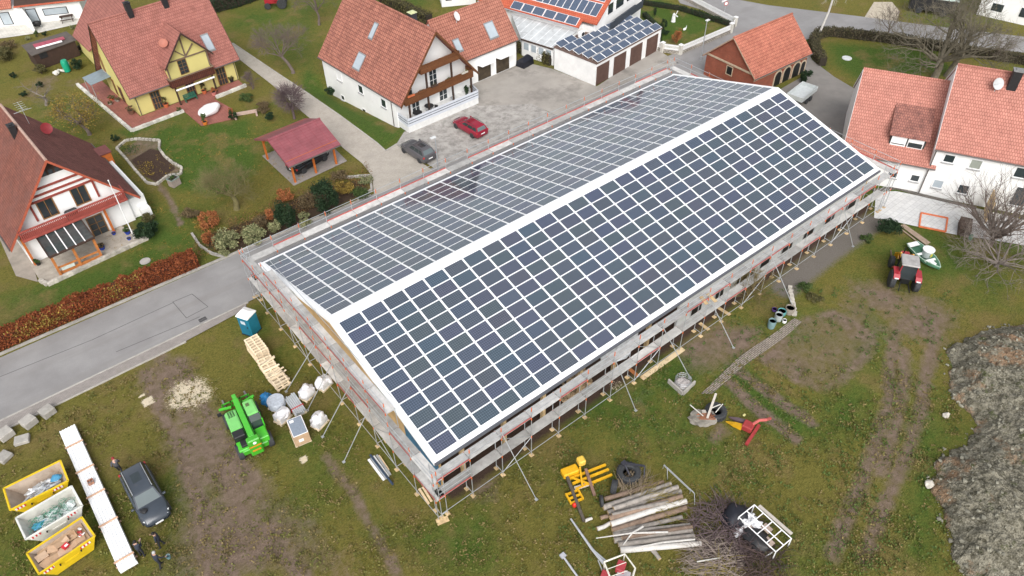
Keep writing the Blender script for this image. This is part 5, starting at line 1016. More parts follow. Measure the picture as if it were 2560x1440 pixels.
# ================================================================== people
def person(label, u, v, rz, top, legs, hair, hairc, pose, held=None, up=None):
    x, y = gx(u, v); t = thing('person', label, 'person', (x, y, 0), rz)
    V = dict(pel=(0, 0, .95), sp=(.0, 0, 1.15), ch=(.0, 0, 1.36), nk=(.01, 0, 1.51), jaw=(.045, 0, 1.585), hd=(.02, 0, 1.66), ht=(.0, 0, 1.745), nose=(.125, 0, 1.635))
    Rr = dict(pel=.15, sp=.145, ch=.165, nk=.06, jaw=.06, hd=.098, ht=.07, nose=.014)
    E = [('pel', 'sp', 0), ('sp', 'ch', 0), ('ch', 'nk', 2), ('nk', 'jaw', 2), ('jaw', 'hd', 2), ('hd', 'ht', 2), ('hd', 'nose', 2)]
    for s, n in ((1, 'l'), (-1, 'r')):
        k, a = pose['leg' + n]; e, hnd = pose['arm' + n]
        add = dict(hip=((0, s * .1, .9), .1), kn=((k[0], s * .12, k[1]), .068), an=((a[0], s * .12, a[1] + .08), .046), he=((a[0] - .05, s * .12, a[1] + .04), .04), toe=((a[0] + .17, s * .15, a[1] + .03), .035), sh=((0, s * .19, 1.41), .078), el=((e[0], s * e[1], e[2]), .052), wr=((hnd[0], s * hnd[1], hnd[2]), .033), ear=((.0, s * .098, 1.645), .02))
        for q, (p, r) in add.items(): V[q + n] = p; Rr[q + n] = r
        E += [('pel', 'hip' + n, 1), ('hip' + n, 'kn' + n, 1), ('kn' + n, 'an' + n, 1), ('an' + n, 'he' + n, 3), ('an' + n, 'toe' + n, 3), ('ch', 'sh' + n, 0), ('sh' + n, 'el' + n, 0), ('el' + n, 'wr' + n, 0), ('hd', 'ear' + n, 2)]
        w_ = Vector(V['wr' + n]); d = (w_ - Vector(V['el' + n])).normalized(); sd = d.cross(Vector((0, 0, 1)) if abs(d.z) < .9 else Vector((1, 0, 0))).normalized(); pl = w_ + d * .08
        V['pa' + n] = tuple(pl); Rr['pa' + n] = .036; E.append(('wr' + n, 'pa' + n, 2)); cur = sd.cross(d)
        for i, (o, ln) in enumerate(((-.03, .06), (-.01, .075), (.01, .07), (.03, .055))):
            f0 = pl + sd * o + d * .02; f1 = f0 + d * ln * .55 + cur * .012; f2 = f1 + d * ln * .4 + cur * .03
            for j, f in enumerate((f0, f1, f2)): V[f'f{n}{i}{j}'] = tuple(f); Rr[f'f{n}{i}{j}'] = .0095
            E += [('pa' + n, f'f{n}{i}0', 2), (f'f{n}{i}0', f'f{n}{i}1', 2), (f'f{n}{i}1', f'f{n}{i}2', 2)]
        f1 = w_ + d * .05 - sd * .045; f2 = f1 + d * .045 - sd * .012; V['t1' + n], V['t2' + n] = tuple(f1), tuple(f2); Rr['t1' + n] = Rr['t2' + n] = .011; E += [('wr' + n, 't1' + n, 2), ('t1' + n, 't2' + n, 2)]
    ln_ = pose.get('lean', 0); ks = list(V); low = lambda k: k[:2] in ('kn', 'an', 'he', 'to') or k[:3] in ('hip', 'pel')
    P = {}
    for k in ks:
        p = Vector(V[k])
        if not (k[:-1] in ('kn', 'an', 'he', 'toe', 'hip') or k == 'pel'): p = Vector((0, 0, .95)) + Euler((0, ln_, 0)).to_matrix() @ (p - Vector((0, 0, .95)))
        P[k] = p
    me = bpy.data.meshes.new('body'); me.from_pydata([tuple(P[k]) for k in ks], [(ks.index(a), ks.index(c)) for a, c, _ in E], [])
    o = bpy.data.objects.new('body_skin', me); COL.objects.link(o); md = o.modifiers.new('skin', 'SKIN'); md.use_smooth_shade = True
    for i, k in enumerate(ks): r = Rr[k]; me.skin_vertices[0].data[i].radius = (r, r * (1.25 if k in ('ch', 'pel', 'sp') else 1)) if k in ('ch', 'pel', 'sp') else (r, r)
    me.skin_vertices[0].data[0].use_root = True; s2 = o.modifiers.new('sub', 'SUBSURF'); s2.levels = s2.render_levels = 1
    dg = bpy.context.evaluated_depsgraph_get(); m2 = bpy.data.meshes.new_from_object(o.evaluated_get(dg)); bpy.data.objects.remove(o)
    m2.materials.clear()
    for q in (top, legs, mat('skin', (.45, .27, .2), .6, .05), mat('dark_boots', (.03, .025, .022), .7, .2)): m2.materials.append(q)
    seg = [(P[a], P[c], m) for a, c, m in E]
    for f in m2.polygons:
        c = f.center; best = min(seg, key=lambda s: (lambda a, d, tt: (c - (a + d * tt)).length - .0)(s[0], s[1] - s[0], max(0, min(1, (c - s[0]).dot(s[1] - s[0]) / max((s[1] - s[0]).length_squared, 1e-9))))); mm = best[2]
        f.material_index = 1 if mm == 0 and c.z < .93 else mm; f.use_smooth = True
    link('body', m2, t)
    M = Matrix.Translation(P['hd']) @ Euler((0, ln_, 0)).to_matrix().to_4x4(); b = MB(); b.ball((0, 0, 0), 1, 0, .05)
    b.v = [tuple(M @ Vector((v[0] * .112 - .014, v[1] * .112, max(v[2] * .125 + .02, -.03 if v[0] < .1 else .045)))) for v in b.v]; b.build(hair, hairc, t, smooth=True)
    for s in (-1, 1): b = MB(); b.ball(M @ Vector((.098, s * .034, .0)), .011); b.build('eye', BLACK, t)
    return t
NAVY = mat('navy_jacket', (.028, .034, .05), .85, .25, 6); CHAR = mat('charcoal_jacket', (.07, .07, .08), .85, .2, 6); TRO = mat('dark_trousers', (.022, .023, .03), .9, .2, 6); HAIRB = mat('black_hair', (.012, .011, .01), .7, .2); GBEAN = mat('grey_woollen_hat', (.40, .40, .40), .9, .1)
ST = dict(legl=((.03, .5), (0, 0)), legr=((.03, .5), (-.02, 0)))
person('person in a charcoal jacket and red cap striding behind the estate car', 304, 1184, R(75), CHAR, TRO, 'cap', mat('black_red_cap', (.25, .03, .03), .8, .5, 9), dict(legl=((.18, .52), (.30, 0)), legr=((.02, .5), (-.30, .06)), arml=((-.15, .26, 1.16), (.06, .24, .98)), armr=((.12, .25, 1.15), (.3, .2, 1.1)), lean=.18))
person('person in dark clothes with a hand raised to the face near the car front', 407, 1366, R(160), NAVY, TRO, 'hair', HAIRB, dict(legl=((.08, .5), (.12, 0)), legr=((-.02, .5), (-.16, 0)), arml=((.05, .27, 1.18), (.12, .23, .95)), armr=((.2, .26, 1.28), (.22, .1, 1.5)), lean=.1))
person('person in a navy jacket looking at a phone held in both hands', 358, 1390, R(45), NAVY, TRO, 'hair', HAIRB, dict(ST, arml=((.08, .24, 1.13), (.32, .07, 1.22)), armr=((.08, .24, 1.13), (.32, .07, 1.22)), lean=.08))
tt = COL.objects[-1].parent; ph = thing('phone', 'small pale phone held in the hands of the navy jacketed person', 'phone', tt.matrix_basis @ Vector((.46, 0, 1.25)), R(45)); b = MB(); b.box(-.075, -.04, -.006, .075, .04, .006); b.build('case', mat('pale_pink_phone', (.6, .42, .38), .4, .1), ph)
person('person with a grey woollen hat carrying a teal bucket', 403, 1417, R(20), NAVY, TRO, 'hat', GBEAN, dict(legl=((.1, .5), (.16, 0)), legr=((0, .5), (-.14, 0)), arml=((-.03, .28, 1.15), (.05, .3, .92)), armr=((.16, .27, 1.15), (.38, .3, 1.0)), lean=.12))
tt = COL.objects[-1].parent; hp = tt.matrix_basis @ Vector((.56, -.36, .58)); t = thing('bucket', 'teal bucket carried by the person with the grey hat', 'bucket', hp); b = MB(); b.lathe([(.11, 0), (.15, .28), (.135, .28), (.1, .02)], 14); b.build('pail', mat('teal_plastic', (.12, .22, .25), .5, .1), t); b = MB(); b.tube([(-.15, 0, .27), (0, 0, .42), (.15, 0, .27)], .01, 5); b.build('handle', GALV, t)
# ================================================================== things on the building site
def pallet_mb(b, z=0., m=0, M=None):
    for y in (-.36, -.05 + .05, .36): b.box(-.6, y - .05, z, .6, y + .05, z + .022, m, M); [b.box(x - .07, y - .05, z + .022, x + .07, y + .05, z + .10, m, M) for x in (-.53, 0, .53)]
    for x in (-.53, 0, .53): b.box(x - .07, -.4, z + .10, x + .07, .4, z + .122, m, M)
    for y in (-.345, -.17, 0, .17, .345): b.box(-.6, y - .055, z + .122, .6, y + .055, z + .144, m, M)
PALW = mat('pale_pallet_wood', (.72, .60, .43), .85, .15, 4, rnd=.16)
def long_pallet(sy):
    b = MB()
    for x in (-.5, 0, .5): b.box(x - .05, -sy / 2, 0, x + .05, sy / 2, .02); b.box(x - .045, -sy / 2, .09, x + .045, sy / 2, .112); [b.box(x - .05, y - .07, .02, x + .05, y + .07, .09) for y in (-sy / 2 + .08, 0, sy / 2 - .08)]
    k = int(sy / .27)
    for i in range(k): y = -sy / 2 + .06 + i * (sy - .12) / (k - 1); b.box(-.58, y - .055, .112, .58, y + .055, .134)
    return b.build('pallet', PALW)
o = None
for (x, y, sy, nn, jit, what) in ((-3.95, 7.95, 2.05, 10, .02, 'tall neat'), (-4.05, 5.85, 1.55, 7, .09, 'middle untidy'), (-4.02, 4.2, 1.5, 6, .13, 'end untidy')):
    o = long_pallet(sy); gname = 'pallets in the %s stack' % what; tag(o, 'pale wooden pallet in the %s stack beside the scaffold' % what, 'pallet', gname); o.location = (x, y, 0); o0 = o
    for i in range(1, nn): o = dup(o0, (x + random.uniform(-jit, jit) * .7, y + random.uniform(-jit, jit), i * .136), random.uniform(-jit, jit))
    o['label'] = 'topmost pallet of the %s stack beside the scaffold' % what; del o['group']
    if jit > .05:
        for i in range(3): b = MB(); yy = y + random.uniform(-.7, .7); b.cbox((x + random.uniform(-.1, .15), yy, nn * .136 + .03), (1.35, .12, .06), rz=random.uniform(-.2, .2)); tag(b.build('loose_board', PALW), 'loose pale board lying on the %s pallet stack' % what, 'board', 'loose boards on the %s pallet stack' % what)
WRAP = mat('white_stretch_film', (.66, .66, .68), .25, .2, 3, .9, 5); CART = mat('cardboard', (.44, .30, .19), .85, .12, 3)
def on_pallet(u, v, rz): x, y = gx(u, v); return (x, y), rz
def wrapped(label, u, v, rz, lumps, wm=WRAP):
    (x, y), rz = on_pallet(u, v, rz); t = thing('wrapped_pallet', label, 'wrapped load', (x, y), rz, None); b = MB(); pallet_mb(b); b.build('pallet', PALW, t)
    b = MB()
    for (c, s) in lumps: b.ball((c[0] * 1.1, c[1] * 1.1, c[2] * 1.1 + .15), [q * 1.22 for q in s], 0, .45, 2)
    b.cbox((0, 0, .45), (1.0, .78, .6), rx=.04, ry=.03)
    b.build('film_wrapping', wm, t, smooth=True); return t
wrapped('film wrapped pallet load standing alone beside the gable scaffold', 770, 990, R(20), [((-.1, 0, .35), (.5, .42, .48)), ((.25, .05, .25), (.36, .36, .4)), ((0, 0, .8), (.28, .25, .2))])
wrapped('film wrapped white load on a pallet close to the scaffold corner of the group', 812, 965, R(20), [((-.2, .05, .35), (.42, .36, .45)), ((.3, -.05, .25), (.35, .38, .35)), ((-.2, .1, .75), (.2, .2, .16))])
wrapped('film wrapped pallet load right of the crate of solar panels', 800, 1060, R(20), [((0, 0, .35), (.5, .42, .48)), ((-.15, .1, .75), (.25, .22, .22)), ((.2, -.1, .7), (.2, .2, .2))])
t = wrapped('pallet of film wrapped cylindrical rolls beside the cable coil', 708, 1048, R(20), [((.1, 0, .3), (.45, .38, .38))])
for (x, y, z) in ((-.4, -.15, .15), (-.15, .22, .3), (.35, -.28, .15)): b = MB(); b.lathe([(.06, 0), (.2, 0), (.2, .45), (.06, .45)], 14, 0, Matrix.Translation((x, y, z))); b.build('roll', mat('cream_roll', (.62, .54, .45), .7, .1), t)
x, y = gx(694, 1016); t = thing('cable_coil', 'large film wrapped coil of pale blue cable on a pallet', 'coil', (x, y), R(20)); b = MB(); pallet_mb(b); b.build('pallet', PALW, t)
b = MB(); [b.lathe([(.2, z), (.62 - .03 * (i % 2), z), (.66, z + .05), (.62, z + .1), (.2, z + .1)], 22) for i, z in enumerate((.15, .26, .37, .48, .59, .7))]; b.build('coil', mat('pale_blue_coil', (.44, .48, .54), .35, .2, 6, .5, 20), t, smooth=True)
t = thing('blue_sheet', 'crumpled bright blue plastic sheet beside the cable coil', 'plastic sheet', gx(668, 1004)); b = MB(); b.ball((0, 0, .3), (.42, .5, .42), 0, .7, 3); b.build('sheet', mat('blue_plastic', (.02, .16, .36), .45, .3, 4), t)
t = thing('profile_bundle', 'bundle of galvanised profiles strapped in red on a pallet', 'profiles', gx(740, 1018), head((718, 985), (755, 1040))); b = MB(); b.box(-1.0, -.45, 0, 1.0, .45, .14); b.build('bearers', PALW, t)
for i in range(6):
    for j in range(2): b = MB(); b.cbox((random.uniform(-.12, .12), -.38 + i * .15, .22 + j * .15), (2.0, .12, .12)); b.build('profile', mat('pale_zinc', (.60, .63, .65), .35, .12, 3, metal=.4), t)
b = MB(); b.box(.35, -.5, .14, .42, .5, .46); b.build('strap', mat('red_strap', (.5, .05, .05), .6), t)
cx_, cy_ = gx(752, 1092); t = thing('panel_crate', 'brown cardboard crate of solar panels with one panel on top', 'crate', (cx_, cy_), head((725, 1102), (783, 1078))); b = MB(); pallet_mb(b); b.v = [(v[0] * 1.0, v[1] * 1.9, v[2]) for v in b.v]; b.build('pallet', PALW, t)
b = MB(); b.box(-.56, -.84, .15, .56, .84, 1.25); bx = b.build('carton', CART, t); b = MB(); b.box(.565, -.2, .45, .575, .15, .75).box(-.25, -.85, .5, .1, -.842, .8); b.build('label_sheet', WFRAME, bx); b = MB(); b.box(-.54, -.86, 1.25, .54, .86, 1.29); b.box(-.49, -.81, 1.29, .49, .81, 1.294, 1); b.box(-.4, .45, 1.295, -.1, .7, 1.3); b.build('solar_panel', [WFRAME, mat('pale_blue_cells', (.23, .27, .33), .2, .15, 8)], t)
# portable toilet
x, y = gx(630, 828); t = thing('portable_toilet', 'teal portable toilet with a white roof beside the scaffold', 'portable toilet', (x, y), R(-62)); TEAL = mat('teal_cabin', (.012, .17, .26), .5, .12)
b = MB(); b.box(-.56, -.56, .05, .56, .56, 2.05); cab_ = b.build('cabin', TEAL, t, bevel=.04); b = MB(); b.loft([[(-.62, -.62, 2.02), (.62, -.62, 2.02), (.62, .62, 2.02), (-.62, .62, 2.02)], [(-.6, -.6, 2.14), (.6, -.6, 2.14), (.6, .6, 2.14), (-.6, .6, 2.14)], [(-.4, -.12, 2.36), (.4, -.12, 2.36), (.4, .12, 2.36), (-.4, .12, 2.36)]]); b.build('roof', WFRAME, t, bevel=.03)
b = MB(); b.box(-.44, -.585, .15, .44, -.56, 1.9); d_ = b.build('door', mat('teal_door', (.012, .14, .22), .5, .1), t); b = MB(); b.box(-.22, -.6, 1.35, .22, -.585, 1.7); b.build('notice', mat('pale_notice', (.5, .55, .6), .5, .2, 8), d_); b = MB(); b.box(.3, -.62, 1.0, .36, -.585, 1.15); b.build('handle', BLACK, d_)
b = MB(); b.box(-.6, -.6, 0, .6, .6, .06); b.build('skid', BLACK, t)
# roofing sheet bundle
a, c = gp(167, 1069, .55), gp(318, 1413, .55); L = (c - a).length; t = thing('sheet_bundle', 'long white bundle of profiled roof sheets tied with timber battens', 'sheet bundle', (a.x, a.y), math.atan2((c - a).y, (c - a).x)); b = MB(); b.box(0, -.55, .12, L, .55, .5)
for i in range(6): y = -.5 + i * .2; b.ext([(0, y - .05, .5), (0, y + .05, .5), (0, y + .03, .545), (0, y - .03, .545)], (L, 0, 0))
b.build('roof_sheets', WMETAL, t)
for f in (.14, .335, .52, .72, .955):
    b = MB(); b.box(L * f - .05, -.62, .55, L * f + .05, .62, .63).box(L * f - .06, -.66, 0, L * f + .06, .66, .12); bt = b.build('timber_batten', mat('pinkish_batten', (.56, .36, .25), .8, .15), t); b = MB(); b.box(L * f - .02, .6, .1, L * f + .02, .64, .6).box(L * f - .02, -.64, .1, L * f + .02, -.6, .6); b.build('strap', BLACK, bt)
t = thing('hollow_block', 'small reddish hollow block lying on the white roof sheet bundle', 'brick', gp(228, 1207, .55), head((167, 1069), (318, 1413))); b = MB()
for i in range(3): b.box(-.2, -.18 + i * .17, 0, .2, -.15 + i * .17, .22)
for i in range(2): b.box(-.2 + i * .37, -.18, 0, -.17 + i * .37, .19, .215)
b.build('block', mat('clay_block', (.40, .20, .13), .9, .15), t)
# skips ---------------------------------------------------------------------
HAZ = tile('hazard_stripes', (.6, .04, .04), (.6, .04, .04), (.8, .8, .8), .22, 3, .07, 0, .5, 0)
def skip(label, px, z, col, inner):
    P = [gp(u, v, z) for u, v in px]; c = sum(P, Vector()) / 4; d = ((P[1] + P[2]) - (P[0] + P[3])).normalized(); L = ((P[1] + P[2]) / 2 - (P[0] + P[3]) / 2).length; Wd = ((P[0] + P[1]) / 2 - (P[2] + P[3]) / 2).length
    t = thing('skip', label, 'skip', (c.x, c.y), math.atan2(d.y, d.x)); h, w = L / 2, Wd / 2
    top = [(-h, -w), (h, -w), (h, w), (-h, w)]; bot = [(-h * .62, -w * .86), (h * .72, -w * .86), (h * .72, w * .86), (-h * .62, w * .86)]
    b = MB(); k = .05; f = lambda q, zz, s=1.: [(x * s, y * s, zz) for x, y in q]
    b.loft([f(bot, .1), f(top, z), f(top, z, .955), f(bot, .16, .95)], cap=False); o = len(b.v); b.add(f(bot, .16, .95), [(0, 1, 2, 3)], 1); b.add(f(bot, .1), [(3, 2, 1, 0)])
    hull = b.build('hull', [col, inner], t)
    for p in hull.data.polygons:
        if p.normal.z > 0 and p.center.z < z - .02 and p.center.z > .12: p.material_index = 1
    b = MB()
    for a, e in zip(top, top[1:] + top[:1]): b.bar((*a, z), (*e, z), .1, .09)
    b.build('rim', col, t)
    for s in (-1, 1):
        b = MB()
        for xx in (-h * .35, h * .4): b.tube([(xx, s * w, z - .35), (xx, s * (w + .12), z - .35)], .05, 8)
        b.build('lifting_lug', BLACK, t)
        for xx in (-h * .7, h * .6):
            sl = (w * .86 - w) / (z - .1); y = lambda zz: s * (w + sl * (z - zz) + .012)
            b = MB(); b.ext([(xx - .32, y(z - .12), z - .12), (xx + .32, y(z - .12), z - .12), (xx + .32, y(z - .34), z - .34), (xx - .32, y(z - .34), z - .34)], (0, s * .012, 0)); b.build('hazard_marking', HAZ, t)
        b = MB(); yb = s * (w * .93 + .02); b.bar((-h * .2, yb, z * .55), (h * .3, yb, z * .55), .05, .12); b.build('side_rib', col, t)
    return t, L, Wd
SKY_ = mat('skip_yellow', (.68, .47, .015), .55, .12, 1.5, dirt=((.35, .22, .08), 1.2, .62)); SKW = mat('skip_white', (.66, .66, .62), .6, .1, 1.5, dirt=((.35, .33, .3), 1.2, .6)); SKI = mat('rusty_skip_inside', (.42, .34, .27), .8, .25, 1.2, dirt=((.28, .17, .1), .9, .55)); SKI2 = mat('grey_skip_inside', (.50, .49, .44), .8, .2, 1.5)
s1, l1, w1 = skip('yellow skip holding metal offcuts, farthest from the people', ((22, 1275), (172, 1203), (150, 1150), (12, 1222)), 1.35, SKY_, SKI)
s2, l2, w2 = skip('white skip holding plastic film and green straps between two yellow skips', ((62, 1347), (205, 1268), (180, 1212), (42, 1297)), 1.35, SKW, SKI2)
s3, l3, w3 = skip('yellow skip holding flattened cardboard, nearest the people', ((96, 1434), (236, 1343), (206, 1290), (68, 1385)), 1.35, SKY_, SKI)
def inside(sk, name, label, cat, loc=(0, 0, 0), kind=None): t = thing(name, label, cat, sk.matrix_basis @ Vector(loc), sk.rotation_euler.z); (kind and tag(t, kind=kind)); return t
t = inside(s1, 'metal_offcuts', 'heap of silver metal offcuts inside the yellow skip', 'scrap metal', (0, 0, .16), 'stuff'); b = MB()
for i in range(46): x, y = random.uniform(-.9, 1.1), random.uniform(-.5, .45); a = random.uniform(-.5, .5); l = random.uniform(.4, 1.3); b.cbox((x * .7 + .25, y, .25 + random.random() * .6), (l, .1, .05), random.choice((0, 0, 1)), random.uniform(-.3, .3), random.uniform(-.25, .25), a)
b.build('offcuts', [ALU, WMETAL], t)
t = inside(s1, 'aluminium_rail', 'long grey aluminium rail leaning inside the yellow metal skip', 'rail', (-.75, -.05, .55)); b = MB(); b.cbox((0, 0, .1), (1.7, .14, .06), 0, 0, -.15, .45); b.build('rail', ALU, t)
t = inside(s1, 'blue_sack', 'blue sack lying on the metal offcuts in the yellow skip', 'sack', (1.15, .1, .85)); b = MB(); b.ball((0, 0, .12), (.36, .28, .2), 0, .5); b.build('sack', mat('blue_sacking', (.06, .25, .42), .6, .2, 4), t, smooth=True)
t = inside(s2, 'plastic_film', 'heap of clear plastic film and green strapping in the white skip', 'plastic waste', (.1, 0, .2), 'stuff'); b = MB()
for i in range(26): b.ball((random.uniform(-1.0, 1.2), random.uniform(-.42, .42), random.uniform(.15, .75)), (random.uniform(.18, .4), random.uniform(.15, .3), random.uniform(.1, .22)), 0, .9, 2)
b.build('film', mat('crumpled_film', (.58, .63, .62), .3, .25, 5, .9, 8), t)
b = MB()
for i in range(70):
    p = Vector((random.uniform(-1.1, 1.25), random.uniform(-.4, .4), random.uniform(.75, 1.02))); pts = [p]
    for j in range(5): p = p + Vector((random.gauss(0, .14), random.gauss(0, .12), random.gauss(0, .05))); pts.append(p)
    b.tube(pts, .011, 3)
b.build('strapping', mat('green_strapping', (.03, .22, .13), .5, .3), t, recalc=False)
t = inside(s2, 'blue_bag', 'flat blue bag at the near end of the white skip', 'bag', (-.95, -.1, .75)); b = MB(); b.ball((0, 0, .1), (.45, .28, .14), 0, .6); b.build('bag', mat('sky_blue_bag', (.08, .32, .5), .5, .2, 4), t, smooth=True)
for i in range(9):
    x, y = -.95 + (i % 5) * .48 + random.uniform(-.1, .1), -.28 + (i // 5) * .5; t = inside(s3, 'flat_carton', 'flattened brown carton lying in the cardboard skip', 'carton', (x * 1.15, y * 1.2, 1.05 + .02 * i)); tag(t, group='flattened cartons in the near skip'); b = MB(); sx, sy = random.uniform(.55, .95), random.uniform(.4, .7); b.cbox((0, 0, 0), (sx, sy, .03), 0, random.uniform(-.12, .12), random.uniform(-.12, .12), random.uniform(-.5, .5)); b.build('board', mat('carton_%d' % (i % 3), [(.50, .33, .21), (.44, .29, .18), (.55, .39, .27)][i % 3], .85, .12, 3), t)
b = MB(); b.loft([[(-1.0, -.5, .17), (1.35, -.5, .17), (1.35, .5, .17), (-1.0, .5, .17)], [(-1.35, -w3 * .46, 1.0), (1.5, -w3 * .46, 1.05), (1.5, w3 * .46, 1.05), (-1.35, w3 * .46, .95)]]); t = inside(s3, 'cardboard_fill', 'packed brown cardboard under the flattened cartons in the near skip', 'cardboard', (0, 0, 0), 'stuff'); b.build('fill', CART, t)
t = inside(s3, 'red_box', 'bright red box lying on the cardboard in the near skip', 'box', (.15, -.25, 1.22)); b = MB(); b.cbox((0, 0, .08), (.4, .32, .16), rz=.3); b.build('carton', mat('red_carton', (.55, .03, .04), .5, .1), t); b = MB(); b.cbox((.06, -.05, .168), (.2, .16, .01), rz=.3); b.build('label_sheet', WFRAME, t)
t = inside(s3, 'open_carton', 'open brown carton with folded flaps at the far end of the near skip', 'carton', (.75, .15, 1.2)); b = MB(); b.box(-.25, -.2, 0, .25, .2, .02); b.box(-.25, -.2, 0, -.23, .2, .3).box(.23, -.2, 0, .25, .2, .3).box(-.25, .18, 0, .25, .2, .3); b.build('carton', CART, t)
t = inside(s3, 'white_packaging', 'white and red packaging scraps in the far corner of the near skip', 'packaging', (1.2, .1, 1.15), 'stuff'); b = MB()
for i in range(8): b.cbox((random.uniform(-.2, .2), random.uniform(-.35, .35), random.random() * .15), (.22, .12, .08), i % 2, random.random(), random.random(), random.random() * 3)
b.build('scraps', [WFRAME, mat('red_packaging', (.5, .05, .05), .5)], t)
# concrete blocks
for (u, v, s, h, rz, lab) in ((122, 1034, (.95, .85), .55, .3, 'square concrete block at the right end of the row by the pavement'), (76, 1060, (.95, .85), .6, .35, 'square concrete block with a chipped edge, second from the right in the row'), (17, 1090, (1.0, .9), .55, .3, 'square concrete block at the left picture edge by the pavement'), (57, 1102, (1.0, .8), .28, -.3, 'flat brown concrete slab lying in front of the block row'), (12, 1145, (.9, .9), .3, .5, 'pale concrete slab at the left edge above the yellow skip')):
    t = thing('concrete_block', lab, 'concrete block', gx(u, v), rz); b = MB(); b.box(-s[0] / 2, -s[1] / 2, -.02, s[0] / 2, s[1] / 2, h); b.build('block', CONC, t, bevel=.04); 
# profiles on the grass by the scaffold
for i, (u0, v0, u1, v1, m, w_, lab) in enumerate(((922, 1150, 960, 1201, WFRAME, .16, 'white profile at the left of the profile stack on the grass'), (928, 1146, 966, 1198, ALU, .14, 'silver profile second from the left in the profile stack on the grass'), (934, 1142, 971, 1193, WMETAL, .16, 'white profile beside the dark pipe in the profile stack on the grass'), (942, 1139, 976, 1188, ALU, .15, 'silver profile at the right of the profile stack on the grass'), (948, 1140, 972, 1176, WOOD, .1, 'short timber batten under the profile stack on the grass'))): plank(lab, u0, v0, u1, v1, w_, .05, mt=m, h=.12, name='profile', cat='profile')
b = MB(); b.tube([gp(926, 1137, .25), gp(982, 1211, .25)], .085, 8); tag(b.build('plastic_pipe', mat('dark_blue_pipe', (.03, .05, .085), .45)), 'long dark blue pipe lying on the profile stack', 'pipe')
# ---- tyres, machines, scrap at the lower right
def tyre(label, u, v, r, w, flat=True, rz=0, z=0., name='tyre', lug=True, rx=0):
    x, y = gx(u, v); t = thing(name, label, 'tyre', (x, y, z), rz); b = MB(); M = Matrix.Translation((0, 0, w / 2 if flat else r)) @ Euler((rx if flat else R(90), 0, 0)).to_matrix().to_4x4()
    b.lathe([(r * .5, -w * .3), (r * .62, -w / 2), (r * .9, -w / 2), (r, -w * .36), (r, w * .36), (r * .9, w / 2), (r * .62, w / 2), (r * .5, w * .3), (r * .5, -w * .3)], 26, 0, M); b.build('casing', RUBBER, t, smooth=True)
    if lug:
        b = MB()
        for i in range(22):
            for s in (-1, 1): a = 2 * PI * (i + (.5 if s > 0 else 0)) / 22; b.box(-.05, -.04, -.03, .03, .04, w * .46, 0, M @ Euler((0, 0, a)).to_matrix().to_4x4() @ Matrix.Translation((r, 0, 0)) @ Euler((R(28 * s), 0, 0)).to_matrix().to_4x4() @ Matrix.Scale(s, 4, (0, 0, 1)))
        b.build('tread', RUBBER, t)
    return t
tyre('large black tractor tyre lying flat beside the concrete lump', 1788, 1035, .78, .5)
tyre('large black tractor tyre lying flat above the log pile', 1571, 1188, .82, .5)
tyre('smaller black tyre standing upright beside the log pile', 1534, 1226, .45, .4, False, R(35))
tyre('small black wheel with a rusty rim at the corner of the log pile', 1503, 1260, .36, .2, False, R(55), name='wheel')
b = MB(); b.lathe([(.17, 0), (.17, .12)], 12, 0, Matrix.Translation((0, .06, .36)) @ Euler((R(90), 0, 0)).to_matrix().to_4x4()); b.build('rusty_hub', mat('rust', (.28, .09, .03), .9, .3, 6), [o for o in COL.objects if o.name.startswith('wheel') and o.get('category') == 'tyre'][0])
t = thing('iron_drawbar', 'dark iron drawbar lying across the large tyre above the logs', 'drawbar', gx(1583, 1165), 0); b = MB(); a = gp(1560, 1158, .6) - t.location; c = gp(1612, 1165, .55) - t.location; e = gp(1610, 1195, .25) - t.location; b.bar(a, c, .12, .1); b.bar(c, e, .1, .1); b.bar(a, gp(1575, 1190, .3) - t.location, .12, .1); b.cbox(a, (.35, .3, .2)); b.build('bar', mat('dark_iron', (.035, .035, .045), .6, .3, 5), t)
t = thing('concrete_lump', 'broken grey concrete lump with rusty rods beside the tractor tyre', 'concrete lump', gx(1757, 1050), R(-40)); b = MB(); b.ball((0, 0, .25), (1.0, .75, .36), 0, .45, 3); b.v = [(x, y, min(z, .46 + .04 * math.sin(x * 9))) for x, y, z in b.v]; b.build('lump', mat('old_concrete', (.24, .22, .19), .95, .3, 2, .8, 12, dirt=((.13, .12, .09), 1.5, .5)), t)
b = MB()
for i in range(7): b.tube([(-.6 + random.random() * .5, -.3 + i * .08, .5), (.5 + random.random() * .4, -.35 + i * .1, .52)], .022, 4)
b.build('rusty_rods', mat('rust', (.28, .09, .03), .9, .3, 6), t); b = MB(); b.cbox((.05, .35, .52), (.3, .24, .16)); b.build('pale_stone', STONE, t)
b = MB(); b.bar(gp(1768, 1046, .5), gp(1790, 984, 1.3), .16, .16); tag(b.build('timber_post', mat('bleached_timber', (.46, .42, .37), .9, .15)), 'bleached grey post leaning over the tractor tyre', 'post')
for (u0, v0, u1, v1, lab) in ((1725, 1012, 1758, 1040, 'thin white lath on the concrete lump'), (1779, 1020, 1801, 1011, 'short white lath across the tractor tyre hole'), (1789, 1031, 1807, 1010, 'second white lath across the tractor tyre, nearer its rim')): b = MB(); b.bar(gp(u0, v0, .58), gp(u1, v1, .58), .06, .05); tag(b.build('lath', mat('white_lath', (.62, .6, .55), .8, .1)), lab, 'lath')
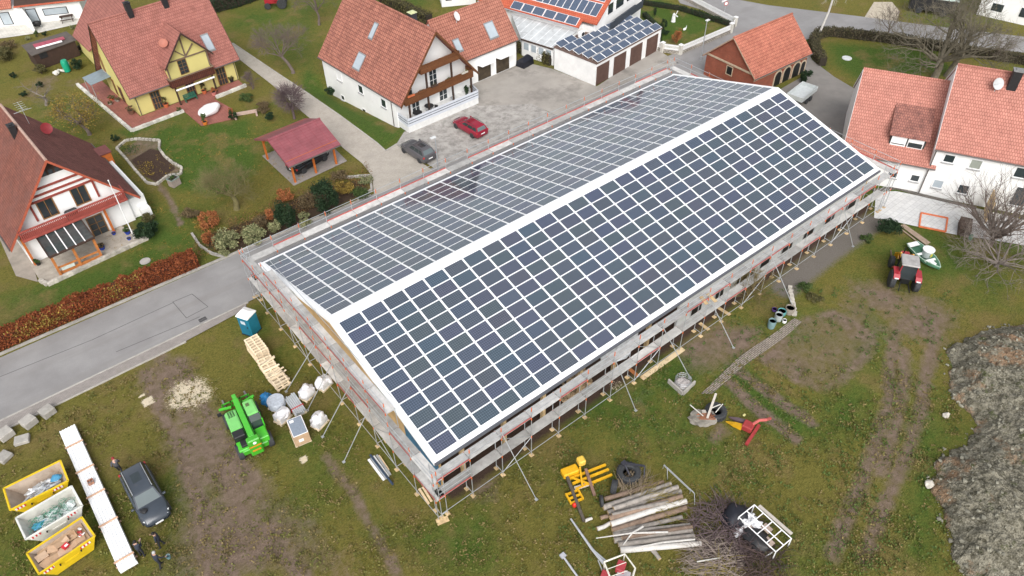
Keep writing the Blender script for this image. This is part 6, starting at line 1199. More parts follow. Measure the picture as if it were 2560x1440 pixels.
# red forage harvester
hx = head((1875, 1075), (1825, 1050)); t = thing('maize_chopper', 'red and yellow maize chopper attachment lying on the grass', 'farm machine', gx(1868, 1075), hx); RU = mat('chopper_red', (.30, .035, .035), .6, .25, 3); YU = mat('chopper_yellow', (.62, .33, .01), .6, .2, 3)
b = MB(); b.box(-.5, -.5, .2, .55, .5, .95); b.build('housing', RU, t, bevel=.08)
for y, m in ((.35, YU), (-.35, mat('purple_grey_iron', (.13, .09, .10), .7, .2))): b = MB(); b.loft([[(.5, y - .22, .15), (.5, y + .22, .15), (.5, y + .22, .75), (.5, y - .22, .75)], [(1.3, y - .2, .12), (1.3, y + .2, .12), (1.3, y + .2, .5), (1.3, y - .2, .5)], [(2.2, y - .03, .08), (2.2, y + .03, .08), (2.2, y + .03, .16), (2.2, y - .03, .16)]]); b.build('gathering_snout', m, t)
b = MB(); b.bar((-.7, 2.0, .35), (-.8, -.9, .45), .3, .26); b.build('drawbar', RU, t); b = MB(); b.tube([(-.3, -.3, .9), (-.7, -.75, 1.35), (-1.2, -1.2, 1.3), (-1.4, -2.2, .6)], .16, 8); b.build('chute', mat('pale_red_chute', (.45, .10, .09), .5, .15), t, smooth=True); t.scale = (.72, .72, .72)
b = MB()
for i in range(5): b.ball((random.uniform(-.1, .9), random.uniform(.75, 1.1), .06), (.14, .07, .05), 0, .4)
tag(b.build('maize_scraps', mat('pale_yellow_scraps', (.62, .58, .25), .8)), 'pale yellow scraps on the grass beside the red chopper', 'scraps', kind='stuff'); COL.objects[-1].location = t.location
# yellow fork-lift mast
hx = head((1420, 1218), (1515, 1180)); t = thing('forklift_mast', 'yellow dismantled forklift mast lying on the grass', 'forklift mast', gx(1455, 1206), hx); YF = mat('mast_yellow', (.66, .36, .01), .55, .15, 3)
for y in (-.35, .05, .4): b = MB(); b.box(-.6, y - .06, .12, 1.75, y + .06, .26); b.build('rail', YF, t)
b = MB(); b.box(-.9, .5, .1, .1, 1.05, .55); b.build('cylinder_box', YF, t, bevel=.06); b = MB(); b.box(.15, .65, .55, .6, 1.15, 1.0); b.build('seat_box', mat('pale_yellow', (.68, .45, .07), .5, .1), t, bevel=.08)
b = MB()
for y in (-1.05, -.75, -.45): b.box(-1.25, y - .05, .12, -.5, y + .05, .26)
b.box(-1.3, -1.1, .12, -1.2, -.4, .3).box(-.55, -1.1, .12, -.45, -.4, .3); b.build('fork_frame', YF, t); b = MB(); b.bar((-.2, -.4, .35), (.2, .7, .5), .1, .1); b.bar((-.5, .4, .3), (.4, -.6, .3), .1, .1); b.build('cross_brace', YF, t); t.scale = (1.2, 1.2, 1.1)
DKB = mat('mossy_dark_beam', (.085, .07, .055), .95, .3, 3); plank('dark mossy beam lying across the yellow mast towards the pole', 1412, 1180, 1460, 1305, .2, .3, .1, DKB, .18, 'beam', 'beam'); plank('brown beam lying across the yellow mast rails', 1464, 1174, 1486, 1240, .2, .35, .2, mat('brown_beam', (.20, .12, .09), .9, .2), .16, 'beam', 'beam'); plank('pale grey board lying beside the yellow mast', 1436, 1222, 1474, 1210, .28, .2, mt=mat('bleached_timber', (.46, .42, .37)), name='board', cat='board')
t = thing('buoy', 'small red plastic float lying on the grass beside the dark beam', 'float', gx(1436, 1266)); b = MB(); b.ball((0, 0, .16), (.16, .16, .24), 0, .02); b.build('float', mat('red_plastic', (.6, .03, .02), .4), t, smooth=True)
# logs
LOGG = mat('grey_log_bark', (.26, .235, .21), .95, .3, 3, .6, 20, rnd=.25); LOGB = mat('brown_log_bark', (.19, .135, .10), .95, .3, 3, .6, 20, rnd=.2); BIR = mat('birch_bark', (.52, .50, .47), .8, .15, 3, dirt=((.07, .06, .06), 4, .6)); CUT = mat('cut_wood', (.50, .36, .20), .8, .2, 8)
def log(label, q, r, z, m, group=None, name='log', end=True):
    a = gp(1280 + q[0] / 4, 1080 + q[1] / 4, z); c = gp(1280 + q[2] / 4, 1080 + q[3] / 4, z); mid = a.lerp(c, .5) + Vector((random.uniform(-.05, .05), random.uniform(-.06, .06), 0)); t = thing(name, label, 'log', a, 0, group)
    r *= 1.15; b = MB(); b.tube([(0, 0, 0), tuple(mid - a), tuple(c - a)], [r, r * .94, r * .85], 10); b.build('bark', m, t, smooth=True); d = (c - a).normalized(); b = MB(); b.tube([tuple(-d * .006), tuple(d * .004)], r * .9, 10); b.tube([tuple(c - a - d * .004), tuple(c - a + d * .006)], r * .78, 10); b.build('cut_end', CUT, t)
for i, (q, r, z, m, lab) in enumerate((((1010, 1000, 1700, 850), .15, .16, LOGG, 'grey log below the reddish brown log'), ((1100, 1060, 1800, 945), .13, .4, LOGB, 'thin brown log lying over the lower group'), ((1000, 830, 1560, 700), .13, .5, LOGG, 'thin grey log lying on the middle of the pile'), ((925, 672, 1515, 497), .15, .15, LOGB, 'dark brown log at the upper edge of the log pile'), ((912, 755, 1590, 520), .19, .2, LOGG, 'thick grey log, second from the top of the log pile'), ((1015, 768, 1660, 548), .16, .42, LOGG, 'grey log lying on top near the upper edge of the pile'), ((960, 815, 1690, 592), .19, .2, LOGG, 'grey log below the raised one in the log pile'), ((978, 860, 1702, 640), .17, .42, LOGB, 'brown log with a pale sawn patch in the log pile'), ((988, 925, 1742, 690), .2, .25, BIR, 'pale thick log in the middle of the log pile'), ((1002, 985, 1742, 758), .18, .2, LOGB, 'reddish brown log below the pale thick one'), ((1010, 1030, 1780, 930), .15, .18, LOGG, 'thin grey log half under the twigs'), ((1020, 1085, 1805, 985), .17, .2, LOGG, 'dark grey log near the lower edge of the pile'), ((1062, 1125, 1822, 1035), .15, .35, LOGG, 'grey log under the white birch stem'), ((1082, 1180, 1890, 1115), .19, .22, BIR, 'pale long log at the lower edge of the log pile'), ((888, 862, 958, 842), .13, .15, LOGB, 'short brown log end sticking out left of the pile'), ((852, 970, 978, 912), .13, .14, BIR, 'short pale log lying left of the pile'), ((728, 890, 800, 862), .1, .1, BIR, 'small grey log on the grass near the dark beam'), ((1395, 1172, 1478, 1272), .13, .13, LOGG, 'short log lying crosswise below the pile'), ((1760, 1150, 1800, 1185), .12, .12, LOGG, 'stub of log at the lower right of the pile'))): log(lab, q, r, z, m)
for q, lab in (((840, 1062, 1200, 1010, 1560, 1000), 'thin crooked birch stem lying on the logs'), ((1200, 1162, 1500, 1105, 1830, 1072), 'white birch stem lying on the lowest logs'), ((1110, 1130, 1200, 1010, 1310, 945), 'thin bent birch branch crossing the logs')):
    b = MB(); P = [gp(1280 + q[i] / 4, 1080 + q[i + 1] / 4, .55) for i in (0, 2, 4)]; b.tube(P, [.03, .06, .07], 6); tag(b.build('birch_stem', BIR, recalc=False), lab, 'branch')
def brush(name, label, cx, r, n, m, h, L=1.3, kind='stuff', dirs=None):
    b = MB(); x, y = gx(*cx)
    for i in range(n):
        a = random.random() * 6.28; rr = r * math.sqrt(random.random()); p = Vector((x + rr * math.cos(a), y + rr * math.sin(a), random.random() * h * (1 - rr / r * .7))); a = dirs + random.gauss(0, .45) if dirs is not None else random.random() * 6.28; d = Vector((math.cos(a), math.sin(a), random.uniform(-.15, .3))); pts = [p]; l = L * random.uniform(.5, 1.3) / 3
        for j in range(3): d = (d + Vector((random.gauss(0, .25), random.gauss(0, .25), random.gauss(0, .15)))).normalized(); p = p + d * l; p.z = max(p.z, .03); pts.append(p)
        b.tube(pts, [.024, .018, .012, .006], 3, cap=False)
    return tag(b.build(name, m, recalc=False), label, 'brushwood', kind=kind)
brush('brush_heap', 'heap of bare brown twigs and branches beside the log pile', (1815, 1330), 2.3, 620, TWIGR, .9)
brush('brush_heap', 'pale grey branches at the lower end of the twig heap', (1805, 1400), 1.7, 380, mat('pale_twigs', (.24, .195, .165), .95, .25, 3), .8, 1.6, dirs=R(150))
brush('brush_heap', 'dark tangled twigs at the bottom edge beside the pale branches', (1880, 1400), 1.9, 420, mat('dark_twigs', (.075, .05, .045), .95, .25, 3), .7)
brush('brush_heap', 'yellowish willow twigs lying over the log pile', (1630, 1250), 1.5, 300, TWIGY, .7, 1.3, dirs=R(-30)); brush('brush_heap', 'grey straw-like twigs over the upper end of the logs', (1590, 1230), 1.3, 260, mat('straw_twigs', (.28, .22, .15), .95, .25, 3), .6, 1.0, dirs=R(20)); brush('brush_heap', 'yellow green twigs at the bottom edge below the brush heap', (1800, 1440), 1.2, 220, TWIGY, .7)
# galvanised feed rail
t = thing('feed_rail', 'galvanised rail with bent ends standing at the end of the log pile', 'rail', gx(1700, 1215)); T = lambda u, v, z: gp(u, v, z) - t.location
b = MB(); a, c = T(1667, 1168, .9), T(1735, 1232, .9); b.tube([a, c], .035, 6); b.tube([a + Vector((0, .3, -.1)), c + Vector((0, .3, -.1))], .025, 6); b.build('top_rail', GALV, t)
for p in (a, c): b = MB(); b.tube([p + Vector((-.15, -.35, -.9)), p + Vector((0, -.05, -.05)), p + Vector((.05, .25, -.05)), p + Vector((.2, .4, -.5)), p + Vector((.25, .45, -.9))], .03, 6); b.build('bent_leg', GALV, t)
# white trailer frame with black and white sheeting
hx = head((1880, 1285), (1945, 1345)); t = thing('frame_cart', 'white tubular frame with panels on a dark bale beside the brush heap', 'frame', gx(1910, 1345), hx); b = MB(); zz = 1.0
for y in (-.75, 0, .75): b.tube([(-1.7, y, zz), (1.3, y, zz)], .04, 6)
for x in (-1.7, -.95, -.2, .55, 1.3): b.tube([(x, -.75, zz), (x, .75, zz)], .035, 6)
b.build('grid_frame', WFRAME, t); b = MB()
for x, y in ((1.3, -.75), (1.3, .75), (-1.7, .75), (-1.7, -.75)): b.tube([(x, y, zz), (x, y, 0)], .04, 6)
b.build('leg', WFRAME, t); b = MB(); b.cbox((-.2, .35, .55), (.6, .5, .04)).cbox((.5, -.3, .55), (.6, .5, .04)).cbox((-.9, -.4, .5), (.5, .5, .04)); b.build('loose_panel', mat('pinkish_board', (.42, .33, .28), .8, .15), t); b = MB(); b.bar((-1.5, 1.0, .9), (1.1, 1.05, .95), .22, .08); b.build('side_board', mat('bleached_timber', (.46, .42, .37)), t)
t = thing('black_bale', 'black wrapped bale lying under the white tubular frame', 'bale', gx(1890, 1355), hx); b = MB(); b.ball((0, 0, .3), (.95, .7, .42), 0, .3, 3); b.build('wrapping', BLACK, t, smooth=True)
t = thing('black_tarp', 'large black tarpaulin hump beside the brush heap', 'tarpaulin', gx(1838, 1298), hx); b = MB(); b.ball((0, 0, .3), (.85, 1.0, .65), 0, .25, 3); b.build('sheet', mat('black_tarpaulin', (.012, .013, .02), .55, .3, 3), t, smooth=True)
t = thing('white_sheeting', 'torn white plastic sheeting between the black tarpaulin and the white frame', 'plastic sheet', gx(1866, 1312), hx); b = MB(); b.ball((0, 0, .5), (.35, .6, .25), 0, .9, 3).ball((.1, -.7, .3), (.25, .5, .2), 0, .9, 3).ball((.4, .2, .6), (.4, .3, .2), 0, .8, 3); b.build('sheet', WRAP, t)
plank('thin white lath lying on the grass below the white frame', 1912, 1394, 1938, 1376, .08, mt=WFRAME, name='lath', cat='lath'); plank('white stick lying on the brush heap', 1742, 1405, 1802, 1395, .07, .5, mt=mat('white_lath', (.62, .6, .55)), name='stick', cat='stick')
# red rig with white guard basket at the bottom edge
t = thing('post_driver', 'red machine with a white guard frame and long grey boom at the bottom edge', 'farm machine', gx(1545, 1425)); T = lambda u, v, z: gp(u, v, z) - t.location
b = MB(); b.tube([T(1427, 1297, .25), T(1478, 1370, .45), T(1510, 1408, .6)], [.06, .09, .13], 8); b.build('boom', mat('pale_grey_steel', (.42, .43, .46), .5, .15), t); b = MB(); b.tube([T(1480, 1372, .5), T(1515, 1402, .75)], .05, 6); b.tube([T(1495, 1400, .4), T(1508, 1432, .2)], .035, 6); b.build('ram', ALU, t)
P = [T(1510, 1405, 1.2), T(1562, 1385, 1.2), T(1588, 1420, 1.2), T(1575, 1470, 1.2), T(1540, 1480, 1.2), T(1510, 1405, 1.2)]; b = MB(); b.tube(P, .06, 8); 
for f in (.25, .5, .75): b.tube([P[0].lerp(P[4], f), P[1].lerp(P[3], f)], .025, 5)
for p in P[:4]: b.tube([p, p * .9 + Vector((0, 0, -1.1))], .045, 6)
b.build('guard_frame', mat('cream_white_tube', (.66, .64, .56), .5, .05), t); b = MB(); c = T(1552, 1418, .7); b.cbox(c, (.7, .55, .5), rz=.5); c = T(1512, 1440, .4); b.cbox(c, (.6, .5, .4), rz=.5); b.build('red_housing', paint('machine_red', (.38, .05, .06)), t, bevel=.04); b = MB(); c = T(1555, 1450, .5); b.cbox(c, (1.2, .8, .3), rz=.5); b.build('grey_deck', mat('pale_deck', (.42, .40, .42), .6, .2), t)
b = MB(); b.tube([gp(1408, 1391, .12), gp(1447, 1446, .2)], .07, 8); b.cbox(gp(1407, 1389, .1), (.35, .3, .16)); tag(b.build('steel_pole', mat('pale_grey_steel', (.42, .43, .46))), 'grey steel pole with a rusty foot at the bottom edge', 'pole')
# fire cage
t = thing('fire_cage', 'wire mesh cage full of ash on the grass under the scaffold prop', 'fire cage', gx(1706, 962)); b = MB()
for z in (.1, .3, .5, .7): b.tube([(.62 * math.cos(a), .62 * math.sin(a), z) for a in [PI * i / 8 for i in range(17)]], .012, 4)
for i in range(16): a = PI * i / 8; b.tube([(.62 * math.cos(a), .62 * math.sin(a), .05), (.62 * math.cos(a), .62 * math.sin(a), .75)], .012, 4)
b.build('mesh', GALV, t, recalc=False); b = MB(); b.ball((0, 0, .1), (.58, .58, .22), 0, .5, 3); b.build('ash', mat('ash_and_rubbish', (.36, .33, .32), .95, .5, 6, dirt=((.25, .09, .05), 3, .58)), t)
for a, c, lab in (((1671, 952), (1706, 984), 'grey concrete kerb left of the fire cage'), ((1708, 984), (1737, 956), 'grey concrete kerb right of the fire cage')): p, q = gp(*a, .2), gp(*c, .2); b = MB(); b.bar(p, q, .14, .4); tag(b.build('concrete_kerb', CONC), lab, 'kerb stone')
# rain barrels
BAR = mat('blue_grey_barrel', (.16, .25, .26), .5, .15, 3)
for (u, v, r, h, m, lab) in ((1927, 818, .33, .8, BAR, 'blue grey barrel with leaves nearest the brick path'), (1944, 800, .33, .7, mat('pale_grey_barrel', (.36, .40, .40), .5, .15, 3), 'pale grey barrel between two barrels by the path'), (1953, 786, .36, .45, mat('turquoise_tub', (.10, .32, .32), .5, .1), 'turquoise tub behind the grey barrel'), (1972, 782, .4, .65, mat('woven_basket', (.26, .23, .19), .9, .2, 8), 'round grey basket beside the turquoise tub'), (1935, 777, .2, .25, mat('purple_bucket', (.10, .05, .22), .5, .1), 'small purple bucket beside the tubs'), (1960, 806, .18, .3, WFRAME, 'small white bucket at the edge of the brick path')):
    t = thing('barrel' if r > .3 else 'bucket', lab, 'barrel' if r > .3 else 'bucket', gx(u, v)); b = MB(); b.lathe([(r * .85, 0), (r, h * .5), (r * .97, h), (r * .88, h), (r * .85, h * .8)], 18); b.build('shell', m, t, smooth=True); b = MB(); b.lathe([(.01, h * .8), (r * .9, h * .8)], 14); b.build('contents', mat('leaf_litter', (.10, .085, .06), .9, .5, 9, dirt=((.25, .22, .2), 6, .55)), t)
for i in range(8): f = i / 7; p = gp(1974 + 12 * f, 722 + 64 * f); tag((lambda b: b.build('edging_stone', STONE))(MB().cbox((p.x, p.y, .1), (.42, .34, .26), rz=random.random())), 'pale edging stone in the short row behind the basket', 'stone', 'edging stones behind the basket')
# boat and planks
hx = head((2280, 618), (2335, 668)); t = thing('boat', 'small green and white rowing boat beside the red tractor', 'boat', gx(2307, 648), hx); secs = []
for x, w_, zk in ((-1.75, .55, .15), (-1.2, .68, .08), (-.3, .74, .05), (.6, .66, .06), (1.3, .42, .14), (1.95, .03, .34)): secs.append([(x, -w_, .62 + .05 * (x > 1.2)), (x, -w_ * .75, zk + .12), (x, 0, zk), (x, w_ * .75, zk + .12), (x, w_, .62 + .05 * (x > 1.2))])
b = MB(); b.loft(secs, cap=False, closed=False); o = b.build('hull', mat('boat_green', (.09, .22, .14), .5, .15), t, smooth=True, recalc=False); sm = o.modifiers.new('thick', 'SOLIDIFY'); sm.thickness = .04
b = MB(); b.tube([s[0] for s in secs] + [s[4] for s in secs[::-1]], .035, 6); b.build('gunwale', mat('pale_green_rim', (.42, .55, .46), .5), t)
for x, w_ in ((-1.45, .6), (-.25, .72), (.75, .6)): b = MB(); b.box(x - .12, -w_, .48, x + .12, w_, .53); b.build('thwart', WFRAME, t)
b = MB(); b.box(-1.78, -.5, .5, -1.3, .5, .6); b.build('stern_deck', WFRAME, t); b = MB(); b.cbox((1.1, 0, .45), (.5, .4, .2)); b.build('white_float', WFRAME, t, bevel=.05)
bt = thing('plastic_tank', 'pale grey plastic tank with a white lid standing in the rowing boat', 'tank', t.matrix_basis @ Vector((-.05, .28, .3))); b = MB(); b.lathe([(.42, 0), (.46, .7), (.5, .72)], 20); b.build('tank', mat('pale_grey_barrel', (.36, .40, .40)), bt, smooth=True); b = MB(); b.lathe([(.52, .7), (.52, .78), (.02, .84)], 20); b.build('lid', WFRAME, bt); b = MB(); b.box(-.3, -.47, .25, 0, -.42, .5); b.build('yellow_label', mat('yellow_label', (.6, .55, .03), .5), bt)
for (a, c, lab) in (((2253, 563), (2318, 612), 'long weathered plank lying behind the rowing boat'), ((2258, 562), (2323, 608), 'second weathered plank lying behind the rowing boat, nearer the slabs'), ((2255, 575), (2290, 602), 'curved thin board beside the planks behind the boat')): plank(lab, *a, *c, .3 if 'thin' not in lab else .12, .05 if 'second' in lab else .0, .12, mt=mat('weathered_plank', (.33, .25, .19), .9, .2))
P = [gp(*q, .06) for q in ((2303, 532), (2369, 545), (2364, 579), (2298, 566))]; b = MB(); [b.bar(p, q, .14, .12) for p, q in zip(P, P[1:] + P[:1])]; tag(b.build('sandpit_frame', mat('orange_timber_frame', (.62, .16, .06), .7, .1)), 'orange timber frame lying on the white slabs', 'frame')
# rubble heaps
m, n, b = newmat('grey_green_rubble'); P = wpos(n); vo = nd(n, 'TexVoronoi', Scale=3.2); n.links.new(P, vo.inputs['Vector']); v2 = nd(n, 'TexVoronoi', Scale=8.5); n.links.new(P, v2.inputs['Vector'])
sv = nd(n, 'SeparateColor'); n.links.new(vo.outputs['Color'], sv.inputs[0]); s2 = nd(n, 'SeparateColor'); n.links.new(v2.outputs['Color'], s2.inputs[0])
c = mixc(n, mrange(n, mth(n, 'ADD', mth(n, 'MULTIPLY', sv.outputs[0], .45), mth(n, 'MULTIPLY', s2.outputs[1], .55)), .15, .85), (.085, .078, .055), (.27, .25, .195))
c = mixc(n, mrange(n, nse(n, P, .38, 5, .7), .53, .62, 0, .85), c, mixc(n, s2.outputs[0], (.17, .105, .06), (.31, .20, .125))); c = mixc(n, mrange(n, nse(n, P, .9, 5, .7), .58, .66, 0, .8), c, (.06, .075, .02))
n.links.new(c, b.inputs['Base Color']); b.inputs['Roughness'].default_value = .95; b.inputs['Specular IOR Level'].default_value = .15; bump(n, b, mth(n, 'ADD', v2.outputs['Distance'], nse(n, P, 12, 4, .7)), .9, .08); ROCK = m

def heap(label, pts, H, seed, n=1500):
    P = [gx(*q) for q in pts]; cx0 = sum(p[0] for p in P) / len(P); cy0 = sum(p[1] for p in P) / len(P); t = thing('rubble_heap', label, 'rubble heap', (cx0, cy0)); t['kind'] = 'stuff'
    X0, X1, Y0, Y1 = min(p[0] for p in P) - .5, max(p[0] for p in P) + .5, min(p[1] for p in P) - .5, max(p[1] for p in P) + .5; s = .11; xs_, ys_ = np.arange(X0, X1, s), np.arange(Y0, Y1, s); A_, B_ = np.meshgrid(xs_, ys_)
    ins = np.zeros(A_.shape, bool); D = np.full(A_.shape, 1e9)
    for (ax, ay), (bx_, by_) in zip(P, P[1:] + P[:1]):
        ins ^= ((ay > B_) != (by_ > B_)) & (A_ < (bx_ - ax) * (B_ - ay) / (by_ - ay + 1e-12) + ax); ux, uy = bx_ - ax, by_ - ay; tt = np.clip(((A_ - ax) * ux + (B_ - ay) * uy) / (ux * ux + uy * uy), 0, 1); D = np.minimum(D, np.hypot(A_ - ax - tt * ux, B_ - ay - tt * uy))
    D = np.where(ins, D, -D) + (fbm(A_, B_, .8, seed + 5) - .5) * 1.2; k = np.clip(D / 3.4, 0, 1); Z = H * (1 - (1 - k) ** 1.6) * (.35 + 1.3 * fbm(A_, B_, .25, seed, 3)) + k.clip(0, .4) * 1.5 * (fbm(A_, B_, .9, seed + 9, 3) - .45) + k.clip(.06, .3) * 1.5 * np.abs(fbm(A_, B_, 2.6, seed + 2, 3) - .5); Z = np.where(D > 0, Z, -.3)
    V = np.stack([A_ - cx0, B_ - cy0, Z], 2).reshape(-1, 3); ny_, nx_ = A_.shape; I = (np.arange(ny_ - 1)[:, None] * nx_ + np.arange(nx_ - 1)[None, :]); keep = (D[:-1, :-1] > -.4).ravel(); I = I.ravel()[keep]
    me = bpy.data.meshes.new('soil'); me.from_pydata(V.tolist(), [], np.stack([I, I + 1, I + nx_ + 1, I + nx_], 1).tolist()); me.materials.append(ROCK); link('soil', me, t)
    b = MB(); ok = np.argwhere(D > -.35); pk = NR.integers(0, len(ok), n)
    for j in pk:
        y, x = ok[j]; z = max(Z[y, x], 0); r = .03 + .14 * random.random() ** 4; a = [random.uniform(.6, 1.3) for _ in range(3)]; b.ball((A_[y, x] - cx0 + random.uniform(-.1, .1), B_[y, x] - cy0, z + r * .2), (r * a[0], r * a[1], r * a[2] * .8), 0, .8, 1)
    o = b.build('stones', mat('rubble_stones', (.20, .19, .15), .95, .3, 3, .5, 15, island=.45), t); o['kind'] = 'stuff'
heap('long grey brown rubble bank with weeds along the right edge', ((2372, 880), (2370, 935), (2382, 985), (2425, 1035), (2440, 1085), (2395, 1120), (2342, 1160), (2326, 1205), (2352, 1270), (2368, 1330), (2380, 1400), (2450, 1480), (2700, 1520), (2900, 1200), (2800, 900), (2600, 810), (2490, 816), (2420, 845)), 1.5, 3, 2600)
for (u, v, r, lab) in ((2364, 1040, .3, 'single grey stone on the grass left of the upper rubble heap'), (2322, 1212, .35, 'flat pale stone at the left foot of the lower rubble heap')): t = thing('boulder', lab, 'stone', gx(u, v)); b = MB(); b.ball((0, 0, r * .3), (r, r * .8, r * .5), 0, .6); b.build('rock', STONE, t)
# ================================================================== hedges
def hedge(label, pts, wd, h, mt, dens=260, size=.14, core=None, px=True, hz=None, name='hedge'):
    P = [gx(*p) if px else p for p in pts]; t = thing(name, label, 'hedge', P[0]); ox, oy = P[0]; C = []; b = MB()
    for (ax, ay), (bx, by) in zip(P[:-1], P[1:]):
        L = math.hypot(bx - ax, by - ay); n = int(L * dens); f = NR.random(n); d = ((bx - ax) / L, (by - ay) / L); s = NR.random(n)
        lump = np.array([noise.noise(Vector((ax + (bx - ax) * q, ay + (by - ay) * q, 0)) * .9) + .6 * noise.noise(Vector((ax + (bx - ax) * q, ay + (by - ay) * q, 7)) * 2.6) for q in f]); ww = wd * (1 + .3 * lump); hh = h * (1 + .18 * lump)
        per = wd + 2 * h; pos = s * per; top = (pos > h) & (pos < h + wd); y = np.where(pos <= h, -.5, np.where(top, (pos - h) / wd - .5, .5)) * ww; z = np.where(pos <= h, pos / h, np.where(top, 1., (per - pos) / h)) * hh
        y += NR.normal(size=n) * .07; z = np.abs(z + NR.normal(size=n) * .06); C.append(np.stack([ax + (bx - ax) * f - d[1] * y - ox, ay + (by - ay) * f + d[0] * y - oy, z], 1))
        b.bar((ax - ox, ay - oy, h * .45), (bx - ox, by - oy, h * .45), wd * .82, h * .88)
    leaves('foliage', np.concatenate(C), size, mt, t); b.build('branch_core', core or mat('hedge_core', (.035, .028, .02), 1, .3, 5), t); return t
hedge('long rust brown beech hedge along the road', [(-23, 22.9), (-19, 22.75), (-14, 22.7), (-8.5, 22.5), (-3.3, 22.25)], 1.35, 1.35, L_RUST, 1300, .13, mat('rust_core', (.07, .025, .014), 1, .3, 5), px=False)
for o in [COL.objects[-2]]: pass
t = COL.objects[-1].parent; C = [];
for (x, y) in ((5.2, -.4), (6.8, -.5), (8.2, -.35), (12.5, -.5), (14, -.3)): C.append(NR.normal(size=(420, 3)) * np.array([.75, .22, .33]) + np.array([x, y, .85]))
leaves('ochre_leaves', np.concatenate(C) + np.array([0, -.35, .15]), .14, L_YEL, t)
hedge('clipped brown green hedge curving round the lawn at the top right', [(2055, 165), (2038, 140), (2030, 112), (2045, 92), (2075, 88), (2200, 102), (2330, 122), (2450, 142), (2600, 165)], 1.0, 1.1, L_HEDGE, 420, .15)
hedge('dark green hedge behind the black covered garden object by the annex', [(1290, 128), (1330, 136), (1380, 162)], 1.1, 1.5, L_OLIVE, 500, .15)
hedge('dark conifer hedge at the top between the yellow house and lawn', [(525, 30), (590, 14), (640, -4)], 1.8, 1.8, L_DGREEN, 420, .18)
hedge('yellow green clipped hedge behind the white house at the top', [(955, 8), (1010, 30), (1075, 62)], 1.3, 1.5, L_OLIVE, 450, .16)
hedge('low dark hedge inside the white picket fence', [(1600, 10), (1700, 25), (1822, 64)], .5, .6, L_DGREEN, 380, .12); hedge('low dark hedge at the left border of the fenced lawn', [(1645, 110), (1648, 80), (1610, 40)], .6, .6, L_DGREEN, 300, .12)
OAKB = mat('olive_grey_bark', (.135, .118, .085), .95, .3, 3)
# ================================================================== trees
bare_tree('bare brown fruit tree leaning on the lawn behind the paved lane', 733, 182, 6.6, .2, TWIGM, lean=(-.35, .3), trunk_h=.36, depth=5, l0=.5, ang=(20, 55), limbs=7, n=[4, 5, 5, 4, 4, 4], rmin=.009, lr=.45)
bare_tree('bare dark tree at the top beside the hidden tractor', 798, 62, 7., .16, TWIGM, trunk_h=.3, depth=5, l0=.5, limbs=6, n=[4, 5, 4, 4, 4, 4], rmin=.009)
t = thing('round_tree', 'round clipped bare tree beside the paved lane', 'tree', gx(736, 296)); b = MB(); b.tube([(0, 0, -.05), (.03, 0, .6), (0, .02, 1.3)], [.17, .13, .12], 9); b.build('trunk', TWIGR, t, smooth=True, recalc=False)
b = MB(); cc = Vector((0, 0, 2.75))
for i in range(22):
    a = random.random() * 6.28; e = R(random.uniform(5, 88)); d = Vector((math.cos(a) * math.cos(e), math.sin(a) * math.cos(e), math.sin(e))); q = Vector((0, 0, 1.25)); pts = [q.copy()]
    for j in range(4): q = q + (d + Vector((random.gauss(0, .12), random.gauss(0, .12), random.gauss(0, .12)))) * .42; pts.append(q.copy())
    b.tube(pts, [.06, .045, .03, .02, .012], 4, cap=False)
for i in range(1500):
    d = Vector((random.gauss(0, 1), random.gauss(0, 1), random.gauss(.25, 1))).normalized(); r0 = random.uniform(.25, .8); p = cc + Vector((d.x * 2.0 * r0, d.y * 2.0 * r0, d.z * 1.75 * r0 - .25 * (1 - r0))); r1 = min(1.04, r0 + random.uniform(.2, .45)); sd = Vector((random.gauss(0, .16), random.gauss(0, .16), random.gauss(0, .16))); q = cc + Vector((d.x * 2.0, d.y * 2.0, d.z * 1.75)) * r1 + sd
    b.tube([p, p.lerp(q, .5) + sd * .3, q], [.016, .012, .006], 3, cap=False)
b.build('crown', TWIGR, t, recalc=False)
bare_tree('small bare bush tree left of the round clipped tree', 632, 222, 2.6, .06, TWIGR, trunk_h=.2, limbs=7, depth=4, l0=.45, el=(35, 85))
bare_tree('fruit tree with thin ochre leaves beside the half-timbered house', 224, 336, 4.6, .2, TWIGM, lean=(-.3, .2), trunk_h=.28, depth=4, l0=.5, leaf=(2600, .15, L_YEL, .32), limbs=6)
bare_tree('gnarled pruned apple tree on the left lawn', 116, 262, 3.6, .16, GREYBARK, lean=(.2, .2), trunk_h=.25, depth=3, limbs=3, l0=.6, el=(10, 50), bend=.3)
bare_tree('tree with yellow twigs and a grey sawn trunk on the garden lawn', 592, 522, 5.2, .26, mat('olive_twigs', (.15, .13, .055), .95, .3, 3), trunk_h=.3, depth=5, limbs=8, el=(5, 65), l0=.52, wide=1.1, rmin=.006, lr=.3, n=[3, 5, 5, 5, 4, 4])
bare_tree('large bare oak with many limbs behind the salmon roofed house', 2330, 195, 12.5, .4, OAKB, trunk_h=.2, depth=5, limbs=9, el=(15, 80), l0=.42, n=[3, 4, 4, 4, 4, 4], xy=gx(2335, 198), rmin=.014)
bare_tree('second bare trunked tree standing right of the large bare oak', 2368, 190, 11.5, .34, OAKB, trunk_h=.28, depth=5, limbs=5, el=(30, 85), l0=.4, rmin=.014, n=[2, 3, 4, 4, 4, 4], lean=(.15, -.1))
bare_tree('slender birch with white bark at the street corner', 2044, 98, 9.0, .14, BIR, trunk_h=.72, lean=(.16, -.02), depth=4, limbs=6, el=(-25, 45), l0=.7, rmin=.01)
bare_tree('bare bushy tree with upright shoots beside the slab yard at the right', 2475, 612, 5.6, .22, TWIGM, trunk_h=.15, depth=4, limbs=18, el=(20, 85), l0=.6, bend=.1, rmin=.012, ang=(15, 45)); 
